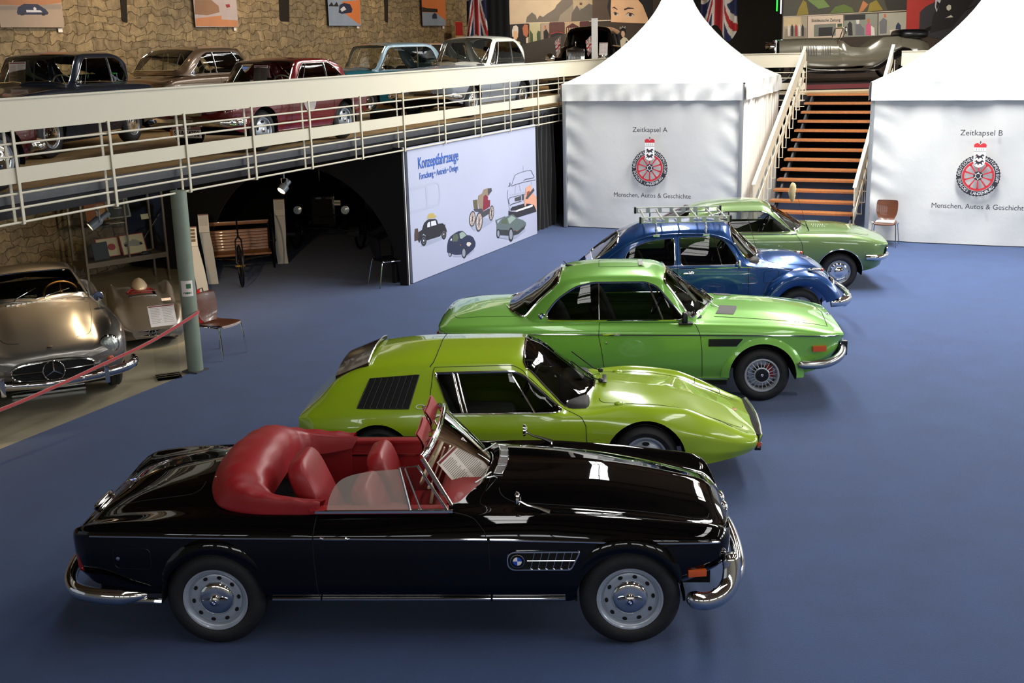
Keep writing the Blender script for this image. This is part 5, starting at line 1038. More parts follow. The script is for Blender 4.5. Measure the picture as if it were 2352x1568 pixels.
BAN=[('ghost',[(5.783,1.652),(6.19,1.644),(6.681,1.656),(6.839,1.621),(6.877,1.529),(6.873,1.312),(6.804,1.212),(6.416,1.211),(5.754,1.213),(5.759,1.26),(6.375,1.26),(6.738,1.254),(6.814,1.331),(6.809,1.538),(6.768,1.597),(6.655,1.617),(6.229,1.598),(5.779,1.605)]),('ghost',[(6.326,1.596),(6.406,1.597),(6.41,1.244),(6.33,1.251)]),('shadow',[(6.025,0.605),(6.283,0.656),(6.832,0.644),(6.853,0.598),(6.724,0.583),(6.275,0.574)]),('black',[(5.858,0.72),(5.858,0.842),(5.884,0.936),(5.989,0.928),(6.001,0.86),(6.134,0.88),(6.162,0.922),(6.216,0.984),(6.315,1.016),(6.39,1.028),(6.635,0.998),(6.694,0.966),(6.732,0.894),(6.903,0.881),(6.964,0.841),(6.991,0.855),(7.0,0.806),(7.034,0.752),(7.067,0.679),(6.994,0.734),(6.867,0.753),(6.808,0.666),(6.769,0.66),(6.284,0.668),(6.244,0.768),(6.175,0.803),(6.083,0.724),(6.018,0.665),(5.976,0.724),(5.905,0.724)]),('pale',[(6.323,0.894),(6.334,0.954),(6.373,0.975),(6.434,0.975),(6.432,0.886)]),('pale',[(6.471,0.978),(6.638,0.968),(6.669,0.892),(6.669,0.886),(6.47,0.89)]),('black',[(6.278,0.666),(6.264,0.626),(6.232,0.597),(6.19,0.585),(6.145,0.593),(6.106,0.618),(6.081,0.656),(6.075,0.699),(6.089,0.739),(6.12,0.767),(6.162,0.779),(6.207,0.772),(6.246,0.747),(6.271,0.709)]),('mid',[(6.239,0.672),(6.23,0.647),(6.211,0.63),(6.185,0.622),(6.157,0.627),(6.133,0.643),(6.117,0.666),(6.113,0.693),(6.122,0.717),(6.141,0.735),(6.167,0.742),(6.195,0.738),(6.219,0.722),(6.235,0.699)]),('black',[(6.227,0.674),(6.22,0.654),(6.204,0.64),(6.183,0.634),(6.16,0.638),(6.141,0.65),(6.129,0.669),(6.125,0.691),(6.132,0.711),(6.148,0.725),(6.169,0.731),(6.191,0.727),(6.211,0.715),(6.223,0.696)]),('pale',[(6.194,0.679),(6.192,0.671),(6.186,0.666),(6.178,0.663),(6.17,0.664),(6.163,0.669),(6.159,0.677),(6.158,0.685),(6.16,0.693),(6.166,0.699),(6.174,0.702),(6.182,0.7),(6.189,0.695),(6.193,0.688)]),('black',[(7.026,0.658),(7.013,0.618),(6.984,0.589),(6.944,0.577),(6.901,0.584),(6.865,0.608),(6.841,0.646),(6.835,0.689),(6.848,0.729),(6.877,0.758),(6.917,0.77),(6.96,0.764),(6.996,0.739),(7.02,0.702)]),('mid',[(6.99,0.664),(6.982,0.639),(6.963,0.621),(6.939,0.614),(6.912,0.618),(6.89,0.633),(6.875,0.657),(6.871,0.683),(6.879,0.708),(6.898,0.726),(6.922,0.734),(6.949,0.73),(6.971,0.714),(6.986,0.691)]),('black',[(6.978,0.666),(6.972,0.646),(6.957,0.632),(6.937,0.625),(6.916,0.629),(6.898,0.641),(6.886,0.66),(6.883,0.681),(6.889,0.701),(6.904,0.716),(6.924,0.722),(6.945,0.719),(6.963,0.707),(6.975,0.688)]),('pale',[(6.948,0.671),(6.945,0.663),(6.94,0.657),(6.933,0.654),(6.925,0.656),(6.918,0.661),(6.914,0.668),(6.913,0.677),(6.916,0.685),(6.921,0.69),(6.928,0.693),(6.936,0.692),(6.942,0.687),(6.947,0.68)]),('brown',[(5.853,0.733),(5.858,0.842),(5.884,0.936),(5.989,0.928),(5.995,0.866),(6.017,0.84),(5.978,0.741),(5.882,0.722)]),('straw',[(6.33,1.046),(6.372,1.102),(6.423,1.124),(6.582,1.107),(6.615,1.064),(6.689,1.044),(6.637,1.022),(6.488,1.029)]),('shadow',[(7.215,0.236),(7.616,0.172),(8.109,0.201),(8.149,0.162),(7.889,0.111),(7.344,0.182)]),('navy',[(7.031,0.33),(7.041,0.451),(7.095,0.547),(7.192,0.598),(7.38,0.63),(7.516,0.64),(7.665,0.623),(7.758,0.577),(7.85,0.511),(7.988,0.483),(8.112,0.425),(8.164,0.359),(8.203,0.307),(8.184,0.24),(8.109,0.201),(7.892,0.149),(7.793,0.134),(7.617,0.184),(7.348,0.225),(7.088,0.302)]),('greeng',[(7.256,0.489),(7.269,0.574),(7.338,0.606),(7.459,0.599),(7.506,0.517),(7.447,0.458)]),('pale2',[(7.539,0.592),(7.65,0.606),(7.73,0.581),(7.822,0.51),(7.626,0.478),(7.559,0.496)]),('pale',[(7.159,0.524),(7.208,0.553),(7.24,0.541),(7.224,0.507)]),('lamp',[(7.809,0.341),(7.854,0.378),(7.965,0.36),(8.018,0.319),(7.931,0.282),(7.862,0.3)]),('orange',[(7.582,0.37),(7.58,0.366),(7.574,0.363),(7.566,0.363),(7.558,0.364),(7.55,0.367),(7.546,0.371),(7.544,0.376),(7.546,0.38),(7.552,0.383),(7.559,0.383),(7.568,0.382),(7.575,0.379),(7.58,0.374)]),('black',[(7.21,0.256),(7.202,0.24),(7.183,0.229),(7.156,0.226),(7.127,0.231),(7.101,0.244),(7.084,0.261),(7.079,0.279),(7.087,0.295),(7.106,0.305),(7.133,0.309),(7.162,0.303),(7.188,0.291),(7.205,0.274)]),('steel',[(7.174,0.262),(7.169,0.251),(7.156,0.243),(7.139,0.24),(7.12,0.244),(7.103,0.252),(7.092,0.264),(7.089,0.277),(7.094,0.289),(7.107,0.297),(7.124,0.299),(7.143,0.296),(7.16,0.287),(7.171,0.275)]),('black',[(7.811,0.182),(7.797,0.138),(7.765,0.106),(7.722,0.092),(7.677,0.101),(7.637,0.128),(7.612,0.17),(7.605,0.218),(7.619,0.262),(7.65,0.294),(7.693,0.307),(7.738,0.3),(7.778,0.272),(7.804,0.23)]),('steel',[(7.761,0.191),(7.751,0.159),(7.731,0.135),(7.703,0.125),(7.673,0.131),(7.648,0.15),(7.631,0.18),(7.627,0.214),(7.637,0.246),(7.657,0.269),(7.685,0.279),(7.715,0.274),(7.74,0.255),(7.757,0.225)]),('shadow',[(8.026,0.637),(8.554,0.75),(8.951,0.643),(9.039,0.6),(8.539,0.539),(8.148,0.551)]),('tan',[(8.363,1.132),(8.388,1.186),(8.542,1.204),(8.613,1.272),(8.813,1.276),(8.968,1.238),(8.848,1.127),(8.715,1.144),(8.602,1.12),(8.563,0.884),(8.393,0.946)]),('dkgrey',[(8.812,1.267),(8.969,1.257),(8.988,1.197),(8.895,1.16),(8.825,1.13),(8.797,1.211)]),('maroon',[(8.604,1.139),(8.694,1.166),(8.802,1.113),(8.797,1.046),(8.898,1.033),(8.878,0.908),(8.551,0.862)]),('olive',[(8.152,1.131),(8.34,1.116),(8.349,0.943),(8.303,0.911),(8.179,0.976)]),('dkgrey',[(8.157,0.96),(8.522,0.919),(8.561,0.855),(8.853,0.883),(8.846,0.776),(8.553,0.74),(8.474,0.858),(8.217,0.904)]),('dkgrey',[(8.232,0.759),(8.214,0.715),(8.185,0.677),(8.148,0.65),(8.105,0.636),(8.062,0.636),(8.022,0.651),(7.99,0.679),(7.968,0.717),(7.959,0.761),(7.963,0.807),(7.981,0.851),(8.009,0.888),(8.046,0.915),(8.088,0.93),(8.131,0.93),(8.171,0.915),(8.204,0.888),(8.226,0.85),(8.236,0.806)]),('rimc',[(8.196,0.765),(8.183,0.729),(8.16,0.698),(8.132,0.675),(8.1,0.663),(8.068,0.663),(8.039,0.674),(8.016,0.696),(8.0,0.727),(7.994,0.763),(7.998,0.801),(8.012,0.837),(8.033,0.868),(8.062,0.891),(8.093,0.903),(8.125,0.903),(8.155,0.892),(8.178,0.87),(8.194,0.84),(8.2,0.804)]),('maroon',[(8.121,0.779),(8.111,0.768),(8.093,0.766),(8.077,0.774),(8.073,0.787),(8.083,0.799),(8.101,0.801),(8.117,0.793)]),('dkgrey',[(7.992,0.799),(8.008,0.792),(8.203,0.768),(8.186,0.774)]),('dkgrey',[(8.009,0.857),(8.026,0.85),(8.185,0.709),(8.168,0.715)]),('dkgrey',[(8.048,0.895),(8.064,0.889),(8.146,0.67),(8.129,0.677)]),('dkgrey',[(8.097,0.905),(8.114,0.898),(8.096,0.661),(8.08,0.668)]),('dkgrey',[(8.145,0.882),(8.161,0.875),(8.049,0.685),(8.032,0.691)]),('dkgrey',[(8.177,0.832),(8.194,0.826),(8.017,0.734),(8.0,0.74)]),('dkgrey',[(8.534,0.656),(8.512,0.6),(8.478,0.552),(8.434,0.517),(8.384,0.498),(8.334,0.498),(8.289,0.516),(8.252,0.551),(8.228,0.598),(8.218,0.653),(8.224,0.712),(8.245,0.767),(8.279,0.815),(8.323,0.85),(8.372,0.869),(8.422,0.87),(8.468,0.852),(8.505,0.818),(8.53,0.771),(8.54,0.715)]),('rimc',[(8.493,0.663),(8.476,0.617),(8.45,0.577),(8.416,0.548),(8.379,0.533),(8.342,0.532),(8.309,0.546),(8.282,0.573),(8.265,0.612),(8.259,0.657),(8.264,0.705),(8.281,0.75),(8.307,0.79),(8.34,0.819),(8.377,0.835),(8.414,0.836),(8.448,0.823),(8.475,0.795),(8.492,0.757),(8.498,0.712)]),('maroon',[(8.406,0.679),(8.394,0.665),(8.373,0.662),(8.355,0.672),(8.35,0.689),(8.362,0.703),(8.383,0.706),(8.401,0.696)]),('dkgrey',[(8.258,0.702),(8.275,0.696),(8.499,0.666),(8.482,0.672)]),('dkgrey',[(8.279,0.776),(8.295,0.769),(8.478,0.592),(8.461,0.598)]),('dkgrey',[(8.323,0.825),(8.34,0.819),(8.433,0.542),(8.416,0.548)]),('dkgrey',[(8.38,0.838),(8.397,0.831),(8.376,0.53),(8.359,0.537)]),('dkgrey',[(8.435,0.809),(8.452,0.803),(8.321,0.559),(8.304,0.566)]),('dkgrey',[(8.472,0.747),(8.489,0.741),(8.285,0.621),(8.268,0.628)]),('dkgrey',[(9.049,0.753),(9.033,0.709),(9.007,0.67),(8.975,0.642),(8.938,0.627),(8.902,0.626),(8.869,0.639),(8.843,0.666),(8.826,0.702),(8.82,0.746),(8.825,0.792),(8.841,0.836),(8.866,0.875),(8.899,0.903),(8.935,0.918),(8.971,0.92),(9.004,0.907),(9.031,0.881),(9.048,0.844),(9.054,0.8)]),('rimc',[(9.02,0.759),(9.007,0.722),(8.987,0.69),(8.963,0.667),(8.935,0.654),(8.908,0.652),(8.884,0.663),(8.865,0.684),(8.853,0.714),(8.849,0.749),(8.854,0.787),(8.867,0.824),(8.886,0.855),(8.911,0.879),(8.938,0.892),(8.965,0.893),(8.989,0.883),(9.008,0.862),(9.021,0.832),(9.025,0.797)]),('maroon',[(8.957,0.769),(8.948,0.758),(8.932,0.755),(8.919,0.763),(8.916,0.776),(8.925,0.788),(8.941,0.791),(8.954,0.783)]),('dkgrey',[(8.847,0.786),(8.864,0.779),(9.027,0.76),(9.009,0.767)]),('dkgrey',[(8.862,0.844),(8.879,0.838),(9.012,0.701),(8.994,0.708)]),('dkgrey',[(8.894,0.884),(8.912,0.878),(8.979,0.661),(8.961,0.668)]),('dkgrey',[(8.936,0.895),(8.954,0.888),(8.937,0.651),(8.92,0.657)]),('dkgrey',[(8.975,0.873),(8.993,0.867),(8.898,0.673),(8.88,0.679)]),('dkgrey',[(9.002,0.825),(9.02,0.818),(8.871,0.721),(8.854,0.728)]),('ink',[(9.731,0.711),(9.802,0.685),(10.095,0.634),(10.97,0.653),(11.023,0.646),(11.15,0.49),(10.162,0.506),(9.725,0.62)]),('ink',[(9.829,0.727),(9.904,0.758),(10.506,0.748),(10.919,0.682),(10.839,0.671),(10.121,0.666),(9.851,0.689)]),('ink',[(9.898,1.195),(10.08,1.386),(10.097,1.382),(9.914,1.191)]),('ink',[(10.085,1.388),(10.285,1.406),(10.292,1.399),(10.092,1.38)]),('ink',[(10.286,1.406),(10.59,1.414),(10.595,1.406),(10.291,1.399)]),('ink',[(10.592,1.414),(10.901,1.396),(10.903,1.388),(10.593,1.406)]),('ink',[(10.91,1.393),(11.087,1.232),(11.071,1.23),(10.894,1.391)]),('ink',[(9.901,1.188),(10.173,1.196),(10.18,1.186),(9.909,1.178)]),('ink',[(10.173,1.196),(10.475,1.196),(10.482,1.186),(10.18,1.186)]),('ink',[(10.476,1.196),(10.785,1.186),(10.789,1.176),(10.481,1.186)]),('ink',[(10.785,1.186),(11.127,1.173),(11.131,1.162),(10.789,1.176)]),('ink',[(10.499,1.23),(10.628,1.246),(10.642,1.234),(10.513,1.218)]),('ink',[(10.634,1.246),(10.788,1.233),(10.79,1.222),(10.636,1.234)]),('ink',[(10.786,1.234),(11.049,1.23),(11.055,1.217),(10.793,1.221)]),('ink',[(9.748,0.933),(9.81,0.965),(9.827,0.958),(9.765,0.926)]),('ink',[(9.817,0.966),(10.336,0.95),(10.34,0.941),(9.821,0.957)]),('ink',[(10.336,0.95),(10.565,0.942),(10.569,0.933),(10.34,0.941)]),('ink',[(9.767,0.938),(9.774,0.857),(9.754,0.859),(9.747,0.941)]),('ink',[(9.771,0.86),(9.818,0.833),(9.804,0.829),(9.757,0.856)]),('ink',[(9.8,0.807),(9.899,0.825),(9.917,0.812),(9.818,0.795)]),('ink',[(9.903,0.825),(10.377,0.823),(10.386,0.809),(9.912,0.811)]),('ink',[(9.725,1.125),(9.705,0.997),(9.695,0.998),(9.715,1.126)]),('ink',[(9.705,0.997),(9.744,0.851),(9.734,0.851),(9.695,0.998)]),('ink',[(9.744,0.851),(9.807,0.69),(9.797,0.691),(9.734,0.851)]),('ink',[(9.749,1.208),(9.833,1.198),(9.832,1.186),(9.748,1.196)]),('ink',[(9.819,1.194),(9.823,1.263),(9.85,1.26),(9.846,1.19)]),('ink',[(9.772,1.009),(10.543,0.983),(10.544,0.98),(9.774,1.007)]),('ink',[(10.104,1.169),(10.07,1.011),(10.063,1.012),(10.097,1.17)]),('ink',[(10.279,1.179),(10.358,1.016),(10.351,1.016),(10.272,1.179)]),('ink',[(10.513,1.531),(10.508,1.429),(10.501,1.43),(10.506,1.532)]),('ink',[(10.92,1.155),(10.916,1.072),(10.909,1.072),(10.913,1.156)]),('dkgrey',[(10.049,0.922),(10.362,0.927),(10.37,0.838),(10.058,0.854)]),('dkgrey',[(10.414,0.952),(10.516,0.944),(10.497,0.822),(10.408,0.834)]),('white',[(10.083,0.641),(10.109,0.663),(10.918,0.666),(10.97,0.643),(10.916,0.624),(10.119,0.63)]),('skin',[(10.509,0.81),(10.593,0.944),(10.612,1.056),(10.809,1.1),(10.886,1.075),(10.921,0.987),(10.983,0.895),(11.164,0.787),(11.151,0.511),(11.023,0.646),(10.763,0.713),(10.633,0.731),(10.579,0.675),(10.528,0.693)]),('skind',[(10.64,0.855),(10.659,0.967),(10.803,0.981),(10.825,0.915),(10.666,0.852)]),('dkgrey',[(10.587,0.831),(10.602,0.86),(11.015,1.012),(11.065,0.948),(10.69,0.817)]),('shadow',[(9.202,0.246),(9.724,0.202),(10.504,0.246),(10.552,0.175),(10.064,0.096),(9.624,0.147)]),('gcar',[(9.141,0.386),(9.161,0.512),(9.109,0.61),(9.557,0.624),(9.568,0.602),(9.224,0.593),(9.177,0.58),(9.197,0.527),(9.364,0.582),(9.484,0.605),(9.871,0.609),(9.968,0.595),(10.137,0.499),(10.436,0.413),(10.587,0.339),(10.583,0.276),(10.477,0.229),(10.193,0.159),(9.968,0.163),(9.724,0.202),(9.298,0.281)]),('gdark',[(9.166,0.412),(9.707,0.318),(9.724,0.202),(9.298,0.281),(9.163,0.372)]),('gdark',[(9.925,0.273),(10.197,0.231),(10.533,0.294),(10.503,0.225),(10.193,0.159),(9.943,0.167)]),('greeng',[(9.359,0.503),(9.411,0.575),(9.626,0.574),(9.666,0.441)]),('pale2',[(9.673,0.557),(9.87,0.589),(10.087,0.506),(9.762,0.432)]),('black',[(9.299,0.311),(9.288,0.272),(9.264,0.243),(9.23,0.23),(9.195,0.236),(9.164,0.259),(9.144,0.295),(9.139,0.336),(9.149,0.375),(9.173,0.404),(9.206,0.417),(9.242,0.411),(9.273,0.388),(9.293,0.353)]),('steel',[(9.271,0.315),(9.264,0.288),(9.248,0.267),(9.226,0.258),(9.203,0.261),(9.183,0.277),(9.17,0.303),(9.166,0.332),(9.173,0.36),(9.189,0.38),(9.211,0.39),(9.234,0.386),(9.254,0.37),(9.267,0.345)]),('black',[(9.944,0.188),(9.928,0.126),(9.889,0.081),(9.837,0.061),(9.781,0.071),(9.732,0.107),(9.701,0.163),(9.692,0.228),(9.708,0.289),(9.746,0.334),(9.798,0.354),(9.854,0.345),(9.903,0.309),(9.935,0.253)]),('steel',[(9.9,0.195),(9.889,0.151),(9.864,0.119),(9.83,0.104),(9.793,0.11),(9.762,0.136),(9.741,0.175),(9.736,0.221),(9.746,0.264),(9.771,0.297),(9.805,0.311),(9.842,0.306),(9.873,0.281),(9.894,0.241)]),('orange',[(10.152,0.236),(10.148,0.232),(10.138,0.23),(10.124,0.23),(10.109,0.232),(10.095,0.237),(10.086,0.242),(10.082,0.247),(10.086,0.251),(10.096,0.253),(10.11,0.252),(10.125,0.25),(10.139,0.246),(10.149,0.241)])]
MUR={'ML':[('sky',[(0.238,5.276),(0.26,4.54),(3.642,4.602),(3.558,5.221)]),('hill',[(0.828,4.581),(0.859,4.749),(1.028,4.888),(1.151,4.795),(1.19,4.664),(1.276,4.793),(1.386,4.739),(1.527,4.84),(1.668,4.915),(1.781,4.991),(1.838,5.094),(2.008,5.247),(2.625,5.237),(2.619,4.583)]),('slope',[(1.887,4.598),(1.946,4.78),(2.342,5.085),(2.428,5.188),(3.019,5.152),(3.015,4.588)]),('bldg',[(2.372,5.241),(3.02,5.23),(3.017,4.917),(2.876,4.893),(2.623,5.002),(2.397,4.928)]),('trees',[(2.308,4.59),(2.339,4.851),(2.511,5.082),(2.594,4.924),(2.735,5.0),(2.906,5.128),(3.019,5.074),(3.015,4.588)]),('win',[(2.596,5.159),(2.68,5.158),(2.68,5.079),(2.595,5.081)]),('brownw',[(3.02,5.23),(3.643,5.22),(3.642,4.576),(3.015,4.588)]),('hair',[(3.558,5.221),(3.515,5.012),(3.571,4.775),(3.642,4.589),(3.672,5.219)]),('hair',[(3.643,5.22),(5.054,5.196),(5.061,4.32),(4.88,4.484),(4.616,5.204)]),('face',[(3.643,5.22),(4.559,5.205),(4.703,5.044),(4.879,4.644),(4.909,4.47),(3.642,4.536),(3.628,4.958)]),('brow',[(3.648,4.971),(3.757,5.013),(3.857,4.927),(3.842,4.907),(3.743,4.969)]),('brow',[(4.071,4.937),(4.215,4.987),(4.401,4.965),(4.416,4.936),(4.215,4.926),(4.086,4.892)]),('eyew',[(3.685,4.812),(3.757,4.85),(3.885,4.795),(3.885,4.737),(3.771,4.729)]),('eyew',[(4.114,4.738),(4.215,4.815),(4.359,4.786),(4.439,4.711),(4.301,4.676),(4.172,4.689)]),('eyed',[(3.742,4.83),(3.814,4.836),(3.842,4.783),(3.799,4.739),(3.748,4.771)]),('eyed',[(4.244,4.802),(4.324,4.787),(4.341,4.734),(4.287,4.698),(4.238,4.73)]),('brow',[(3.677,4.804),(3.757,4.861),(3.894,4.8),(3.885,4.787),(3.757,4.84)]),('brow',[(4.1,4.733),(4.209,4.829),(4.359,4.799),(4.445,4.716),(4.344,4.771),(4.221,4.805)]),('rule',[(0.219,4.541),(3.67,4.609),(3.67,4.583),(0.218,4.515)]),('s_dark',[(0.288,4.532),(0.916,4.553),(0.901,3.847),(0.27,3.833)]),('s_garden',[(0.938,4.552),(1.299,4.558),(1.287,3.877),(0.923,3.859)]),('s_grey',[(1.313,4.563),(1.584,4.565),(1.573,3.883),(1.301,3.876)]),('s_maroon',[(1.598,4.573),(2.083,4.573),(2.074,3.897),(1.587,3.89)]),('s_stone',[(2.097,4.581),(2.59,4.584),(2.585,4.057),(2.088,3.884)]),('s_wine',[(2.604,4.584),(2.902,4.591),(2.9,4.367),(2.599,4.056)]),('w_hair',[(0.366,4.343),(0.41,4.472),(0.508,4.509),(0.57,4.443),(0.572,4.313),(0.555,4.156),(0.375,4.16)]),('face',[(0.412,4.316),(0.545,4.326),(0.563,4.156),(0.482,4.027),(0.415,4.107)]),('lemon',[(0.315,3.979),(0.427,4.042),(0.62,3.998),(0.639,3.84),(0.339,3.832)]),('face2',[(0.707,4.414),(0.771,4.53),(0.882,4.514),(0.892,4.358),(0.904,4.279),(0.845,4.123),(0.736,4.204)]),('shirt',[(0.817,4.098),(0.901,4.148),(0.889,3.847),(0.825,3.849)]),('tree',[(0.948,4.356),(1.042,4.224),(1.049,3.882),(0.937,3.872)]),('tree',[(1.168,4.221),(1.211,4.325),(1.289,4.297),(1.284,4.008),(1.177,3.985)]),('s_dark',[(1.392,4.294),(1.491,4.371),(1.573,4.212),(1.539,3.881),(1.399,3.879)]),('face2',[(1.423,4.477),(1.479,4.489),(1.483,4.358),(1.43,4.351)]),('s_dark',[(1.629,4.21),(1.855,4.31),(2.05,4.227),(2.032,3.898),(1.623,3.895)]),('s_red',[(1.629,4.224),(1.84,4.285),(2.05,4.24),(2.05,4.214),(1.84,4.258),(1.628,4.197)]),('s_wine',[(2.137,4.396),(2.165,4.396),(2.163,4.198),(2.134,4.199)]),('s_wine',[(2.21,4.395),(2.238,4.394),(2.236,4.197),(2.208,4.197)]),('s_wine',[(2.283,4.393),(2.312,4.393),(2.309,4.195),(2.281,4.196)]),('s_wine',[(2.357,4.392),(2.385,4.391),(2.383,4.194),(2.354,4.194)]),('s_wine',[(2.43,4.39),(2.458,4.389),(2.456,4.192),(2.428,4.192)]),('s_wine',[(2.504,4.388),(2.532,4.388),(2.53,4.19),(2.502,4.191)]),('s_wine',[(2.137,4.415),(2.35,4.536),(2.56,4.421),(2.56,4.395),(2.137,4.388)]),('dado',[(0.228,3.824),(2.9,4.367),(3.47,4.355),(3.465,3.208),(0.187,3.299)])],'MR':[('g1',[(0.213,4.965),(3.825,4.888),(3.843,4.605),(0.197,4.514)]),('g2',[(0.588,4.53),(0.646,4.712),(0.767,4.953),(0.867,4.89),(0.947,4.552)]),('g3',[(1.568,4.569),(1.724,4.75),(1.983,4.805),(2.218,4.708),(2.291,4.584)]),('g4',[(0.897,4.95),(1.387,4.94),(1.56,4.753),(1.235,4.699)]),('g2',[(2.686,4.59),(2.739,4.82),(2.932,4.907),(3.146,4.626)]),('g5',[(2.423,4.581),(2.537,4.9),(2.701,4.79),(2.553,4.609)]),('g6',[(3.163,4.902),(3.825,4.888),(3.843,4.611),(3.28,4.608)]),('rule',[(0.197,4.514),(3.843,4.605),(3.844,4.587),(0.198,4.489)]),('r_grp',[(0.198,4.489),(0.91,4.498),(0.929,3.881),(0.207,3.886)]),('r_pav',[(0.275,4.168),(0.896,4.185),(0.909,3.891),(0.252,3.898)]),('r_facade',[(0.214,4.483),(0.72,4.49),(0.746,4.25),(0.224,4.231)]),('shirt',[(0.339,4.213),(0.368,4.305),(0.411,4.211),(0.413,3.965),(0.354,3.966)]),('r_drk',[(0.437,4.211),(0.466,4.302),(0.509,4.209),(0.512,3.962),(0.453,3.964)]),('s_red',[(0.552,4.208),(0.581,4.3),(0.624,4.206),(0.627,3.96),(0.568,3.961)]),('w_hair',[(0.65,4.206),(0.679,4.297),(0.722,4.204),(0.725,3.957),(0.666,3.959)]),('r_drk',[(0.748,4.204),(0.777,4.295),(0.82,4.202),(0.824,3.955),(0.765,3.956)]),('paper',[(0.923,4.501),(1.971,4.52),(2.003,3.886),(0.942,3.881)]),('r_photo',[(1.116,4.266),(1.763,4.282),(1.769,3.942),(1.124,3.932)]),('r_drk',[(1.258,4.176),(1.668,4.191),(1.67,3.944),(1.262,3.941)]),('tree',[(1.806,4.272),(1.944,4.278),(1.948,4.191),(1.81,4.182)]),('r_p2',[(1.988,4.523),(2.986,4.535),(3.016,3.912),(2.013,3.896)]),('r_drk',[(1.998,4.513),(2.624,4.521),(2.632,4.376),(2.006,4.359)]),('s_grey2',[(2.342,4.244),(2.401,4.366),(2.49,4.24),(2.613,4.114),(2.623,3.934),(2.358,3.94)]),('pinkc',[(2.658,4.206),(2.719,4.297),(2.805,4.233),(2.839,3.929),(2.673,3.933)]),('w_hair',[(2.807,4.202),(2.91,4.138),(2.939,3.92),(2.829,3.929)]),('face2',[(2.69,4.39),(2.763,4.395),(2.776,4.28),(2.703,4.276)]),('w_hair',[(2.352,4.367),(2.45,4.371),(2.457,4.257),(2.374,4.249)]),('r_drk',[(2.11,4.249),(2.172,4.34),(2.242,4.262),(2.275,3.936),(2.143,3.939)]),('r_p3',[(3.013,4.537),(3.846,4.556),(3.87,3.929),(3.039,3.918)]),('s_grey2',[(3.05,4.289),(3.159,4.41),(3.279,4.346),(3.285,3.974),(3.086,3.963)]),('face2',[(3.169,4.518),(3.235,4.523),(3.252,4.415),(3.186,4.41)]),('s_navy',[(3.554,4.185),(3.615,4.276),(3.704,4.181),(3.699,3.995),(3.548,4.014)]),('shirt',[(3.379,4.065),(3.644,4.074),(3.702,3.948),(3.403,3.94)]),('redb',[(3.841,4.888),(5.524,4.852),(5.602,3.856),(3.862,3.904)]),('suit',[(4.259,3.857),(4.246,4.541),(4.402,4.691),(4.66,4.809),(4.722,4.869),(6.194,4.838),(6.312,3.43),(4.152,3.953)]),('suit2',[(4.653,4.439),(4.769,4.684),(4.756,4.869),(5.189,4.86),(5.859,4.845),(5.248,4.083),(4.588,3.943)]),('shirt2',[(4.689,4.87),(4.856,4.867),(4.747,4.53),(4.686,4.685)]),('suit2',[(4.741,4.838),(4.829,4.775),(4.759,4.591),(4.719,4.685)]),('flowerw',[(5.029,4.678),(5.099,4.732),(5.168,4.706),(5.181,4.613),(5.112,4.559),(5.049,4.6)]),('flowerw',[(5.01,4.353),(5.187,4.442),(5.259,4.379),(5.059,4.368)])],'WL':[('a_sand',[(3.254,4.872),(4.593,4.9),(4.579,4.44),(3.2,4.458)]),('a_dune',[(3.254,4.872),(4.593,4.9),(4.591,4.859),(4.016,4.788),(3.242,4.801)]),('a_hill',[(3.237,4.775),(4.581,4.831),(4.567,4.746),(3.226,4.711)]),('a_car',[(3.577,4.682),(3.617,4.765),(3.757,4.823),(4.044,4.822),(4.211,4.741),(4.27,4.684),(4.241,4.65),(3.596,4.643)]),('a_wh',[(3.784,4.725),(4.094,4.722),(4.134,4.689),(3.786,4.685)]),('a_wh',[(3.944,4.76),(3.978,4.774),(4.01,4.754),(4.003,4.714),(3.949,4.707)]),('a_dk',[(3.641,4.65),(3.69,4.684),(3.74,4.671),(3.734,4.638),(3.655,4.631)]),('a_dk',[(4.107,4.662),(4.161,4.689),(4.204,4.67),(4.18,4.636),(4.116,4.635)]),('b_pale',[(8.143,4.974),(9.509,5.002),(9.49,4.452),(8.114,4.466)]),('b_or',[(8.135,4.617),(8.975,4.685),(8.964,4.603),(9.494,4.586),(9.49,4.452),(8.114,4.466)]),('b_dust',[(8.155,4.974),(8.687,4.985),(8.901,4.868),(8.917,4.746),(8.514,4.681),(8.122,4.697)]),('b_car',[(9.127,4.904),(9.264,4.915),(9.283,4.857),(9.165,4.839)]),('c_blue',[(13.028,5.075),(14.464,5.105),(14.436,4.496),(13.011,4.483)]),('c_or',[(13.634,5.05),(14.464,5.105),(14.436,4.496),(13.784,4.755)]),('a_dk',[(13.029,4.935),(13.182,5.032),(13.261,4.948),(13.407,5.045),(13.484,4.933)]),('a_car',[(13.459,4.79),(13.516,4.972),(13.722,5.023),(13.998,4.999),(14.097,4.88),(14.05,4.797),(13.601,4.763)]),('a_wh',[(13.541,4.872),(13.714,4.946),(13.816,4.871),(13.607,4.811)]),('c_or',[(17.679,5.172),(19.078,5.201),(19.044,4.495),(17.687,4.493)]),('c_blue',[(17.673,4.849),(18.457,4.848),(19.056,4.641),(19.044,4.495),(17.687,4.493)]),('a_dk',[(17.674,4.86),(17.686,4.99),(17.988,4.962),(18.587,4.949),(18.579,4.86)]),('a_car',[(18.249,4.681),(18.257,4.78),(18.396,4.847),(18.526,4.804),(18.54,4.683)])],'CARDS':[[(4.482,4.426),(4.586,4.426),(4.579,4.357),(4.476,4.357)],[(9.392,4.447),(9.489,4.447),(9.486,4.376),(9.389,4.376)],[(14.32,4.491),(14.445,4.491),(14.438,4.422),(14.313,4.422)],[(18.918,4.489),(19.044,4.49),(19.037,4.416),(18.912,4.416)]]}
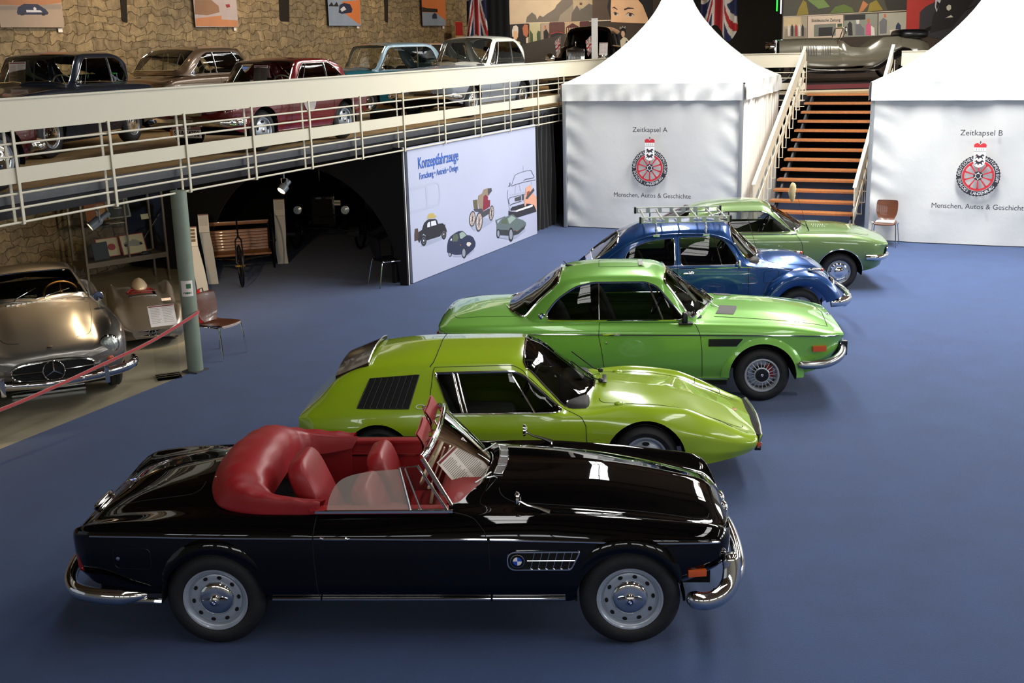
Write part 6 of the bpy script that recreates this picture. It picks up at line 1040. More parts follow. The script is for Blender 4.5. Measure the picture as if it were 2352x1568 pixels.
# ---------------- flat print helper ----------------
def fp(mb,pts,y=0.0): 
    k=len(mb.V); mb.add([(x,y,z) for x,z in pts],[tuple(range(len(pts)))]); return mb
def ringf(mb,cx,cz,r0,r1,y,n=48,wob=0,nw=0):
    V=[];F=[]
    for k in range(n):
        a=2*pi*k/n; rr=r1*(1+wob*math.cos(nw*a)); V+=[(cx+r0*math.cos(a),y,cz+r0*math.sin(a)),(cx+rr*math.cos(a),y,cz+rr*math.sin(a))]
    for k in range(n): a=2*k;b=2*((k+1)%n); F.append((a,a+1,b+1,b))
    return mb.add(V,F)
def disc(mb,cx,cz,r,y,n=20): return fp(mb,[(cx+r*math.cos(2*pi*k/n),cz+r*math.sin(2*pi*k/n)) for k in range(n)],y)
INK=mat('print_ink','#2b2b33',.6); REDE=mat('emblem_red','#c8323a',.55); WHT=mat('print_white','#f4f4f2',.55)
def arctext(name,s,parent,R_,a0,a1,size,m,y,c=(0,0)):
    mbs=MB(); n=len(s)
    for i,ch in enumerate(s):
        if ch==' ': continue
        a=R(a0+(a1-a0)*(i/(n-1)))
        o=text('t',ch,size,m,None,(0,0,0),(0,0,0),extr=0)
        me=o.data; V=[]; out=math.copysign(1,a1-a0) # clockwise (a1<a0): feet inward
        rot=(a-pi/2) if a1<a0 else (a+pi/2)
        for v in me.vertices:
            x,z=v.co.x,v.co.y; V.append((c[0]+R_*math.cos(a)+x*math.cos(rot)-z*math.sin(rot),y,c[1]+R_*math.sin(a)+x*math.sin(rot)+z*math.cos(rot)))
        mbs.add(V,[tuple(p.vertices) for p in me.polygons]); bpy.data.objects.remove(o); bpy.data.meshes.remove(me)
    return mbs.build(name,m,parent,False)
def emblem(parent,x,z,y):
    e=empty('round_emblem',(x,y,z)); e.parent=parent
    mb=MB(); mb.mi=0; ringf(mb,0,0,.295,.385,0,160,.018,40); mb.mi=1; ringf(mb,0,0,.245,.285,0); 
    for k in range(10):
        a=2*pi*k/10+pi/2; c,s=math.cos(a),math.sin(a); w0,w1=.016,.010
        fp(mb,[(.25*c-w0*s,.25*s+w0*c),(.25*c+w0*s,.25*s-w0*c),(.08*c+w1*s,.08*s-w1*c),(.08*c-w1*s,.08*s+w1*c)],-.0004)
        fp(mb,[(.25*c-.04*s,.25*s+.04*c),(.25*c+.04*s,.25*s-.04*c),(.225*c,.225*s)],-.0004)
    mb.mi=0; disc(mb,0,0,.085,-.0008,28); mb.mi=2; ringf(mb,0,0,.042,.05,-.0012,24)
    for k in range(6): a=2*pi*k/6+.5; disc(mb,.065*math.cos(a),.065*math.sin(a),.009,-.0012,8)
    mb.mi=2; fp(mb,[(-.105,.45),(.105,.45),(.105,.27),(.09,.21),(.05,.17),(0,.155),(-.05,.17),(-.09,.21),(-.105,.27)],-.0016)
    mb.mi=0
    for z0 in (.345,.235): # two walking lions
        L=[(-.075,.075),(-.045,.085),(-.03,.06),(.01,.05),(.03,.075),(.06,.085),(.085,.06),(.08,.03),(.065,.05),(.05,.045),(.055,.02),(.07,-.01),(.05,-.012),(.035,.012),(.0,.012),(-.01,-.012),(-.03,-.015),(-.025,.01),(-.05,.012),(-.08,-.008),(-.085,.005),(-.055,.03),(-.06,.045),(-.085,.04),(-.088,.055),(-.062,.06)]
        fp(mb,[(px*.95,z0-.02+pz*.95) for px,pz in L],-.002)
    mb.mi=1
    for z0 in (.345,.235): disc(mb,-.03,z0+.038,.010,-.0024,8)
    P=[(-.105,.53)]+[(-.055+.055*math.cos(R(a)),.565+.045*math.sin(R(a))) for a in range(200,20,-20)]+[(0,.57)]+[(.055+.055*math.cos(R(a)),.565+.045*math.sin(R(a))) for a in range(160,-30,-20)]+[(.105,.53)]
    fp(mb,P,-.002); mb.mi=2
    for k in range(5): disc(mb,-.08+.04*k,.505,.022,-.0024,12)
    fp(mb,[(-.1,.505),(.1,.505),(.1,.46),(-.1,.46)],-.0024)
    mb.mi=0
    for k in range(4): fp(mb,[(-.063+.04*k,.515),(-.057+.04*k,.515),(-.057+.04*k,.465),(-.063+.04*k,.465)],-.0028)
    fp(mb,[(-.105,.452),(.105,.452),(.105,.458),(-.105,.458)],-.0028); fp(mb,[(-.006,.60),(.006,.60),(.006,.65),(-.006,.65)],-.002); fp(mb,[(-.02,.622),(.02,.622),(.02,.632),(-.02,.632)],-.002)
    mb.build('printed_wheel',None,e,False,mats=[INK,REDE,WHT])
    arctext('lettering','DEUTSCHES',e,.338,176,112,.075,WHT,-.002); arctext('lettering','AUTOMUSEUM',e,.338,68,-14,.075,WHT,-.002); arctext('lettering','SCHLOSS LANGENBURG',e,.338,193,322,.075,WHT,-.002)
# ---------------- tents ----------------
FAB=mat('tent_fabric','#d3d4d2',.5,bump=.6,bscale=2.6,noise=.04,nscale=1); FRAME=mat('tent_frame_alu','#a3a7ab',.45,.6)
SHEER=mat('tent_side_curtain','#e4e1d8',.7)
def tent(name,label,P,w_,dep,letter,rside):
    t=empty(name,P,R(-22.2 if letter=='A' else -25),label,'tent')
    # roof: pagoda
    prof=[(1.0,3.09),(.97,3.12),(.75,3.37),(.5,3.80),(.3,4.26),(.17,4.68),(.09,5.15),(.05,5.7),(.03,6.2)]
    prof=smoothline(prof,3); cx,cy=w_/2,dep/2; G_=[]
    for f,z in prof:
        row=[]
        for (ax,ay),(bx,by) in (((-1,-1),(1,-1)),((1,-1),(1,1)),((1,1),(-1,1)),((-1,1),(-1,-1))):
            for k in range(8):
                q=k/8; x=ax+(bx-ax)*q; y=ay+(by-ay)*q; sag=1-.045*math.sin(pi*q)*min(1,(1-f)*3)*(1 if f>.1 else 0); row.append((cx+x*f*(w_/2+.02)*sag,cy+y*f*(dep/2+.02)*sag,z))
        row.append(row[0]); G_.append(row)
    mb=MB(); mb.grid(G_); mb.build('pagoda_roof',FAB,t,True)
    # valance: wrinkled skirt
    for side in range(4):
        L=w_ if side%2==0 else dep
        G_=[]
        for i in range(61):
            q=i/60; wv=.026*math.sin(q*37+side+2*math.sin(q*9))+.012*math.sin(q*83+2*side); row=[]
            for j in range(5):
                z=3.09-.35*j/4; o=.035+ (j/4)*(.02+wv)*1.0+.012*math.sin(q*31+j*1.3)
                if side==0: p=(q*L,-o,z)
                elif side==1: p=(w_+o,q*L,z)
                elif side==2: p=(w_-q*L,dep+o,z)
                else: p=(-o,dep-q*L,z)
                row.append(p)
            G_.append(row)
        mb=MB(); mb.grid(G_,flip=True); mb.build('valance',FAB,t,True)
    for x,y in ((.0,.0),(w_,0),(0,dep),(w_,dep)):
        mb=MB(); mb.box((min(max(x,.03),w_-.03),min(max(y,.03),dep-.03),1.54),(.075,.075,3.06),bev=.01); mb.build('corner_post',FRAME,t)
    # front wall with soft wrinkles
    def wall(p0,p1,nrm,amp,curt,m,name='side_wall',z1=3.05):
        p0,p1,nrm=Vector(p0),Vector(p1),Vector(nrm); L=(p1-p0).length; G_=[]; nx=int(L/.05); rr=random.Random(int(p0.x*100+p1.y*7)); ph=[rr.uniform(0,6) for _ in range(8)]
        for i in range(nx+1):
            q=i/nx; x=q*L; row=[]
            for j in range(31):
                v=j/30; z=.015+(z1-.015)*v
                if curt: d=amp*math.sin(x*2*pi/.16+.6*math.sin(x*3+ph[0]))+.4*amp*math.sin(x*2*pi/.37+ph[1]+v)
                else:
                    e=math.exp(-((x/.35)**2))+math.exp(-(((L-x)/.35)**2)); d=.010*math.sin(z*13+x*8+ph[0]+math.sin(5*z))*e*2.6+.024*math.sin(2.1*x+1.3*z+ph[1])+.013*math.sin(5*x-3*z+ph[2])+.016*max(0,v-.72)*4*math.sin(x*9+ph[3]+math.sin(4*x))-.02
                row.append(p0+(p1-p0)*q+nrm*d+Vector((0,0,z)))
            G_.append(row)
        mb=MB(); mb.grid(G_,flip=True); return mb.build(name,m,t,True)
    wall((.06,.05,0),(w_-.06,.05,0),(0,-1,0),.01,False,FAB,'front_wall')
    if rside: wall((w_-.02,.08,0),(w_-.02,dep-.08,0),(1,0,0),.03,True,SHEER,'side_curtain')
    else: wall((w_-.02,.08,0),(w_-.02,dep-.08,0),(1,0,0),.03,False,FAB)
    wall((.02,dep-.08,0),(.02,.08,0),(-1,0,0),.02,False,FAB); wall((w_-.1,dep-.03,0),(.1,dep-.03,0),(0,1,0),.02,False,FAB)
    m=1.955 if letter=='A' else 2.02
    text('tent_title','Zeitkapsel '+letter,.148,INK,t,(m,-.062,2.14),(R(90),0,0),sx=1.0,bold=.0)
    text('tent_motto','Menschen, Autos & Geschichte',.138,INK,t,(m+.05,-.062,.76),(R(90),0,0),sx=.97)
    emblem(t,m,1.345,-.064)
    return t
tent('pagoda_tent','white pagoda tent lettered Zeitkapsel A, left of the staircase',(1.22,25.18,0),3.88,4.5,'A',True)
tent('pagoda_tent','white pagoda tent lettered Zeitkapsel B, right of the staircase',(7.05,22.51,0),4.35,4.6,'B',False)
# ---------------- staircase ----------------
st=empty('staircase',GC,GA,'open staircase with orange brown wooden treads between the two tents','staircase')
for i in range(14):
    s=12.93+.355*i; z=.18+.187*i
    mb=MB(); mb.box((s+.15,-5.37,z-.025),(.31,1.88,.05),bev=.006); mb.build('tread',WOODW,st)
for N in (-4.55,-6.2):
    mb=MB(); mb.poly([(12.9,N-.02,.02),(13.15,N-.02,.02),(17.9,N-.02,2.5),(17.75,N-.02,2.55),(17.55,N-.02,2.55)],(0,.04,0)); mb.build('stringer',GREYS,st)
for N in (-4.42,-6.42):
    q=1
    def rz(s): return 1.05+(s-12.15)*.527
    mb=MB(); a,b=12.15,17.2
    mb.poly([(a,N,rz(a)),(b,N,rz(b)),(b,N,rz(b)-.36),(a,N,rz(a)-.36)],(0,.02,0)); mb.poly([(a,N-.025,rz(a)),(b,N-.025,rz(b)),(b,N-.025,rz(b)+.02),(a,N-.025,rz(a)+.02)],(0,.07,0)); 
    if N>-5: mb.box((17.22,N+.01,3.43),(.06,.025,.38))
    mb.build('hand_board',BEIGE,st)
    mb=MB(); mb.poly([(a+.05,N,rz(a)-.56),(b,N,rz(b)-.56),(b,N,rz(b)-.72),(a+.05,N,rz(a)-.72)],(0,.02,0)); mb.poly([(a+.05,N,rz(a)-.36),(a+.13,N,rz(a)-.32),(a+.13,N,rz(a)-.95),(a+.05,N,rz(a)-.95)],(0,.02,0)); mb.build('lower_board',BEIGE,st)
    for i in range(14):
        s=12.93+.355*i+.04
        if s>17.4: continue
        for dd in (-.035,.055):
            mb=MB(); mb.box((s,N+dd,rz(s)-.70),(.03,.012,.72)); mb.build('baluster',BEIGE,st)
        mb=MB(); mb.box((s,N+.01,rz(s)-1.06),(.03,.11,.012)); mb.build('baluster_foot',BEIGE,st)
# ---------------- banner panel, black curtain, arch partition ----------------
bn=empty('banner_panel',G(0,-.012),GA,'white printed banner lettered Konzeptfahrzeuge with drawn cars, below the gallery','banner')
BWH=mat('banner_white','#aeb3c9',.6,noise=.04,nscale=.7)
mb=MB(); mb.box((8.46,.03,1.165),(5.44,.05,2.31)); mb.build('panel_board',BWH,bn)
COLS={'ghost':'#a9afc4','shadow':'#9aa1b6','black':'#26262b','pale':'#cfd3de','mid':'#6d7078','brown':'#4c3a35','straw':'#b39f5a','navy':'#2a3049','greeng':'#55604e','pale2':'#8fa096','lamp':'#d3c7bd','orange':'#c4703a','steel':'#8d939f','tan':'#8a7c69','dkgrey':'#45454b','maroon':'#7e2b38','olive':'#5f583f','rimc':'#c9b8ad','ink':'#222430','white':'#e4e6f0','skin':'#d39a80','skind':'#8a4a3e','gcar':'#5d6b6b','gdark':'#343a3d'}
bms={k:mat('print_'+k,v,.6) for k,v in COLS.items()}; names=list(COLS)
mb=MB(); 
for i,(c,P) in enumerate(BAN):
    mb.mi=names.index(c); fp(mb,P,.0035-.00004*i-.001)
mb.build('printed_picture',None,bn,False,mats=[bms[k] for k in names])
BT=mat('print_blue','#2f5bb0',.55)
text('banner_title','Konzeptfahrzeuge',.275,BT,bn,(6.85,.0,2.02),(R(90),0,0),sx=.76,bold=.004); text('banner_subtitle','Forschung • Antrieb • Design',.155,BT,bn,(6.85,.0,1.80),(R(90),0,0),sx=.80,bold=.001)
BCU=mat('black_curtain','#0b0b0c',.95,sheen=.2)
def curtain(name,p,rz,L,h,m,label,amp=.05,lam=.22,parent=None):
    G_=[]
    nn_=int(L/.025)
    for i in range(nn_+1):
        x=i*L/nn_; G_.append([(x,amp*math.sin(2*pi*x/lam+.8*math.sin(x*2.3))*(.6+.4*(1-j/6))+.02*math.sin(x*7+j),.02+(h-.02)*j/6) for j in range(7)])
    mb=MB(); mb.grid(G_,flip=True); o=mb.build(name,m,None,True,loc=p,rot=(0,0,rz)); o['label']=label; o['category']='curtain'; return o
curtain('black_curtain',G(11.25,.15),GA,1.35,2.5,BCU,'black pleated curtain between the white banner and the left tent')
# partition with arched opening (black screen across the space under the gallery)
pt=empty('arch_partition',G(5.62,0),GA+pi/2,'black partition wall with a large round arch opening under the gallery','partition')
PTB=mat('partition_black','#0a0a0b',.85)
outer=[(0,0),(0,2.34),(6.1,2.34),(6.1,0)]
cx,rr_=2.20,2.05
ap=[(cx+rr_*math.cos(a),rr_*.98*math.sin(a)) for a in np.linspace(0,pi,40)]
mb=MB()
top=[(x,2.34) for x,_ in ap]
for i in range(39):
    mb.poly([(ap[i][0],0,ap[i][1]),(ap[i+1][0],0,ap[i+1][1]),(top[i+1][0],0,2.34),(top[i][0],0,2.34)],(0,.05,0))
mb.box(((cx+rr_+6.1)/2+0,.025,1.17),(6.1-cx-rr_,.05,2.34)); mb.box(((cx-rr_)/2,.025,1.17),(cx-rr_,.05,2.34)); mb.build('screen',PTB,pt,False)
mb=MB(); mb.tube([(x,0,z) for x,z in ap],.008,6); mb.build('arch_edge',CHROMED,pt)
mb=MB(); mb.box((.02,-.02,1.17),(.03,.03,2.34)); mb.build('edge_strip',mat('edge_white','#d8d8d4',.5),pt)
# dark hall behind the partition
mb=MB(); mb.box((14,3.0,1.17),(.1,6.3,2.34)); o=mb.build('wall_inner',mat('inner_dark','#0b0a09',.9),None,False,loc=GC,rot=(0,0,GA)); struct(o)
mb=MB(); mb.box((8.6,.35,1.17),(5.8,.06,2.34)); o=mb.build('wall_behind_banner',mat('inner_dark','#0b0a09',.9),None,False,loc=GC,rot=(0,0,GA)); struct(o)

mb=MB(); mb.box((9.9,6.05,1.17),(8.4,.08,2.34)); o=mb.build('wall_inner_left',mat('inner_dark','#0b0a09',.9),None,False,loc=GC,rot=(0,0,GA)); struct(o)  # black wall added before the stone so the arch's inside reads dark
# ---------------- silver grand tourer (front towards the camera) ----------------
SLV=mat('silver_bronze_paint','#8e8a83',.28,.75,coat=.8,coatr=.05)
a64=R(-64); o_=Vector((-5.3-3.10*math.cos(a64),12.74-3.10*math.sin(a64)))
sl=car_root('silver_gullwing_coupe','silver coupe with oval star grille and chrome bumper behind the red rope',o_.x,o_.y,a64)
L=[
[(-.95,.3,.35),(-.6,.6,.28),(0,.76,.25),(2.0,.78,.22),(2.6,.76,.24),(2.9,.70,.28),(3.05,.58,.31),(3.12,.40,.33),(3.14,.30,.34)],
[(-.95,.4,.45),(-.6,.72,.45),(0,.86,.42),(2.0,.86,.40),(2.6,.86,.42),(2.9,.80,.42),(3.05,.68,.42),(3.12,.50,.42),(3.14,.40,.43)],
[(-.95,.42,.55),(-.6,.78,.6),(0,.895,.58),(2.0,.885,.58),(2.5,.895,.60),(2.9,.84,.58),(3.05,.72,.55),(3.12,.54,.53),(3.14,.42,.52)],
[(-.95,.40,.62),(-.6,.76,.74),(0,.87,.80),(1.0,.84,.80),(2.0,.85,.80),(2.5,.87,.79),(2.9,.82,.72),(3.05,.70,.65),(3.12,.54,.60),(3.14,.42,.57)],
[(-.95,.36,.66),(-.6,.66,.82),(0,.76,.90),(1.0,.74,.88),(2.0,.74,.90),(2.5,.74,.885),(2.8,.72,.83),(2.95,.66,.76),(3.05,.58,.70),(3.12,.46,.64),(3.14,.36,.60)],
[(-.95,.28,.67),(-.6,.5,.85),(0,.58,.93),(1.0,.58,.93),(2.0,.56,.90),(2.5,.54,.83),(2.8,.54,.765),(2.95,.52,.73),(3.06,.46,.69),(3.12,.38,.65),(3.14,.30,.61)],
[(-.95,.15,.68),(-.6,.3,.87),(0,.34,.96),(1.0,.34,.96),(1.6,.34,.965),(2.0,.33,.95),(2.5,.31,.88),(2.8,.30,.80),(2.97,.30,.745),(3.08,.28,.695),(3.13,.22,.65),(3.14,.18,.62)],
[(-.95,0,.685),(-.6,0,.88),(0,0,.97),(1.0,0,.97),(1.6,0,.985),(2.0,0,.965),(2.5,0,.895),(2.8,0,.81),(2.98,0,.75),(3.09,0,.70),(3.13,0,.66),(3.14,0,.63)]]
sk=Skin(L,-.95,3.14,3.0)
hoodp=rpoly([(1.62,-.001),(1.58,.62),(2.3,.56),(2.84,.47),(2.97,-.001)],[0,.06,.1,.16,0])
sk.build(sl,[('arch',archpts(0,.33,.36),'xz',None),('arch',archpts(2.4,.33,.36),'xz',None),('cabin',[(.0,-.001),(.1,.5),(1.3,.56),(1.44,.4),(1.48,-.001)],'xy',None),('bonnet',hoodp,'xy',SLV)],SLV,dx=.045,dv=.2)
mb=MB(); curve_tube(mb,sk,hoodp[1:-1],'xy',.003,-.0005); build_each(mb,'panel_gap',DARK,sl)
base=[(-.4,.02,.96),(-.25,.4,.94),(-.1,.58,.92),(.3,.68,.90),(1.0,.68,.90),(1.28,.64,.92),(1.40,.5,.95),(1.50,.3,.965),(1.54,.02,.975)]
edge=[(-.4,.01,.965),(-.1,.55,.97),(.2,.52,1.17),(.45,.50,1.24),(.80,.49,1.255),(.95,.50,1.235),(1.28,.62,.945),(1.40,.49,.96),(1.54,.01,.985)]
cen=[(-.4,.97),(-.1,1.12),(.2,1.25),(.5,1.30),(.85,1.30),(1.02,1.265),(1.54,.985)]
cb=cabin_skin(base,edge,cen,-.4,1.54)
ws=[(1.00,5.001),(.99,4),(.965,3),(.99,2.4),(1.25,2.3),(1.38,3),(1.46,4),(1.50,5.001)]; win=rpoly([(.25,.94),(.35,1.16),(.85,1.21),(1.18,.95)],.03)
cb.build(sl,[('side_glass',win,'xz',DGLASS,True),('windscreen_glass',ws,'uv',glassmat('dark_screen',(.6,.6,.55),.3,f0=-.04))],SLV,'roof',dx=.05,dv=.25,caps=(False,False))
mb=MB(); mb.tube(cb.lift(ws,'uv',.003,-1,.05)+cb.lift(ws,'uv',.003,1,.05)[::-1],.008,6,True); mb.build('windscreen_trim',CHROME,sl)
mb=MB(); ringtrim(mb,cb,win,'xz',.006,.002); build_each(mb,'window_trim',CHROME,sl)
mb=MB()
for k in range(12): 
    y=-.33+.06*k; q=-1 if y<0 else 1; p=sk.lift([(1.565-.25*y*y,abs(y)),(1.566,abs(y))],'xy',.004,q)[0]; mb.box(p,(.03,.045,.008))
build_each(mb,'cowl_vent',CHROMED,sl)
wells(sl,[(0,.33,.36),(2.4,.33,.36)],.86,.5); wheels(sl,'cap',.33,.2,.165,[(0,-.80),(2.4,-.80),(0,.80),(2.4,.80)]); floorpan(sl,.3,2.1,.72,.17,.26); floorpan(sl,2.55,3.02,.6,.24,.34)
interior(sl,.2,1.35,.6,[(.55,-.32),(.55,.32)],zf=.3,zb=.90,zs=.3,h=.6)
steering(sl,(1.06,.33,.96),.21,R(-58)+pi/2,mat('horn_rim','#c89a58',.4,coat=.4),name='steering_wheel')
# grille
gx=3.125
def gr(y): return gx+.045*(1-(y/.46)**2)
mb=MB(); ov=[]
for k in range(40):
    t=2*pi*k/40; y=.45*math.copysign(abs(math.cos(t))**.65,math.cos(t)); z=.485+.118*math.copysign(abs(math.sin(t))**.75,math.sin(t))*(1 if math.sin(t)<0 else (1-.15*(y/.45)**2)); ov.append((gr(y)+.012,y,z))
mb.add(ov+[(gr(0)+.014,0,.485)],[(i,(i+1)%40,40) for i in range(40)]); o=mb.build('front_grille',DARK,sl,False)
mb=MB(); mb.tube(ov,.015,8,True); mb.build('grille_surround',CHROME,o)
mb=MB(); mb.tube([(gr(y)+.025,y,.485) for y in np.linspace(-.50,-.12,8)],.010,8); mb.tube([(gr(y)+.025,y,.485) for y in np.linspace(.12,.50,8)],.010,8); build_each(mb,'grille_bar',CHROME,o)
def star(par,c,r,tiltx=0):
    mb=MB(); mb.tube([(c[0],c[1]+r*math.cos(t),c[2]+r*math.sin(t)) for t in np.linspace(0,2*pi,28,endpoint=False)],r*.05,6,True)
    for k in range(3):
        t=pi/2+k*2*pi/3; mb.tube([c,(c[0],c[1]+r*.97*math.cos(t),c[2]+r*.97*math.sin(t))],[r*.10,r*.025],6)
    return mb.build('three_pointed_star',CHROME,par)
star(o,(gr(0)+.035,0,.485),.118)
p=sk.P(np.array([3.03]),np.array([7.]))[0]; mb=MB(); mb.lathe([(0,.004),(.028,.002),(.028,-.003)],18,'Z',c=(p[0],0,p[2]+.004)); mb.build('nose_emblem',mat('emblem_dark','#5a3a30',.4),sl)
for q in (-1,1):
    mb=MB(); mb.lathe([(.08,-.16),(.115,-.05),(.116,-.01),(.108,.008),(.10,.012)],28,'X',c=(3.05,q*.65,.675)); h=mb.build('headlamp',CHROME,sl,rot=None)
    mb=MB(); mb.lathe([(.1,.008),(.085,.03),(.05,.045),(0,.05)],28,'X',c=(3.05,q*.65,.675)); mb.build('headlamp_lens',mat('lamp_lens','#b9bfb6',.12,.6,coat=1,bump=.4,bscale=40),h)
    mb=MB(); mb.lathe([(.042,0),(.038,.012),(0,.02)],18,'X',c=(3.10,q*.64,.51)); mb.build('indicator',AMBER,sl)
    mb=MB(); P=smoothline([(2.72,q*.93,.40),(2.92,q*.935,.40),(3.10,q*.82,.395),(3.20,q*.60,.385),(3.24,q*.45,.38)],5); mb.tube(P,[.02,.035]+[.045]*(len(P)-2),10,flat=1.3,up=(0,0,1)); mb.build('bumper_corner',CHROME,sl)
    mb=MB(); mb.box((3.27,q*.56,.385),(.05,.055,.22),bev=.018); mb.build('bumper_horn',CHROME,sl)
    mb=MB(); b=Vector(sk.lift([(1.95,.70),(1.951,.70)],'xy',0,q)[0]); mb.tube([b,b+Vector((-.01,0,.09))],.010); mb.lathe([(0,-.03),(.05,-.02),(.062,.01),(.058,.014),(0,.012)],22,'X',c=b+Vector((-.02,0,.14))); mb.build('fender_mirror',CHROME,sl)
mb=MB(); P=smoothline([(3.24,-.46,.375),(3.29,0,.36),(3.24,.46,.375)],8); mb.tube(P,.042,10,flat=1.2,up=(0,0,1)); 
for y in (-.3,.3): mb.tube([(3.26,y-.012,.37),(3.26,y+.012,.37)],.052,10)
mb.build('front_bumper',CHROME,sl)
mb=MB(); mb.tube([(1.50,-.25,1.0),(1.46,-.22,1.03),(1.30,.02,1.11)],.006); mb.tube([(1.50,.10,1.0),(1.46,.13,1.03),(1.34,.42,1.07)],.006); build_each(mb,'wiper',CHROME,sl)
mb=MB(); mb.box((1.22,-.05,.99),(.02,.16,.03),bev=.006); mb.tube([(1.23,-.05,.93),(1.22,-.05,.98)],.006); mb.build('interior_mirror',CHROME,sl)
r_=empty('drip_tray',(-5.66,13.40,0),R(23),'narrow grey metal tray lying under the front of the silver coupe','tray')
mb=MB(); mb.box((0,.1,.006),(.84,.25,.012)); mb.box((0,-.02,.016),(.84,.02,.02)); mb.box((0,.22,.016),(.84,.02,.02)); mb.build('pan',CHROMED,r_)
# ---------------- small streamlined racer ----------------
a68=R(-68.7); rc=car_root('streamlined_racer','small silver streamlined racing car with open red cockpit beside the gullwing coupe',-5.72,17.32,a68)
RSV=mat('racer_silver','#8b857c',.38,.7,coat=.3,coatr=.1)
L=[
[(-.60,.10,.18),(-.45,.34,.14),(0,.46,.10),(1.0,.44,.10),(1.6,.45,.10),(1.85,.40,.11),(1.97,.30,.13),(2.03,.22,.15)],
[(-.60,.14,.24),(-.45,.40,.24),(0,.50,.24),(.8,.47,.22),(1.5,.495,.22),(1.85,.43,.20),(1.97,.33,.20),(2.03,.25,.20)],
[(-.60,.14,.28),(-.45,.40,.36),(0,.49,.42),(.4,.46,.38),(.8,.455,.34),(1.2,.47,.36),(1.5,.49,.38),(1.75,.46,.33),(1.9,.40,.28),(1.97,.33,.26),(2.03,.26,.245)],
[(-.60,.12,.30),(-.45,.34,.44),(-.1,.41,.545),(.15,.40,.52),(.5,.38,.42),(.8,.38,.40),(1.2,.41,.44),(1.45,.42,.475),(1.7,.40,.43),(1.85,.37,.36),(1.95,.31,.30),(2.03,.25,.26)],
[(-.60,.09,.31),(-.45,.26,.42),(-.1,.31,.46),(.15,.30,.43),(.5,.28,.42),(.8,.27,.42),(1.2,.29,.41),(1.45,.29,.40),(1.7,.28,.37),(1.85,.27,.33),(1.95,.24,.30),(2.03,.20,.265)],
[(-.60,.05,.315),(-.45,.14,.42),(-.1,.18,.47),(.5,.18,.475),(.8,.17,.47),(1.2,.17,.45),(1.45,.16,.42),(1.7,.15,.38),(1.85,.14,.345),(1.96,.12,.305),(2.03,.1,.27)],
[(-.60,0,.32),(-.45,0,.42),(-.1,0,.48),(.5,0,.50),(.8,0,.49),(1.2,0,.46),(1.45,0,.43),(1.7,0,.385),(1.85,0,.35),(1.97,0,.305),(2.03,0,.272)]]
sk=Skin(L,-.60,2.03,2.0)
sk.build(rc,[('cockpit',[(.12,-.001),(.14,.14),(.3,.20),(.45,.18),(.52,-.001)],'xy',None)],RSV,dx=.04,dv=.2)
mb=MB(); mb.sell((.32,.0,.40),(.24,.21,.09),.6,.6); mb.build('cockpit_lining',mat('racer_red','#7d2320',.6),rc,True)
mb=MB(); mb.tube(sk.lift([(.12,.0),(.14,.14),(.3,.20),(.45,.18),(.52,.0)],'xy',.004,1,.03)+sk.lift([(.12,.0),(.14,.14),(.3,.20),(.45,.18),(.52,.0)],'xy',.004,-1,.03)[::-1],.012,6,True); mb.build('cockpit_rim',mat('racer_red','#7d2320',.6),rc)
mb=MB(); mb.sell((-.02,0,.50),(.30,.12,.13),1.3,1.0); mb.build('headrest_fairing',mat('fairing_pale','#b9ad96',.4,.3),rc,True)
mb=MB(); G_=[[(.62+.06*(1-(y/.2)**2)-.05*t,y*(1-.1*t),.49+.055*t-.02*(y/.2)**2) for t in (0,.5,1)] for y in np.linspace(-.2,.2,13)]; mb.grid(G_); mb.build('wind_deflector',glassmat('deflector_glass',(.85,.85,.8),.1),rc,True)
mb=MB(); mb.tube([g[0] for g in G_],.010,6); mb.tube([g[2] for g in G_],.004,6); build_each(mb,'deflector_rim',CHROMED,rc)
def rg(y): return 2.035-.05*(y/.26)**2
ov=[(rg(.26*math.cos(t))+.006,.26*math.copysign(abs(math.cos(t))**.7,math.cos(t)),.222+.045*math.sin(t)) for t in np.linspace(0,2*pi,36,endpoint=False)]
mb=MB(); mb.add(ov+[(2.03,0,.222)],[(i,(i+1)%36,36) for i in range(36)]); o=mb.build('front_grille',DARK,rc,False)
mb=MB(); mb.tube(ov,.010,6,True); mb.build('grille_lip',RSV,o); star(o,(2.055,0,.222),.052)
wells(rc,[(0,.17,.17),(1.5,.17,.17)],.40,.2,zmin=.11); wheels(rc,'cap',.17,.10,.09,[(0,-.40),(1.5,-.40),(0,.40),(1.5,.40)]); floorpan(rc,-.3,1.85,.36,.10,.16)
t=sheet('race_plaque',rc,(1.05,.30,.475),(R(-80),0,R(90)),.13,.10,lines=4)
# acrylic stand with sheet
ACR=glassmat('acrylic',(.97,.98,.97),.02,f0=-.05)
s_=empty('information_stand',(-4.37,13.98,0),R(-66),'clear acrylic stand with a tilted information sheet before the small racer','sign')
mb=MB(); mb.box((0,0,.38),(.012,.30,.72)); mb.box((0,0,.006),(.30,.30,.012)); mb.build('acrylic_foot',ACR,s_,False)
sheet('information_sheet',s_,(.02,0,.80),(R(-42),0,R(90)),.32,.30,lines=10)
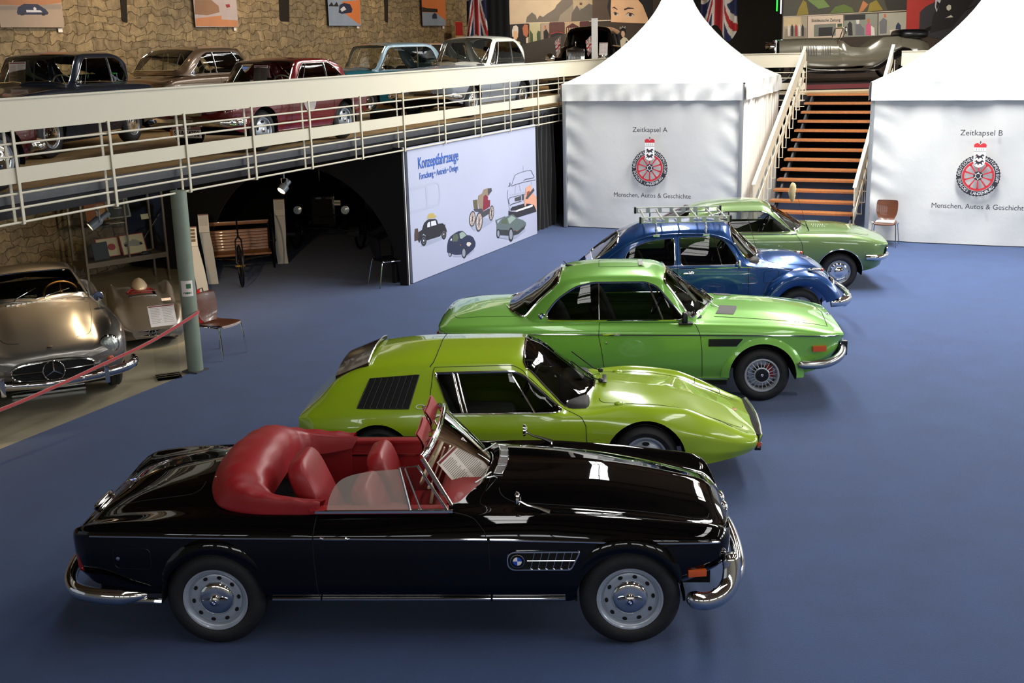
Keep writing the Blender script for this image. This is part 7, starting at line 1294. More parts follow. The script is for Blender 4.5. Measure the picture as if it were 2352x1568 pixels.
# ---------------- red rope ----------------
rp=empty('barrier_rope',GC,GA,'red velvet barrier rope running from the column to the left','rope')
pts=smoothline([(.03,-.12,.79),(-.10,-.13,.755),(-.8,-.05,.59),(-1.6,0,.50),(-2.3,0,.445),(-3.04,-.0,.41),(-3.9,0,.44),(-4.7,0,.62),(-5.1,0,.80)],6)
mb=MB(); mb.tube(pts,.020,10); mb.build('rope',mat('red_velvet','#a31f22',.8,sheen=.6),rp)
mb=MB(); mb.tube([(.03,-.13,.79),(.06,-.11,.79),(.08,-.03,.79)],.012,8); mb.build('rope_hook',CHROMED,rp)
mb=MB(); mb.tube([(-5.1,0,0),(-5.1,0,.92)],.022,12); mb.lathe([(0,0),(.16,0),(.15,.02),(0,.03)],24,'Z',c=(-5.1,0,0)); mb.build('rope_post',CHROMED,rp)
# ---------------- moulded plywood chairs ----------------
PLY=mat('moulded_plywood','#5c3420',.35,noise=.25,nscale=2.5,stretch=(1,1,8),coat=.3)
def plychair(name,loc,rz,label,paper=False,seatm=None,backm=None):
    c=empty(name,loc,rz,label,'chair','stacking chairs')
    # front = -Y
    def sh(P,w0,w1,th=.012,curve=.02):
        G_=[]
        for i,(y,z,wd) in enumerate(P): G_.append([(wd*u_,y-curve*(u_**2)*0,z+ .012*u_**2) for u_ in np.linspace(-1,1,9)])
        return G_
    S=smoothline([(-.22,.425,.17),(-.19,.45,.20),(0,.445,.21),(.14,.44,.20),(.19,.45,.18)],4)
    G_=sh(S,0,0); mb=MB(); mb.grid(G_); mb.grid([[(x,y,z-.012) for x,y,z in r] for r in G_],flip=True); mb.build('seat',seatm or PLY,c,True)
    B=smoothline([(.17,.46,.12),(.20,.52,.16),(.215,.62,.195),(.235,.76,.20),(.25,.83,.19),(.252,.85,.165)],4)
    G_=[[(wd*u_,y-.03*u_*u_*-1*-1,z) for u_ in np.linspace(-1,1,9)] for y,z,wd in B]
    mb=MB(); mb.grid(G_,flip=True); mb.grid([[(x,y+.012,z) for x,y,z in r] for r in G_]); mb.build('backrest',backm or PLY,c,True)
    for q in (-1,1):
        mb=MB(); mb.tube(smoothline([(q*.24,-.24,0),(q*.215,-.19,.40),(q*.21,-.16,.425),(q*.21,0,.43),(q*.21,.14,.43),(q*.215,.18,.40),(q*.25,.26,0)],5),.011,8); mb.build('leg_frame',CHROME,c)
        mb=MB(); mb.tube([(q*.21,-.02,.43),(q*.25,-.02,.44),(q*.255,.02,.44),(q*.21,.02,.43)],.008,6); mb.build('link_hook',CHROME,c)
    mb=MB(); mb.tube([(-.21,-.12,.425),(.21,-.12,.425)],.009); mb.tube([(-.21,.12,.425),(.21,.12,.425)],.009); build_each(mb,'cross_tube',CHROME,c)
    return c
plychair('plywood_chair',(-3.93,14.98,0),R(62),'dark plywood chair with chrome legs standing next to the green column')
plychair('plywood_chair',(7.28,21.98,0),R(-24),'brown plywood chair with papers on its seat before the right tent')
pp=empty('paper_stack',(7.28,21.98,.458),R(-24),'white papers lying on the seat of the chair by the right tent','paper')
mb=MB(); mb.box((0,-.01,.008),(.34,.24,.012)); mb.box((.02,-.02,.018),(.30,.21,.008),rot=(0,0,.06)); build_each(mb,'sheet',WHITEP,pp)
# ---------------- white info steles ----------------
STE=mat('stele_white','#d8d2c4',.5)
def stele(loc,rz,label,lean,w_=.175,photos=False):
    c=empty('information_stele',loc,rz,label,'sign','information steles')
    P=[(0,.0),(-.02,.3),(-.005-lean*.35,.6),(-lean*.75,.92)]
    mb=MB(); G_=[[(x+lx,d,z) for lx in (-w_/2,w_/2)] for x,z in smoothline(P,4) for d in (0,)]
    V=[];F=[]
    Q=smoothline(P,4)
    for x,z in Q: V+=[(x-w_/2,-.03,z),(x+w_/2,-.03,z),(x+w_/2,.03,z),(x-w_/2,.03,z)]
    for i in range(len(Q)-1):
        for k in range(4): F.append((4*i+k,4*i+(k+1)%4,4*i+4+(k+1)%4,4*i+4+k))
    F.append((3,2,1,0)); k=4*(len(Q)-1); F.append((k,k+1,k+2,k+3)); mb.add(V,F); mb.build('slab',STE,c,False)
    x=-lean*.75
    mb=MB(); mb.mi=0; mb.box((0,0,.155),(w_,.05,.31)); mb.mi=1; mb.box((0,-.027,.30),(w_*.96,.004,.014)); mb.mi=2
    if photos:
        for k in range(4): mb.box((.02,-.027,.255-.055*k),(w_*.45,.004,.042))
    else:
        for k in range(14): mb.box((-.0,-.027,.275-.012*k),(w_*.78,.003,.003))
    mb.build('info_head',None,c,False,loc=(x,0,.922),rot=(R(-8),0,-lean*.35*0),mats=[mat('stele_head','#e3dbcc',.5),REDP,mat('photo_brownish','#6d5b45',.6) if photos else GREYP])
stele((-5.04,18.44,0),R(15),'white information stele with small photographs, closest behind the green column',.15,photos=True)
stele((-5.24,19.85,0),R(14),'beige information stele with text, standing before the wooden three wheeler',.10)
stele((-4.345,21.65,0),R(6),'tall white information stele between the three wheeler and the black vintage car',.0,.20)
# ---------------- spotlights ----------------
def spot(loc,rz,tilt,label,on=True,L_=.30,rad=.06,power=60):
    c=empty('spotlight',loc,rz,label,'lamp','spotlights under the gallery')
    GM=mat('lamp_grey','#8c9398',.4,.3)
    mb=MB(); mb.tube([(0,-.07,-.02),(0,-.07,.13),(0,.07,.13),(0,.07,-.02)],.009,6); mb.tube([(0,0,.13),(0,0,.2)],.012); mb.build('yoke',GM,c)
    mb=MB(); mb.lathe([(.0,-L_*.55),(rad*.6,-L_*.55),(rad*.6,-L_*.15),(rad,-L_*.05),(rad,L_*.45),(rad*.92,L_*.45),(rad*.9,L_*.3),(0,L_*.28)],24,'X'); b=mb.build('lamp_housing',GM,c,rot=(0,tilt,0))
    mb=MB(); mb.lathe([(rad*.86,L_*.42),(0,L_*.42)],24,'X'); mb.build('lit_lens',mat('lit_lens','#ffd9a0',.4,emit=6) if on else CHROMED,b)
    if on:
        l=bpy.data.lights.new('spot_beam','SPOT'); l.energy=power; l.color=(1,.72,.42); l.spot_size=R(130); l.spot_blend=.8; l.shadow_soft_size=.06
        o=bpy.data.objects.new('spot_beam',l); COL.objects.link(o); o.parent=b; o.location=(L_*.5,0,0); o.rotation_euler=(0,R(-90),0)
    return c
p=G(-.05,1.28,2.03); spot((-5.25,14.60,1.92),R(214),R(32),'lit grey cylinder spotlight hanging left of the green column',power=280)
spot((-4.33,14.98,2.08),R(120),R(20),'small grey spotlight half hidden by the green column top',L_=.2,rad=.045,power=170)
spot((-3.56,18.3,1.86),R(230),R(40),'grey box spotlight hanging in front of the black arch',L_=.22,rad=.075,power=30)
# ---------------- display case ----------------
ang=math.atan2(20.41-19.34,-6.15+7.24)
dc=empty('display_case',(-7.24,19.34,0),ang,'tall glass display case on thin legs against the stone wall, with shelves of models','cabinet')
BRZ=mat('case_frame_bronze','#6b604f',.35,.6); W_,Dp=1.50,.52
for x in (0,W_):
    for y in (0,Dp): mb=MB(); mb.box((x,y,1.1),(.035,.035,2.2)); mb.build('post',BRZ,dc)
for z in (.46,2.18):
    mb=MB()
    for y in (0,Dp): mb.box((W_/2,y,z),(W_,.03,.09 if z<1 else .04))
    for x in (0,W_): mb.box((x,Dp/2,z),(.03,Dp,.09 if z<1 else .04))
    mb.build('frame_rail',BRZ,dc,False)
mb=MB(); mb.box((W_/2,Dp/2,.46),(W_-.04,Dp-.04,.05)); mb.build('base_shelf',mat('case_shelf_grey','#6e675c',.5),dc)
CG=glassmat('case_glass',(.95,.97,.95),.03,f0=-.05)
mb=MB(); mb.box((W_/2,Dp/2,1.12),(W_-.04,Dp-.06,.008)); mb.build('glass_shelf',CG,dc,False); mb=MB(); mb.box((W_/2,Dp/2,1.66),(W_-.04,Dp-.06,.008)); mb.build('glass_shelf',CG,dc,False)
mb=MB(); mb.box((W_/2,-.012,1.33),(W_-.04,.004,1.66)); mb.build('glass_front',CG,dc,False)
mb=MB(); mb.box((W_*.52,-.01,1.33),(.028,.02,1.7)); mb.build('door_stile',BRZ,dc)
mb=MB(); mb.tube([(W_*.75,Dp,.45),(W_+.25,Dp+.1,1.1)],.01); mb.build('wall_stay',BRZ,dc)
M_=dc.matrix_basis.copy()
def inworld(o,loc,rot):
    o.parent=None; o.matrix_world=Matrix.LocRotScale(Vector((-7.24,19.34,0)),Euler((0,0,ang)),None)@Matrix.LocRotScale(Vector(loc),Euler(rot),None)
def picture(name,loc,rot,w_,h_,frame,label,parts,fr=.012):
    c=empty(name,(0,0,0),0,label,'picture'); inworld(c,loc,rot)
    mb=MB(); mb.box((0,0,0),(w_,.015,h_)); mb.build('backing',frame,c,False)
    mb=MB(); mats=[]
    for i,(m,pp_) in enumerate(parts):
        mats.append(m); mb.mi=i; fp(mb,[(x*w_/2,z*h_/2) for x,z in pp_],-.0085-.0006*i)
    mb.build('printed_image',None,c,False,mats=mats)
CR=mat('print_cream','#c4b89a',.6); SIL_=mat('print_racecar_grey','#8d8c85',.5); RB=mat('poster_red','#9a2a22',.5)
sq=lambda a:[(-a,-a),(a,-a),(a,a),(-a,a)]
rcar=[(-.8,.15),(-.5,.3),(-.1,.35),(.0,.5),(.2,.45),(.75,.05),(.8,-.15),(.3,-.25),(-.6,-.1)]
picture('car_picture',(.98,.22,.69),(R(-20),0,0),.46,.36,RB,'red bordered picture of a silver racing car on the lower shelf',[(CR,sq(.93)),(SIL_,rcar),(TRIMBLK,[(-.75,.05),(-.55,.1),(-.5,-.15),(-.7,-.2)]),(TRIMBLK,[(.5,.05),(.7,.1),(.75,-.15),(.55,-.2)])])
picture('red_poster',(.55,.30,.68),(R(-16),0,0),.42,.34,RB,'cream poster with red border and red disc behind the dark album',[(CR,sq(.92)),(RB,[(.35*math.cos(t)+.3,.35*math.sin(t)) for t in np.linspace(0,2*pi,16,endpoint=False)])])
picture('dark_album',(.34,.16,.66),(R(-10),0,R(8)),.30,.30,mat('album_black','#16151a',.5),'black album standing on the lower shelf of the display case',[(mat('album_black2','#1b1a20',.5),sq(.9))])
picture('framed_photo',(.80,.28,1.34),(R(-14),0,0),.42,.34,mat('frame_silver','#7d786a',.4,.4),'dark photograph in a pale frame on the upper glass shelf',[(mat('photo_dark','#2c2d28',.5),sq(.86)),(SIL_,[(x*.5,z*.3) for x,z in rcar])])
picture('orange_brochure',(.40,.30,1.32),(R(-14),0,0),.38,.32,mat('brochure_orange','#8c4c22',.6),'orange brown brochure on the upper shelf left of the framed photo',[(mat('brochure_tan','#a77a4a',.6),[(-.1,-.8),(.9,-.8),(.9,.8),(.1,.8)])])
for k,(x,lab) in enumerate(((1.12,'small dark model car on the lower shelf of the display case'),(.62,'flat open booklet on the upper glass shelf'),(1.18,'small white card on the upper glass shelf'))):
    c=empty(('model_car','open_booklet','small_card')[k],(0,0,0),0,lab,('toy','book','card')[k]); inworld(c,(x,.07,.487 if k==0 else 1.126),(0,0,0))
    if k==0:
        mb=MB(); mb.sell((0,0,.035),(.11,.04,.022)); mb.sell((-.01,0,.055),(.05,.03,.02)); mb.build('body',TRIMBLK,c,True)
        for wx in (-.06,.06):
            for wy in (-.035,.035): mb=MB(); mb.lathe([(0,-.008),(.018,-.008),(.018,.008),(0,.008)],12,'Y',c=(wx,wy,.018)); mb.build('wheel',TYRE,c)
    elif k==1: mb=MB(); mb.grid([[(u_,y,.012+.01*abs(math.sin(u_*22))) for y in (-.08,.08)] for u_ in np.linspace(-.13,.13,11)]); mb.box((0,0,.004),(.27,.17,.008)); mb.build('pages',CR,c,False)
    else: mb=MB(); mb.box((0,0,.045),(.14,.01,.09),rot=(R(-15),0,0)); mb.build('card_face',CR,c)
# ---------------- three wheeled motor carriage (rear of arch) ----------------
hd=math.atan2(19.60-21.1,-4.57+4.95)
tw=empty('three_wheeled_carriage',(-5.06,21.10,0),hd,'antique three wheeled motor carriage with slatted wooden seat inside the arch','carriage')
SLAT=mat('varnished_slats','#9c6230',.35,noise=.25,nscale=4,stretch=(1,.3,8),coat=.3); IRON=mat('black_iron','#151414',.4,.3)
for k in range(7):
    mb=MB(); mb.box((.02+.012*k,0,.40+.058*k),(.03,1.12,.05),rot=(0,R(-12),0),bev=.004); mb.build('seat_back_slat',SLAT,tw)
mb=MB(); mb.box((.28,0,.37),(.50,1.18,.035),bev=.01); mb.build('seat_base',SLAT,tw)
mb=MB(); mb.box((.10,0,.90),(.05,1.18,.07),bev=.015); mb.build('top_rail',SLAT,tw)
mb=MB(); mb.tube([(.10,-.58,.36),(.12,-.58,.9)],.012); mb.tube([(.10,.58,.36),(.12,.58,.9)],.012); mb.tube(smoothline([(.55,-.55,.33),(.58,0,.30),(.55,.55,.33)],5),.018); mb.tube([(.5,-.3,.3),(1.45,-.02,.42)],.018); mb.tube([(.5,.3,.3),(1.45,.02,.42)],.018); mb.tube([(1.62,0,.37),(1.60,.06,.42),(1.52,.05,.80),(1.45,0,.86)],.014); mb.tube([(1.62,0,.37),(1.60,-.06,.42),(1.52,-.05,.80),(1.45,0,.86)],.014); mb.tube([(1.46,0,.84),(1.20,0,1.15)],.014); mb.tube([(0,-.64,.52),(0,.64,.52)],.02); mb.build('iron_frame',IRON,tw)
def spokewheel(par,loc,r,n,rot,m=IRON,tyre=.014):
    mb=MB(); mb.tube([(r*math.cos(t),0,r*math.sin(t)) for t in np.linspace(0,2*pi,40,endpoint=False)],tyre,8,True)
    for k in range(n): t=2*pi*k/n; mb.tube([(0,0,0),(r*math.cos(t),0,r*math.sin(t))],.004,4)
    mb.tube([(0,-.07,0),(0,.07,0)],.022,10); return mb.build('spoked_wheel',m,par,loc=loc,rot=rot)
spokewheel(tw,(1.62,0,.365),.355,20,(0,0,R(6))); spokewheel(tw,(0,-.64,.52),.50,28,(0,0,0)); spokewheel(tw,(0,.64,.52),.50,28,(0,0,0))
mb=MB(); mb.tube([(1.62,-.08,.365),(1.62,.08,.365)],.028,10); mb.build('hub_brass',mat('aged_brass','#9c7a3a',.3,.8),tw)
# ---------------- black vintage car behind the arch ----------------
pc=(G(8,3.81)+G(8,2.82))/2; vh=math.atan2(-.95,-.16)
vc=car_root('black_vintage_car','black upright vintage car with two round headlamps in the dark arch',pc.x-2.9*math.cos(vh),pc.y-2.9*math.sin(vh),vh)
VB=mat('vintage_black','#0a0a0c',.2,coat=.8)
mb=MB(); G_=[]
for x in np.linspace(1.2,2.75,8):
    w_=.42-.10*(x-1.2)/1.55; G_.append([(x,w_*math.copysign(abs(math.cos(t))**.5,math.cos(t)),.62+.50*math.sin(t)**.6) for t in np.linspace(0.001,pi-.001,15)])
mb.grid(G_,flip=True); mb.build('bonnet',VB,vc,True)
mb=MB(); mb.box((2.78,0,.80),(.07,.52,.62),bev=.03); mb.build('radiator',VB,vc); mb=MB(); mb.box((2.82,0,.80),(.02,.42,.50)); mb.build('radiator_core',DARK,vc)
mb=MB(); mb.box((.2,0,.85),(2.1,1.25,.75),bev=.08); mb.build('body_tub',VB,vc)
mb=MB(); mb.box((.25,0,1.82),(1.9,1.3,.08),bev=.03)
mb.build('roof',VB,vc)
mb=MB()
for x in (1.15,.3,-.6):
    for q in (-1,1): mb.tube([(x,q*.6,1.2),(x-.03,q*.6,1.8)],.022)
build_each(mb,'roof_pillar',VB,vc)
mb=MB(); mb.box((1.16,0,1.50),(.01,1.15,.55),rot=(0,R(-4),0)); mb.build('windscreen',DGLASS,vc,False)
for q in (-1,1):
    for cx in (0,2.55):
        Gd=[[(cx+(.44+.0)*math.cos(t),q*y,.36+.44*math.sin(t)) for y in (.55,.66,.78)] for t in np.linspace(-.1,pi+.1,18)]; mb=MB(); mb.grid(Gd); mb.build('mudguard',VB,vc,True)
        spokewheel(vc,(cx,q*.68,.37),.35,14,(0,0,0),IRON,.03)
    mb=MB(); mb.box((1.3,q*.68,.30),(1.8,.25,.03)); mb.build('running_board',VB,vc)
    mb=MB(); mb.lathe([(0,-.13),(.06,-.10),(.085,.0),(.09,.01),(.082,.012)],24,'X',c=(2.90,q*.495,.84)); h=mb.build('headlamp',CHROMED,vc)
    mb=MB(); mb.lathe([(.082,.012),(.05,.025),(0,.03)],24,'X',c=(2.90,q*.495,.84)); mb.build('lamp_lens',mat('lamp_lens2','#c9d0c9',.15,.2,coat=1,emit=.03),h)
mb=MB(); mb.tube([(2.82,-.5,.74),(2.84,0,.70),(2.82,.5,.74)],.014); mb.build('lamp_bar',IRON,vc)
mb=MB(); mb.tube(smoothline([(3.0,-.7,.42),(3.05,0,.50),(3.0,.7,.42)],6),.016); mb.build('front_spring_bar',IRON,vc)
mb=MB(); mb.mi=0; mb.box((2.86,.33,.98),(.01,.13,.10)); mb.mi=1; mb.box((2.866,.33,.98),(.002,.12,.03)); mb.build('sticker_plate',None,vc,mats=[PAPER,mat('sticker_green','#77803a',.6)])
c=plychair('plywood_chair',(-2.12,19.42,0),R(120),'black chair with thin metal legs at the right end of the arch',seatm=TRIMBLK,backm=TRIMBLK)
# red fire extinguisher behind the column
fx=empty('fire_extinguisher',(-4.66,16.75,0),0,'red fire extinguisher partly hidden by the green column','extinguisher')
mb=MB(); mb.lathe([(0,0),(.07,0),(.075,.02),(.075,.42),(.05,.49),(.02,.51),(.02,.55),(0,.55)],24,'Z'); mb.build('cylinder',mat('extinguisher_red','#a81c1c',.3,coat=.6),fx)
mb=MB(); mb.tube([(0,0,.54),(.06,0,.57),(.09,0,.4),(.09,0,.2)],.01); mb.build('hose',TRIMBLK,fx)
# ---------------- cars up on the gallery ----------------
WTHIN=glassmat('gallery_car_glass',(.88,.9,.86),.05)
def galcar(name,label,x,y,yaw,z0,wb,hw,fo,ro,zb,zh,zt,cab,paint,roofp=None,wheelR=.31,rim=.19,zs=.22,nose=.0,split=None,lowp=None,tailslope=.06,trim=True,wstyle='cap',rad=.36,pillars=None,crownh=.06,frontcurve=.16):
    """cab: (rear base x, rear top x, front top x, front base x, roof centre z, roof edge z, roof half width)"""
    c=car_root(name,label,x,y,yaw,z0)
    X0,X1=-ro,wb+fo
    def ln(ys,zs_): return [(X0,hw*ys*.72,zs_[0]),(X0+.06,hw*ys*.88,zs_[1]),(X0+.30,hw*ys*.98,zs_[2]),(.3,hw*ys,zs_[3]),(wb-.5,hw*ys,zs_[4]),(wb+.25,hw*ys*.98,zs_[5]),(X1-.14,hw*ys*.90,zs_[6]),(X1-.04,hw*ys*.74,zs_[7]),(X1,hw*ys*.5,zs_[8])]
    L=[ln(.90,[.45,.40,.34,zs,zs,zs+.04,.36,.40,.45]),ln(.97,[.50,.48,.45,.42,.42,.43,.46,.48,.50]),ln(1.0,[.58,.58,.60,.60,.60,.60,.58,.56,.56]),
       ln(.985,[zt-.18,zt-.12,zb-.09,zb-.07,zb-.07,zb-.09,zh-.16,zh-.22,zh-.26]),ln(.90,[zt-.12,zt-.07,zb-.03,zb,zb,zb-.03,zh-.07,zh-.14,zh-.22]),
       ln(.74,[zt-.09,zt-.04,zt-.01,zb+.01,zb+.01,zh-.02,zh-.05,zh-.12,zh-.21]),ln(.40,[zt-.07,zt-.015,zt+.02,zb+.03,zb+.03,zh+.01,zh-.02,zh-.09,zh-.19]),
       [(a,0,b) for a,_,b in ln(0,[zt-.06,zt-.0,zt+.03,zb+.04,zb+.04,zh+.03,zh-.01,zh-.08,zh-.18])]]
    sk=Skin(L,X0,X1,3.0)
    rb,rt,ft,fb,zr,ze,hr=cab
    hole=[(rb+.15,-.001),(rb+.2,hw*.6),(fb-.25,hw*.6),(fb-.12,-.001)]
    door=sk.inv([(pillars[0] if pillars else (rt+ft)/2-.2,zs+.08),(pillars[0] if pillars else (rt+ft)/2-.2,zb-.12)],'xz')+[((pillars[0] if pillars else (rt+ft)/2-.2),3.95),(fb-.12,3.95)]+sk.inv([(fb-.06,zb-.12),(fb-.05,zs+.08)],'xz')
    rg=[('arch',archpts(0,wheelR,rad),'xz',None),('arch',archpts(wb,wheelR,rad),'xz',None),('cabin',hole,'xy',None),('door',door,'uv',paint,True)]
    sk.build(c,rg,paint,dx=.08,dv=.3)
    mb=MB(); curve_tube(mb,sk,door,'uv',.003,-.0005,d=.08); build_each(mb,'panel_gap',DARK,c)
    if trim:
        mb=MB(); curve_tube(mb,sk,[(X0+.2,zb-.12),(X1-.25,zb-.15)],'xz',.008,.002,d=.1); build_each(mb,'side_moulding',CHROME,c)
        mb=MB(); curve_tube(mb,sk,[(rad+.03,zs+.03),(wb-rad-.03,zs+.03)],'xz',.014,.003,d=.1); build_each(mb,'sill_moulding',CHROME,c)
    yb=hw*.86
    base=[(rb-.04,.02,zb+.03),(rb+.02,yb*.6,zb+.02),(rb+.16,yb*.9,zb+.01),(rb+.4,yb,zb),(fb-.45,yb,zb),(fb-.18,yb*.88,zb+.01),(fb-.04,yb*.5,zb+.03),(fb+.03,.02,zb+.04)]
    e=.55
    edge=[(rb-.04,.01,zb+.035),(rb+.12,yb*.86,zb+.03),(rb+(rt-rb)*e,hr+.06,zb+(ze-zb)*.62),(rt,hr+.01,ze-.03),(rt+.2,hr,ze),(ft-.15,hr,ze),(ft,hr+.01,ze-.02),(fb-.2,yb*.88,zb+.015),(fb+.03,.01,zb+.045)]
    cen=[(rb-.04,zb+.04),(rb+(rt-rb)*.45,zb+(zr-zb)*.62),(rt,zr-.035),(rt+.3,zr-.005),(ft-.3,zr),(ft+.02,zr-.04),(fb+.03,zb+.05)]
    cb=cabin_skin(base,edge,cen,rb-.04,fb+.03)
    W0=rpoly([(rb+.28,zb+.025),(rt+.0,ze-.10),(rt+.12,ze-.05),(ft-.10,ze-.05),(ft-.0,ze-.10),(fb-.32,zb+.025)],[.05,.06,.05,.05,.05,.03])
    ws=[(ft+.06,5.001),(ft+.05,4),(ft+.035,3),(ft+.04,2.45),((ft+fb)/2,2.28),(fb-.18,2.35),(fb-.07,3.2),(fb-.02,4.2),(fb-.0,5.001)]
    bl=[(rt-.06,5.001),(rt-.05,4),(rt-.05,3.2),(rt-.10,2.9),((rt+rb)/2,2.8),(rb+.12,3.0),(rb+.05,3.7),(rb+.03,5.001)]
    cb.build(c,[('side_glass',W0,'xz',WTHIN,True),('windscreen_glass',ws,'uv',WTHIN),('rear_window',bl,'uv',WTHIN)],roofp or paint,'roof',dx=.07,dv=.3,caps=(False,False))
    mb=MB(); ringtrim(mb,cb,W0,'xz',.010,.003)
    for p in (pillars or [(rt+ft)/2-.2]): curve_tube(mb,cb,[(p,ze-.05),(p,zb+.02)],'xz',.018,.002,flat=.5,d=.1)
    curve_tube(mb,cb,[(ft-.18,ze-.05),(ft+.06,zb+.02)],'xz',.007,.002,d=.1)
    build_each(mb,'window_trim',CHROMED,c)
    mb=MB(); mb.tube(cb.lift(ws,'uv',.003,-1,.1)+cb.lift(ws,'uv',.003,1,.1)[::-1],.010,6,True); mb.build('windscreen_trim',CHROME,c)
    mb=MB(); mb.tube(cb.lift(bl,'uv',.003,-1,.1)+cb.lift(bl,'uv',.003,1,.1)[::-1],.010,6,True); mb.build('rear_window_trim',CHROME,c)
    wells(c,[(0,wheelR,rad),(wb,wheelR,rad)],hw*.97,.45); wheels(c,wstyle,wheelR,rim,.15,[(0,-hw+.05),(wb,-hw+.05),(0,hw-.05),(wb,hw-.05)]); floorpan(c,rad+.03,wb-rad-.03,hw*.85,zs-.04,zs+.06)
    interior(c,rb+.3,fb-.3,hw*.78,[((rt+ft)/2+.1,-hw*.42),((rt+ft)/2+.1,hw*.42)],zf=.32,wheelat=(ft+.0,hw*.42,zb+.0),zb=zb-.02,zs=.38,h=.55,m=mat('dark_interior2','#2b2620',.8),wheelm=IVORY)
    for q in (-1,1):
        mb=MB(); mb.lathe([(.0,-.03),(.095,-.02),(.095,.02),(.085,.03),(0,.045)],22,'X',c=(X1-.10,q*hw*.70,zh-.22)); mb.build('headlamp',CHROME,c)
        mb=MB(); mb.sell((X0+.04,q*hw*.72,zt-.2),(.03,.05,.07)); mb.build('tail_lamp',REDL,c)
        mb=MB(); p=(fb-.35,q*(yb+.02),zb+.06); mb.sell(p,(.02,.05,.035)); mb.build('door_mirror',CHROME,c)
    for nm,xx,s_ in (('front_bumper',X1+.03,1),('rear_bumper',X0-.03,-1)):
        P=smoothline([(xx-s_*.34,-hw*.99,.44),(xx-s_*.10,-hw*.92,.44),(xx+s_*.03,-hw*.5,.45),(xx+s_*.06,0,.45),(xx+s_*.03,hw*.5,.45),(xx-s_*.10,hw*.92,.44),(xx-s_*.34,hw*.99,.44)],4); mb=MB(); mb.tube(P,.045,8,flat=1.2,up=(0,0,1)); mb.build(nm,CHROME,c)
    mb=MB(); mb.sell((X1-.01,0,.60),(.03,hw*.38,.10),.5,.5); mb.build('front_grille',CHROMED,c)
    return c,sk,cb
def at(s,N): p=G(s,N); return p.x,p.y
hU=GA+pi
def P_(n,c,r=.3,me=.2): return mat(n,c,r,me,coat=.8,coatr=.05)
x,y=at(2.78,3.98); c,sk,cb=galcar('navy_saloon','navy blue fifties saloon on the gallery with an information sheet behind its windscreen',x,y,hU+R(14.5),DECK,2.30,.76,.80,.95,.93,.90,.90,(-.35,.05,1.15,1.75,1.43,1.37,.56),P_('navy_paint','#1e2836'),wheelR=.33,rim=.2)
sheet('information_sheet',c,(1.52,-.20,1.12),(R(-14),0,R(90)),.26,.36,lines=16)
x,y=at(4.27,.92); red,sk,cb=galcar('red_coupe','dark red sixties coupe near the gallery rail, numbered plate on its nose',x,y,hU,DECK,2.10,.74,.78,.82,.84,.80,.82,(-.45,.10,.98,1.50,1.26,1.22,.53),P_('dark_red_paint','#771417'),wheelR=.29,rim=.18,wstyle='slot',rad=.33)
for q in (-1,1):
    mb=MB(); p=sk.lift([(1.0,.62),(1.001,.62)],'xz',.005,q)[0]
    mb.mi=0; V=[(p[0]+.16*math.cos(t),p[1],p[2]+.02+.16*math.sin(t)) for t in np.linspace(0,2*pi,24,endpoint=False)]; mb.add(V,[tuple(range(24))]); o=mb.build('race_roundel',None,red,False,mats=[PAPER]); text('race_number','082',.15,INK,red,(p[0],p[1]+q*.004,p[2]+.04),(R(90),0,pi if q>0 else 0),sx=.8)
mb=MB(); mb.box((2.92,.0,.30),(.012,.52,.11)); mb.build('number_plate',PAPER,red); mb=MB(); mb.box((2.928,-.235,.30),(.004,.045,.105)); mb.build('plate_strip',mat('plate_yellow','#d98a1e',.5),red); text('plate_lettering','SHA·04750',.105,BLKP,red,(2.929,.025,.30),(R(90),0,R(90)),sx=.88,bold=.002)
mb=MB(); V=[(2.905,.25*math.cos(t),.36+.17*math.sin(t)) for t in np.linspace(0,pi,16)]; mb.add(V,[tuple(range(16))]); mb.build('rally_plate',mat('rally_rose','#b88078',.6),red,False); mb=MB(); mb.box((2.909,0,.40),(.004,.16,.07)); mb.build('rally_number_field',PAPER,red); text('rally_number','082',.075,BLKP,red,(2.9125,0,.40),(R(90),0,R(90))); mb=MB(); mb.sell((2.909,0,.475),(.003,.03,.03),1,1); mb.build('rally_crest',mat('crest_green','#4c6a55',.5),red)
sheet('information_sheet',red,(1.22,.05,1.02),(R(-14),0,R(90)),.24,.28,lines=14)
x,y=at(6.15,4.7); galcar('brown_coupe','brown fifties coupe with chrome window arch standing behind the red coupe',x-.5*math.cos(GA),y-.5*math.sin(GA),GA+R(-6),DECK,2.6,.80,.85,.95,.96,.94,.92,(-.55,.10,1.05,1.65,1.47,1.40,.57),P_('brown_paint','#6a5744',.3,.4),wheelR=.33,rim=.2)
x,y=at(11.9,3.3); 
TEAL=P_('teal_paint','#2c7482'); tc,sk,cb=galcar('teal_microcar','small microcar with teal body and pale blue upper half on the gallery',x,y,hU+R(-22),DECK,1.70,.69,.60,.55,.86,.92,.90,(-.62,-.10,1.10,1.66,1.46,1.40,.58),TEAL,P_('pale_blue_paint','#9fb9c6'),wheelR=.26,rim=.14,rad=.30,trim=False)
x,y=at(11.5,1.1); galcar('grey_white_saloon','grey saloon with white rounded roof near the far end of the gallery rail',x,y,hU,DECK,2.38,.75,.85,.85,.95,.93,.90,(-.55,.05,1.10,1.72,1.54,1.46,.56),P_('light_grey_paint','#a3abb5'),P_('ivory_white_paint','#e6e2d4'),wheelR=.31,rim=.19)
x,y=at(15.6,4.5); galcar('white_saloon','cream white rounded saloon half hidden behind the grey saloon',x,y,hU+R(8),DECK,2.3,.74,.75,.8,.92,.90,.88,(-.50,.05,1.0,1.55,1.42,1.36,.54),P_('cream_paint','#ddd8c6'))
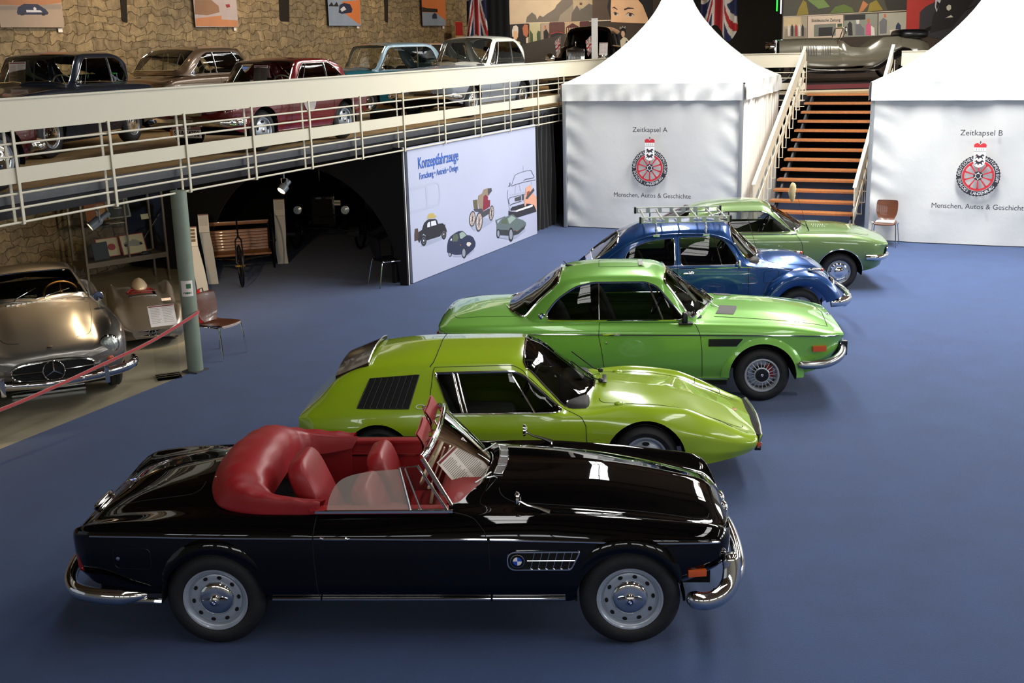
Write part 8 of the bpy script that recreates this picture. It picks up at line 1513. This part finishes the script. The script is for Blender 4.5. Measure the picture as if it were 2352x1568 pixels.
x,y=at(-2.40-2.35,.98); galcar('maroon_saloon','maroon car whose front wing shows at the left end of the gallery rail',x,y,GA,DECK,2.35,.76,.72,.8,.90,.86,.86,(-.50,.05,1.0,1.65,1.40,1.34,.54),P_('maroon_paint','#5d1114'),wheelR=.33,rim=.22,rad=.37)
# wooden blocks and patterned step before the grey car
bs=empty('wooden_step',G(9.55,1.9,DECK),GA,'low black wooden step with chevron marks under the grey saloon nose','step')
mb=MB(); mb.box((-.9,.2,.09),(.35,.5,.18)); mb.build('block',TRIMBLK,bs); mb=MB(); mb.box((-1.7,.6,.06),(.5,.4,.12)); mb.build('board',mat('step_dark','#3b3328',.6),bs)
# ---------------- black limousine with pennants ----------------
lh=R(-103); lx,ly=1.89,31.5
rr_=car_root('black_limousine','black limousine with upright chrome radiator and two pennants, before the portrait mural',lx-3.55*math.cos(lh),ly-3.55*math.sin(lh),lh,DECK)
mb=MB(); G_=[]
for x in np.linspace(1.75,3.5,8):
    w_=.52-.12*(x-1.75)/1.75; G_.append([(x,w_*math.copysign(abs(math.cos(t))**.6,math.cos(t)),.78+.42*math.sin(t)**.6+.03*(3.5-x)) for t in np.linspace(.001,pi-.001,15)])
mb.grid(G_,flip=True); mb.build('bonnet',VB,rr_,True)
mb=MB(); mb.box((3.53,0,.86),(.10,.50,.66),bev=.04); mb.poly([(3.48,-.27,1.16),(3.48,.27,1.16),(3.48,0,1.25)],(.1,0,0)); o=mb.build('radiator_shell',CHROME,rr_)
mb=MB()
for k in range(13): mb.box((3.585,-.19+.0317*k,.84),(.01,.012,.52))
build_each(mb,'radiator_bar',CHROMED,o)
mb=MB(); mb.tube([(3.53,0,1.24),(3.53,0,1.30)],.015); mb.sell((3.53,0,1.335),(.03,.02,.045)); mb.build('radiator_mascot',CHROME,rr_)
mb=MB(); mb.sell((.30,0,.86),(1.75,.86,.42),.35,.35); mb.build('body_shell',VB,rr_,True)
base=[(-1.35,.02,1.12),(-1.2,.6,1.12),(-.9,.74,1.12),(1.5,.72,1.14),(1.75,.60,1.15),(1.85,.02,1.16)]; edge=[(-1.35,.01,1.13),(-1.15,.62,1.30),(-.85,.62,1.62),(1.15,.60,1.66),(1.35,.60,1.60),(1.72,.60,1.18),(1.85,.01,1.17)]; cen=[(-1.35,1.14),(-1.1,1.5),(-.7,1.75),(.3,1.80),(1.1,1.78),(1.38,1.70),(1.85,1.18)]
cb=cabin_skin(base,edge,cen,-1.35,1.85)
W0=[(-.8,1.18),(-.8,1.52),(1.1,1.56),(1.4,1.20)]; ws=[(1.42,5.001),(1.41,3.2),(1.42,2.5),(1.6,2.4),(1.70,2.6),(1.76,4),(1.78,5.001)]
cb.build(rr_,[('side_glass',W0,'xz',WTHIN,True),('windscreen_glass',ws,'uv',WTHIN)],VB,'roof',dx=.08,dv=.3,caps=(False,False))
mb=MB()
for p in (-.1,.65): curve_tube(mb,cb,[(p,1.55),(p,1.18)],'xz',.03,.0,flat=.5,d=.1)
build_each(mb,'door_pillar',VB,rr_)
for q in (-1,1):
    G_=[[(cx_,q*y_,z_) for cx_,y_,z_ in [(x,.52,.55+.42*math.exp(-((x-3.0)/.55)**2)),(x,.72,.56+.42*math.exp(-((x-3.0)/.55)**2)),(x,.88,.45+.40*math.exp(-((x-3.0)/.55)**2)),(x,.93,.30+.40*math.exp(-((x-3.0)/.5)**2))]] for x in np.linspace(1.7,3.75,18)]
    mb=MB(); mb.grid(G_,flip=q<0); mb.build('front_wing',VB,rr_,True)
    mb=MB(); mb.lathe([(0,-.16),(.09,-.12),(.13,0),(.135,.02),(.12,.03),(0,.04)],24,'X',c=(3.62,q*.68,.94)); mb.build('headlamp',CHROME,rr_)
    mb=MB(); mb.tube([(3.45,q*.42,1.0),(3.45,q*.42,1.52)],.008); m_=mb.build('pennant_staff',CHROME,rr_)
    def pen(u_,v_): return (3.45-.02-.0*u_,q*.42+(-.17*u_)*(.65+.35*(1-v_)),1.50-.42*v_-.10*u_+.02*math.sin(6*u_))
    mb=MB(); mb.mi=0; n=9
    def quad(u0,v0,u1,v1,mi): mb.mi=mi; mb.add([pen(u0,v0),pen(u1,v0),pen(u1,v1),pen(u0,v1)],[(0,1,2,3)])
    for i in range(n):
        for j in range(n):
            u_=(i+.5)/n*2-1; v_=(j+.5)/n*2-1; k=1 if (abs(u_)<.2 or abs(v_)<.2) else (2 if (abs(u_)<.35 or abs(v_)<.35) else (1 if abs(abs(u_)-abs(v_))<.12 else (2 if abs(abs(u_)-abs(v_))<.3 else 0))); quad(i/n,j/n,(i+1)/n,(j+1)/n,k)
    mb.build('pennant',None,m_,False,mats=[mat('flag_blue','#26305e',.7),mat('flag_red','#b9242c',.7),mat('flag_white','#e3ddd2',.7)])
wheels(rr_,'cap',.38,.22,.18,[(0,-.80),(3.0,-.80),(0,.80),(3.0,.80)])
mb=MB(); mb.tube(smoothline([(3.75,-.85,.42),(3.85,0,.44),(3.75,.85,.42)],6),.05,8); mb.build('front_bumper',CHROME,rr_)
mb=MB(); mb.box((1.6,0,.33),(3.6,1.3,.2)); mb.build('underbody',DARK,rr_)
interior(rr_,-.9,1.5,.6,[(.9,-.35),(.9,.35)],zf=.5,zb=1.1,zs=.6,h=.6)
# ---------------- grey open tourer on the low stage ----------------
rh=R(176); td=car_root('grey_open_tourer','long grey open tourer with louvred bonnet on the stage above the staircase',10.15,31.0,rh,2.78)
GT=P_('tourer_grey','#76705f',.2,.25)
mb=MB(); G_=[]
K=[(-.9,.30,.55,.95),(-.6,.60,.42,1.05),(-.1,.66,.40,1.12),(.35,.66,.40,1.10),(.55,.66,.40,1.0),(.8,.66,.40,.86),(1.15,.65,.40,.88),(1.4,.62,.40,1.05),(1.55,.58,.40,1.10),(2.3,.46,.42,1.10),(2.95,.36,.45,1.07)]
for x in np.linspace(-.9,2.95,40):
    w_,z0,z1=[float(pch([k[0] for k in K],[k[j] for k in K],[x])[0]) for j in (1,2,3)]
    if -.05<x<1.42: row=[(x,w_*.9,z0),(x,w_,z0+.15),(x,w_*1.01,(z0+z1)/2+.05),(x,w_*.98,z1-.06),(x,w_*.93,z1)]
    else: row=[(x,w_*.9,z0),(x,w_,z0+.15),(x,w_*1.0,(z0+z1)/2+.05),(x,w_*.9,z1-.08),(x,w_*.72,z1-.02),(x,w_*.3,z1+.02),(x,0,z1+.03)]
    G_.append(row)
i0=[i for i,r in enumerate(G_) if len(r)==5]
for q in (-1,1):
    for seg in (G_[:i0[0]],[r[:5] for r in G_[max(0,i0[0]-1):i0[-1]+2]],G_[i0[-1]+1:]):
        mb=MB(); mb.grid([[(a,q*b,c_) for a,b,c_ in r] for r in seg],flip=(q==-1)); mb.build('body_panel',GT,td,True)
mb=MB(); mb.box((.65,0,.5),(1.5,1.15,.05)); mb.box((1.48,0,.75),(.05,1.1,.6)); mb.box((-.06,0,.75),(.05,1.15,.6)); mb.build('cabin_floor',mat('tourer_leather','#4a1d14',.6),td,False)
for x in (.30,): seat(x,0,'bench_seat',m=mat('tourer_leather','#4a1d14',.6),w_=1.1,h=.5,z0=.55,parent=td)
for q in (-1,1):
    mb=MB()
    for k in range(11): mb.box((2.02+.04*k,q*(pch([q_[0] for q_ in K],[q_[1] for q_ in K],[2.02+.04*k])[0]+.004),.80),(.012,.012,.26))
    for k in range(6): mb.box((1.68+.04*k,q*(pch([q_[0] for q_ in K],[q_[1] for q_ in K],[1.68+.04*k])[0]+.004),.80),(.012,.012,.24))
    build_each(mb,'bonnet_louvre',mat('louvre_shadow_grey','#2d2a24',.6),td)
    P=[(x,.62+.0,.34+.38*math.exp(-((x-3.0)/.5)**2)+.52*math.exp(-((x+.15)/.5)**2)) for x in np.linspace(-.9,3.6,30)]
    mb=MB(); mb.grid([[(x,q*(y+d),z-dz) for d,dz in ((-.08,0),(.10,.0),(.22,.04),(.28,.12))] for x,y,z in P],flip=(q==-1)); mb.build('sweeping_wing',VB,td,True)
    mb=MB(); mb.tube([(.45,q*.90,.30),(2.45,q*.90,.30)],.014); mb.build('running_board_trim',CHROME,td)
    mb=MB(); mb.lathe([(0,-.14),(.09,-.10),(.125,0),(.115,.02),(0,.03)],22,'X',c=(3.20,q*.36,.93)); mb.build('headlamp',CHROME,td)
    spokewheel(td,(3.0,q*.76,.36),.32,24,(0,0,0),TRIMBLK,.05); spokewheel(td,(-.15,q*.76,.36),.32,24,(0,0,0),TRIMBLK,.05)
mb=MB(); mb.box((3.02,0,.80),(.08,.40,.60),bev=.03); mb.build('radiator',CHROME,td)
mb=MB(); 
for q in (-1,1): mb.tube([(1.46,q*.50,1.04),(1.36,q*.50,1.36)],.014)
mb.tube([(1.36,-.50,1.36),(1.36,.50,1.36)],.014); mb.build('windscreen_frame',CHROME,td)
mb=MB(); mb.tube([(1.45,.68,1.05),(1.38,.78,1.22)],.01); mb.sell((1.36,.80,1.30),(.03,.07,.09),.7,.7); mb.build('side_mirror',CHROME,td)
mb=MB(); mb.sell((-.45,0,1.16),(.40,.62,.13),.6,.5); mb.build('folded_hood',TRIMBLK,td,True)
stg=empty('stage_platform',(9.6,31.2,2.6),0,'low stage with dark red edge strip under the grey open tourer','platform')
mb=MB(); mb.box((0,.3,.09),(7.2,4.2,.17)); mb.build('stage_board',mat('stage_dark','#2a211c',.6),stg); mb=MB(); mb.box((0,-1.815,.12),(7.2,.02,.11)); mb.build('red_edge',mat('stage_red','#5b1f22',.8),stg); mb=MB(); mb.box((0,-1.9,.02),(7.2,.16,.04)); mb.build('cream_edge',mat('stage_cream','#b9ad93',.6),stg)
# ---------------- murals, prints, flags ----------------
MC={'sky':'#c9b59a','hill':'#6d655c','slope':'#8c8272','bldg':'#a8977c','trees':'#5c5650','win':'#54402f','brownw':'#4c3d30','hair':'#15110f','face':'#d9b08a','brow':'#3f2c24','eyew':'#c9b9a9','eyed':'#2a1c18','rule':'#c7b9a4','s_dark':'#1a181c','s_garden':'#b9b490','s_grey':'#a29382','s_maroon':'#55302e','s_stone':'#b0987a','s_wine':'#4c1f22','s_red':'#a03034','w_hair':'#d8d0c8','lemon':'#cfc99a','face2':'#b46a4e','shirt':'#d5c8b8','tree':'#40543a','dado':'#37332f','g1':'#47453a','g2':'#8a7a2c','g3':'#5d6f34','g4':'#6f8a4a','g5':'#b5764a','g6':'#2b2a24','r_grp':'#a99c86','r_pav':'#8e8373','r_facade':'#c9b48c','r_drk':'#2c2b2c','paper':'#d3c0ac','r_photo':'#7d7f76','r_p2':'#8b8f84','s_grey2':'#6d7076','pinkc':'#c55a80','r_p3':'#a3a396','s_navy':'#2c3450','redb':'#a8302a','suit':'#2e2d33','suit2':'#17161a','shirt2':'#b9bac4','flowerw':'#c9c9b9','a_sand':'#a08e7c','a_dune':'#a5714a','a_hill':'#8a7f74','a_car':'#252b45','a_wh':'#c9cbd2','a_dk':'#1d1c20','b_pale':'#b3a6a6','b_or':'#b97f58','b_dust':'#8f6d53','b_car':'#8f2a30','c_blue':'#8797ad','c_or':'#c4733f'}
def mural(name,key,P0,head,label,cat,board,sel=None,th=.05,fr=None,parent=None):
    c=empty(name,P0,R(head),label,cat)
    xs=[p[0] for q in (sel or MUR[key]) for p in q[1]]; zs=[p[1] for q in (sel or MUR[key]) for p in q[1]]
    x0,x1,z0,z1=board or (min(xs),max(xs),min(zs),max(zs))
    mb=MB(); mb.box(((x0+x1)/2,th/2+.012,(z0+z1)/2),(x1-x0,th,z1-z0)); mb.build('backing_board',fr or mat('board_brown','#3c3128',.7),c,False)
    names=sorted({q[0] for q in (sel or MUR[key])}); mb=MB()
    for i,(cc,P) in enumerate(sel or MUR[key]): mb.mi=names.index(cc); fp(mb,P,.008-.0003*i)
    mb.build('printed_picture',None,c,False,mats=[mat('mural_'+k,MC[k],.6,noise=.08,nscale=3) for k in names]); return c
ml=[q for q in MUR['ML']]; xs=[p[0] for q in ml for p in q[1]]
mural('portrait_mural','ML',(-.11,37.5,0),12,'large mural with castle landscape, womans eyes portrait and a strip of photographs','mural',(min(xs)-.02,max(xs)+.5,2.7,5.4))
xs=[p[0] for q in MUR['MR'] for p in q[1]]
m_=mural('garden_mural','MR',(7.8,34,0),5,'wide mural of garden, press photographs and a suited figure behind the grey tourer','mural',(min(xs)-.02,max(xs)+.2,2.7,5.5))
pp=[q for q in MUR['MR'] if q[0]=='paper'][0][1]; xm=sum(p[0] for p in pp)/4; zt_=max(p[1] for p in pp)
text('newspaper_title','Süddeutsche Zeitung',.115,INK,m_,(xm,-.012,zt_-.14),(R(90),0,0),sx=.88)
text('mural_letters','To',.16,mat('letter_cream','#cfc0a8',.6),m_,(sum(p[0] for p in [q for q in MUR['MR'] if q[0]=='redb'][0][1][:1])+.35,-.012,3.95),(R(90),0,0))
# four framed prints on the stone wall + label cards
labs=['large canvas print of a dark blue rally car, leftmost on the stone wall','canvas print of pale dust and a tiny red car, second on the stone wall','canvas print of a dark car on a pale track, third on stone wall','small canvas print with orange hills and a tiny car, rightmost on the stone wall']
grp=[[],[],[],[]]
for q in MUR['WL']:
    x=min(p[0] for p in q[1]); k=0 if x<5.6 else (1 if x<10.6 else (2 if x<15.6 else 3)); grp[k].append(q)
for k in range(4):
    xs=[p[0] for q in grp[k] for p in q[1]]; zs=[p[1] for q in grp[k] for p in q[1]]; x0,x1,z0=min(xs),max(xs),min(zs)
    if k==0: grp[k]=[('a_sand' if q[0]=='a_sand' else q[0],q[1]) for q in grp[k]]
    top=max(zs); base_=grp[k][0][0]
    extra=[({0:'a_dune',1:'b_pale',2:'c_or',3:'c_or'}[k],[(x0,top-.001),(x1,top-.001),(x1,z0+1.0),(x0,z0+1.0)])]
    # square up the base field
    g_=[(grp[k][0][0],[(x0,z0),(x1,z0),(x1,top),(x0,top)])]+grp[k][1:]+extra
    g_=[(c_,[(min(max(a,x0),x1),max(b,z0)) for a,b in P]) for c_,P in g_]
    mural('canvas_print','WL',tuple(GC+GN*6.12),65.2,labs[k],'picture',(x0,x1,z0,z0+1.0),sel=g_,th=.03,fr=mat('canvas_edge','#201c1a',.7))
for k,P in enumerate(MUR['CARDS']):
    xs=[p[0] for p in P]; zs=[p[1] for p in P]
    o=MB().box(((min(xs)+max(xs))/2,-.0,(min(zs)+max(zs))/2),((max(xs)-min(xs))*.9,.01,(max(zs)-min(zs)))).build('label_card',PAPER,None,loc=tuple(GC+GN*6.17),rot=(0,0,GA)); setp(o,'small white label card below the '+('leftmost','second','third','rightmost')[k]+' canvas print','card','print label cards')
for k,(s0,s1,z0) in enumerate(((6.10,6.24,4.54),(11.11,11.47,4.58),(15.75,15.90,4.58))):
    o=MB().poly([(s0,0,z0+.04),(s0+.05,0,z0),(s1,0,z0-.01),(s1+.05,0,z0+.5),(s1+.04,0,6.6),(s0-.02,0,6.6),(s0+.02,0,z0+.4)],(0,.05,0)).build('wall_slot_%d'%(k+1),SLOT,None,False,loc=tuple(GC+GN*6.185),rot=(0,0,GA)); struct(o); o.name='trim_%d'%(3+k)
def flag(name,x0,x1,ztop,zbot,y,label,rag=.2):
    W_=x1-x0; H_=ztop-zbot
    mb=MB(); nx,nz=60,72
    def pt(i,j):
        u_=i/nx; v_=j/nz; pinch=1-.25*v_*(1-v_)*2; x=x0+W_/2+(u_-.5)*W_*pinch; return (x,y+.09*math.sin(u_*17+2*v_)+.03*math.sin(u_*31),ztop-H_*v_-rag*(.5+.5*math.sin(u_*9+1))*v_)
    for i in range(nx):
        for j in range(nz):
            u_=((i+.5)/nx*2-1); v_=((j+.5)/nz*2-1); d=abs(abs(u_)-abs(v_))
            mb.mi=1 if (abs(u_)<.20 or abs(v_)<.12) else (2 if (abs(u_)<.34 or abs(v_)<.2) else (1 if d<.10 else (2 if d<.28 else 0)))
            mb.add([pt(i,j),pt(i+1,j),pt(i+1,j+1),pt(i,j+1)],[(0,1,2,3)])
    o=mb.build(name,None,None,False,mats=[mat('flag_blue','#26305e',.7),mat('flag_red','#b9242c',.7),mat('flag_white','#e3ddd2',.7)]); setp(o,label,'flag')
flag('draped_flag',-1.00,-.42,6.6,4.22,31.2,'draped union flag hanging beside the stone wall end')
flag('draped_flag',5.9,7.1,6.6,4.35,36,'union flag hanging to the right of the left tent peak',.5)
curtain('stage_curtain',(-.46,31.6,DECK),R(4),.62,3.6,BCU,'black curtain strip between the draped flag and portrait mural',.04,.2)
o=MB().box((0,0,.95),(.14,.05,1.90)).build('white_display_post',mat('post_white','#f2f0ea',.5),None,loc=G(15.75,.36,DECK),rot=(0,0,GA-pi/2)); setp(o,'tall plain white post standing by the gallery rail near the tent peak','post')
s_=empty('gallery_sign',G(16.45,.38,DECK),GA-pi/2,'small cream information sign right of the tall white post','sign'); mb=MB(); mb.box((0,0,.55),(.04,.03,1.1)); mb.build('stem',STE,s_); sheet('sign_plate',s_,(0,-.03,1.18),(R(-6),0,0),.22,.30,lines=8)
# figure cut-out board: tiara, pale gown with green sash
qc=empty('figure_cutout',(3.09,30.5,DECK),R(-20),'cardboard figure with tiara, cream gown and green sash beside the black limousine','figure')
def cut(name,P,m,y=0,th=.012): mb=MB(); mb.poly([(a,y,b) for a,b in P],(0,th,0)); return mb.build(name,m,qc,False)
cut('gown_board',[(-.10,0),(.14,0),(.17,.5),(.13,1.0),(.15,1.12),(.10,1.22),(.12,1.34),(.06,1.42),(.0,1.45),(-.06,1.42),(-.11,1.36),(-.09,1.2),(-.06,1.1),(-.10,.9),(-.12,.4)],mat('gown_cream','#d8c8a8',.7))
cut('sash_board',[(-.05,1.02),(.05,1.36),(.09,1.34),(.0,.98),(-.04,.80)],mat('sash_green','#1f4a44',.6),-.005,.004)
cut('face_board',[(-.085,1.52),(-.06,1.46),(-.03,1.44),(.0,1.46),(.02,1.53),(.0,1.60),(-.07,1.60)],mat('mural_face','#d9b08a',.6),-.004,.012)
cut('hair_board',[(-.10,1.55),(-.10,1.64),(-.04,1.69),(.03,1.66),(.05,1.56),(.02,1.48),(.02,1.56),(-.03,1.62),(-.08,1.60)],mat('mural_hair','#15110f',.6),-.008,.012)
cut('tiara_board',[(-.12,1.64),(-.12,1.72),(-.08,1.68),(-.05,1.73),(-.02,1.69),(.03,1.72),(.03,1.66),(-.04,1.69)],mat('tiara_silver','#c9c4b4',.3,.5),-.010,.012)
# red topped information board at the end of the stone wall
ib=empty('exhibit_board',G(19.2,5.8,DECK),GA,'narrow cream exhibit board with red head at the end of the stone wall','sign'); mb=MB(); mb.mi=0; mb.box((0,0,1.0),(.42,.04,2.0)); mb.mi=1; mb.box((0,-.022,1.80),(.42,.006,.38)); mb.mi=2; mb.box((-.06,-.023,1.38),(.16,.006,.22)); mb.build('board_face',None,ib,mats=[mat('board_tan','#c99f63',.6),mat('board_red','#a3211f',.5),TRIMBLK])
# neon tubes
for x,z,col,nm,lab in ((8.24,4.70,'#2cff4a','neon_tube','short green neon tube hanging in the dark behind the tourer'),(8.36,4.62,'#dfe4ff','light_tube','pale vertical light tube next to the green neon tube')):
    t=empty(nm,(x,35.9,z),0,lab,'lamp'); mb=MB(); mb.tube([(0,0,0),(0,0,1.6)],.022,8); mb.build('glass_tube',mat(nm,col,.4,emit=1.5),t); mb=MB(); mb.tube([(0,0,1.6),(0,0,1.66)],.026,8); mb.build('end_cap',CHROMED,t)
# warm wall washers for the stone wall (added lamps, out of view under the roof)
for k,(s,N,e) in enumerate(((0.0,3.2,420),(5,3.2,430),(9.5,3.2,340),(14,3.2,260),(18.5,3.0,150))):
    p=G(s,N,6.9); l=bpy.data.lights.new('wall_wash','SPOT'); l.energy=e; l.color=(1,.74,.46); l.spot_size=R(85); l.spot_blend=.9; l.shadow_soft_size=.12
    tgt=G(s+.6,6.2,4.4); d=(tgt-p).normalized()
    h=empty('added_spotlight',p,0,'added small black spotlight, out of view, washing the stone wall','lamp','added spotlights under the roof',rot=d.to_track_quat('X','Z').to_euler())
    mb=MB(); mb.lathe([(0,-.12),(.06,-.12),(.065,.10),(.058,.10),(.055,.06),(0,.06)],18,'X'); mb.build('lamp_housing',TRIMBLK,h)
    mb=MB(); mb.tube([(0,0,.06),(0,0,.2)],.01); mb.build('stem',TRIMBLK,h)
    o=bpy.data.objects.new('wall_wash',l); COL.objects.link(o); o.location=p+d*.13; o.rotation_euler=d.to_track_quat('-Z','Y').to_euler()

for k,(p,t_,e) in enumerate((((.2,33.0,7.0),(.9,37.5,4.4),620),((2.6,33.2,7.0),(3.4,37.5,4.6),620),((9.0,29.8,7.2),(9.6,34,4.4),420),((11.6,29.8,7.2),(12.3,34,4.4),300))):  # warm spots added to brighten the murals, lamps unseen
    p=Vector(p); t_=Vector(t_); d=(t_-p).normalized(); l=bpy.data.lights.new('mural_light','SPOT'); l.energy=e; l.color=(1,.85,.66); l.spot_size=R(80); l.spot_blend=.9; l.shadow_soft_size=.12
    h=empty('added_spotlight',p,0,'added small black spotlight, out of view, brightening the photo murals','lamp','added spotlights before the murals',rot=d.to_track_quat('X','Z').to_euler())
    mb=MB(); mb.lathe([(0,-.12),(.06,-.12),(.065,.10),(.058,.10),(.055,.06),(0,.06)],18,'X'); mb.build('lamp_housing',TRIMBLK,h)
    o=bpy.data.objects.new('mural_light',l); COL.objects.link(o); o.location=p+d*.13; o.rotation_euler=d.to_track_quat('-Z','Y').to_euler()
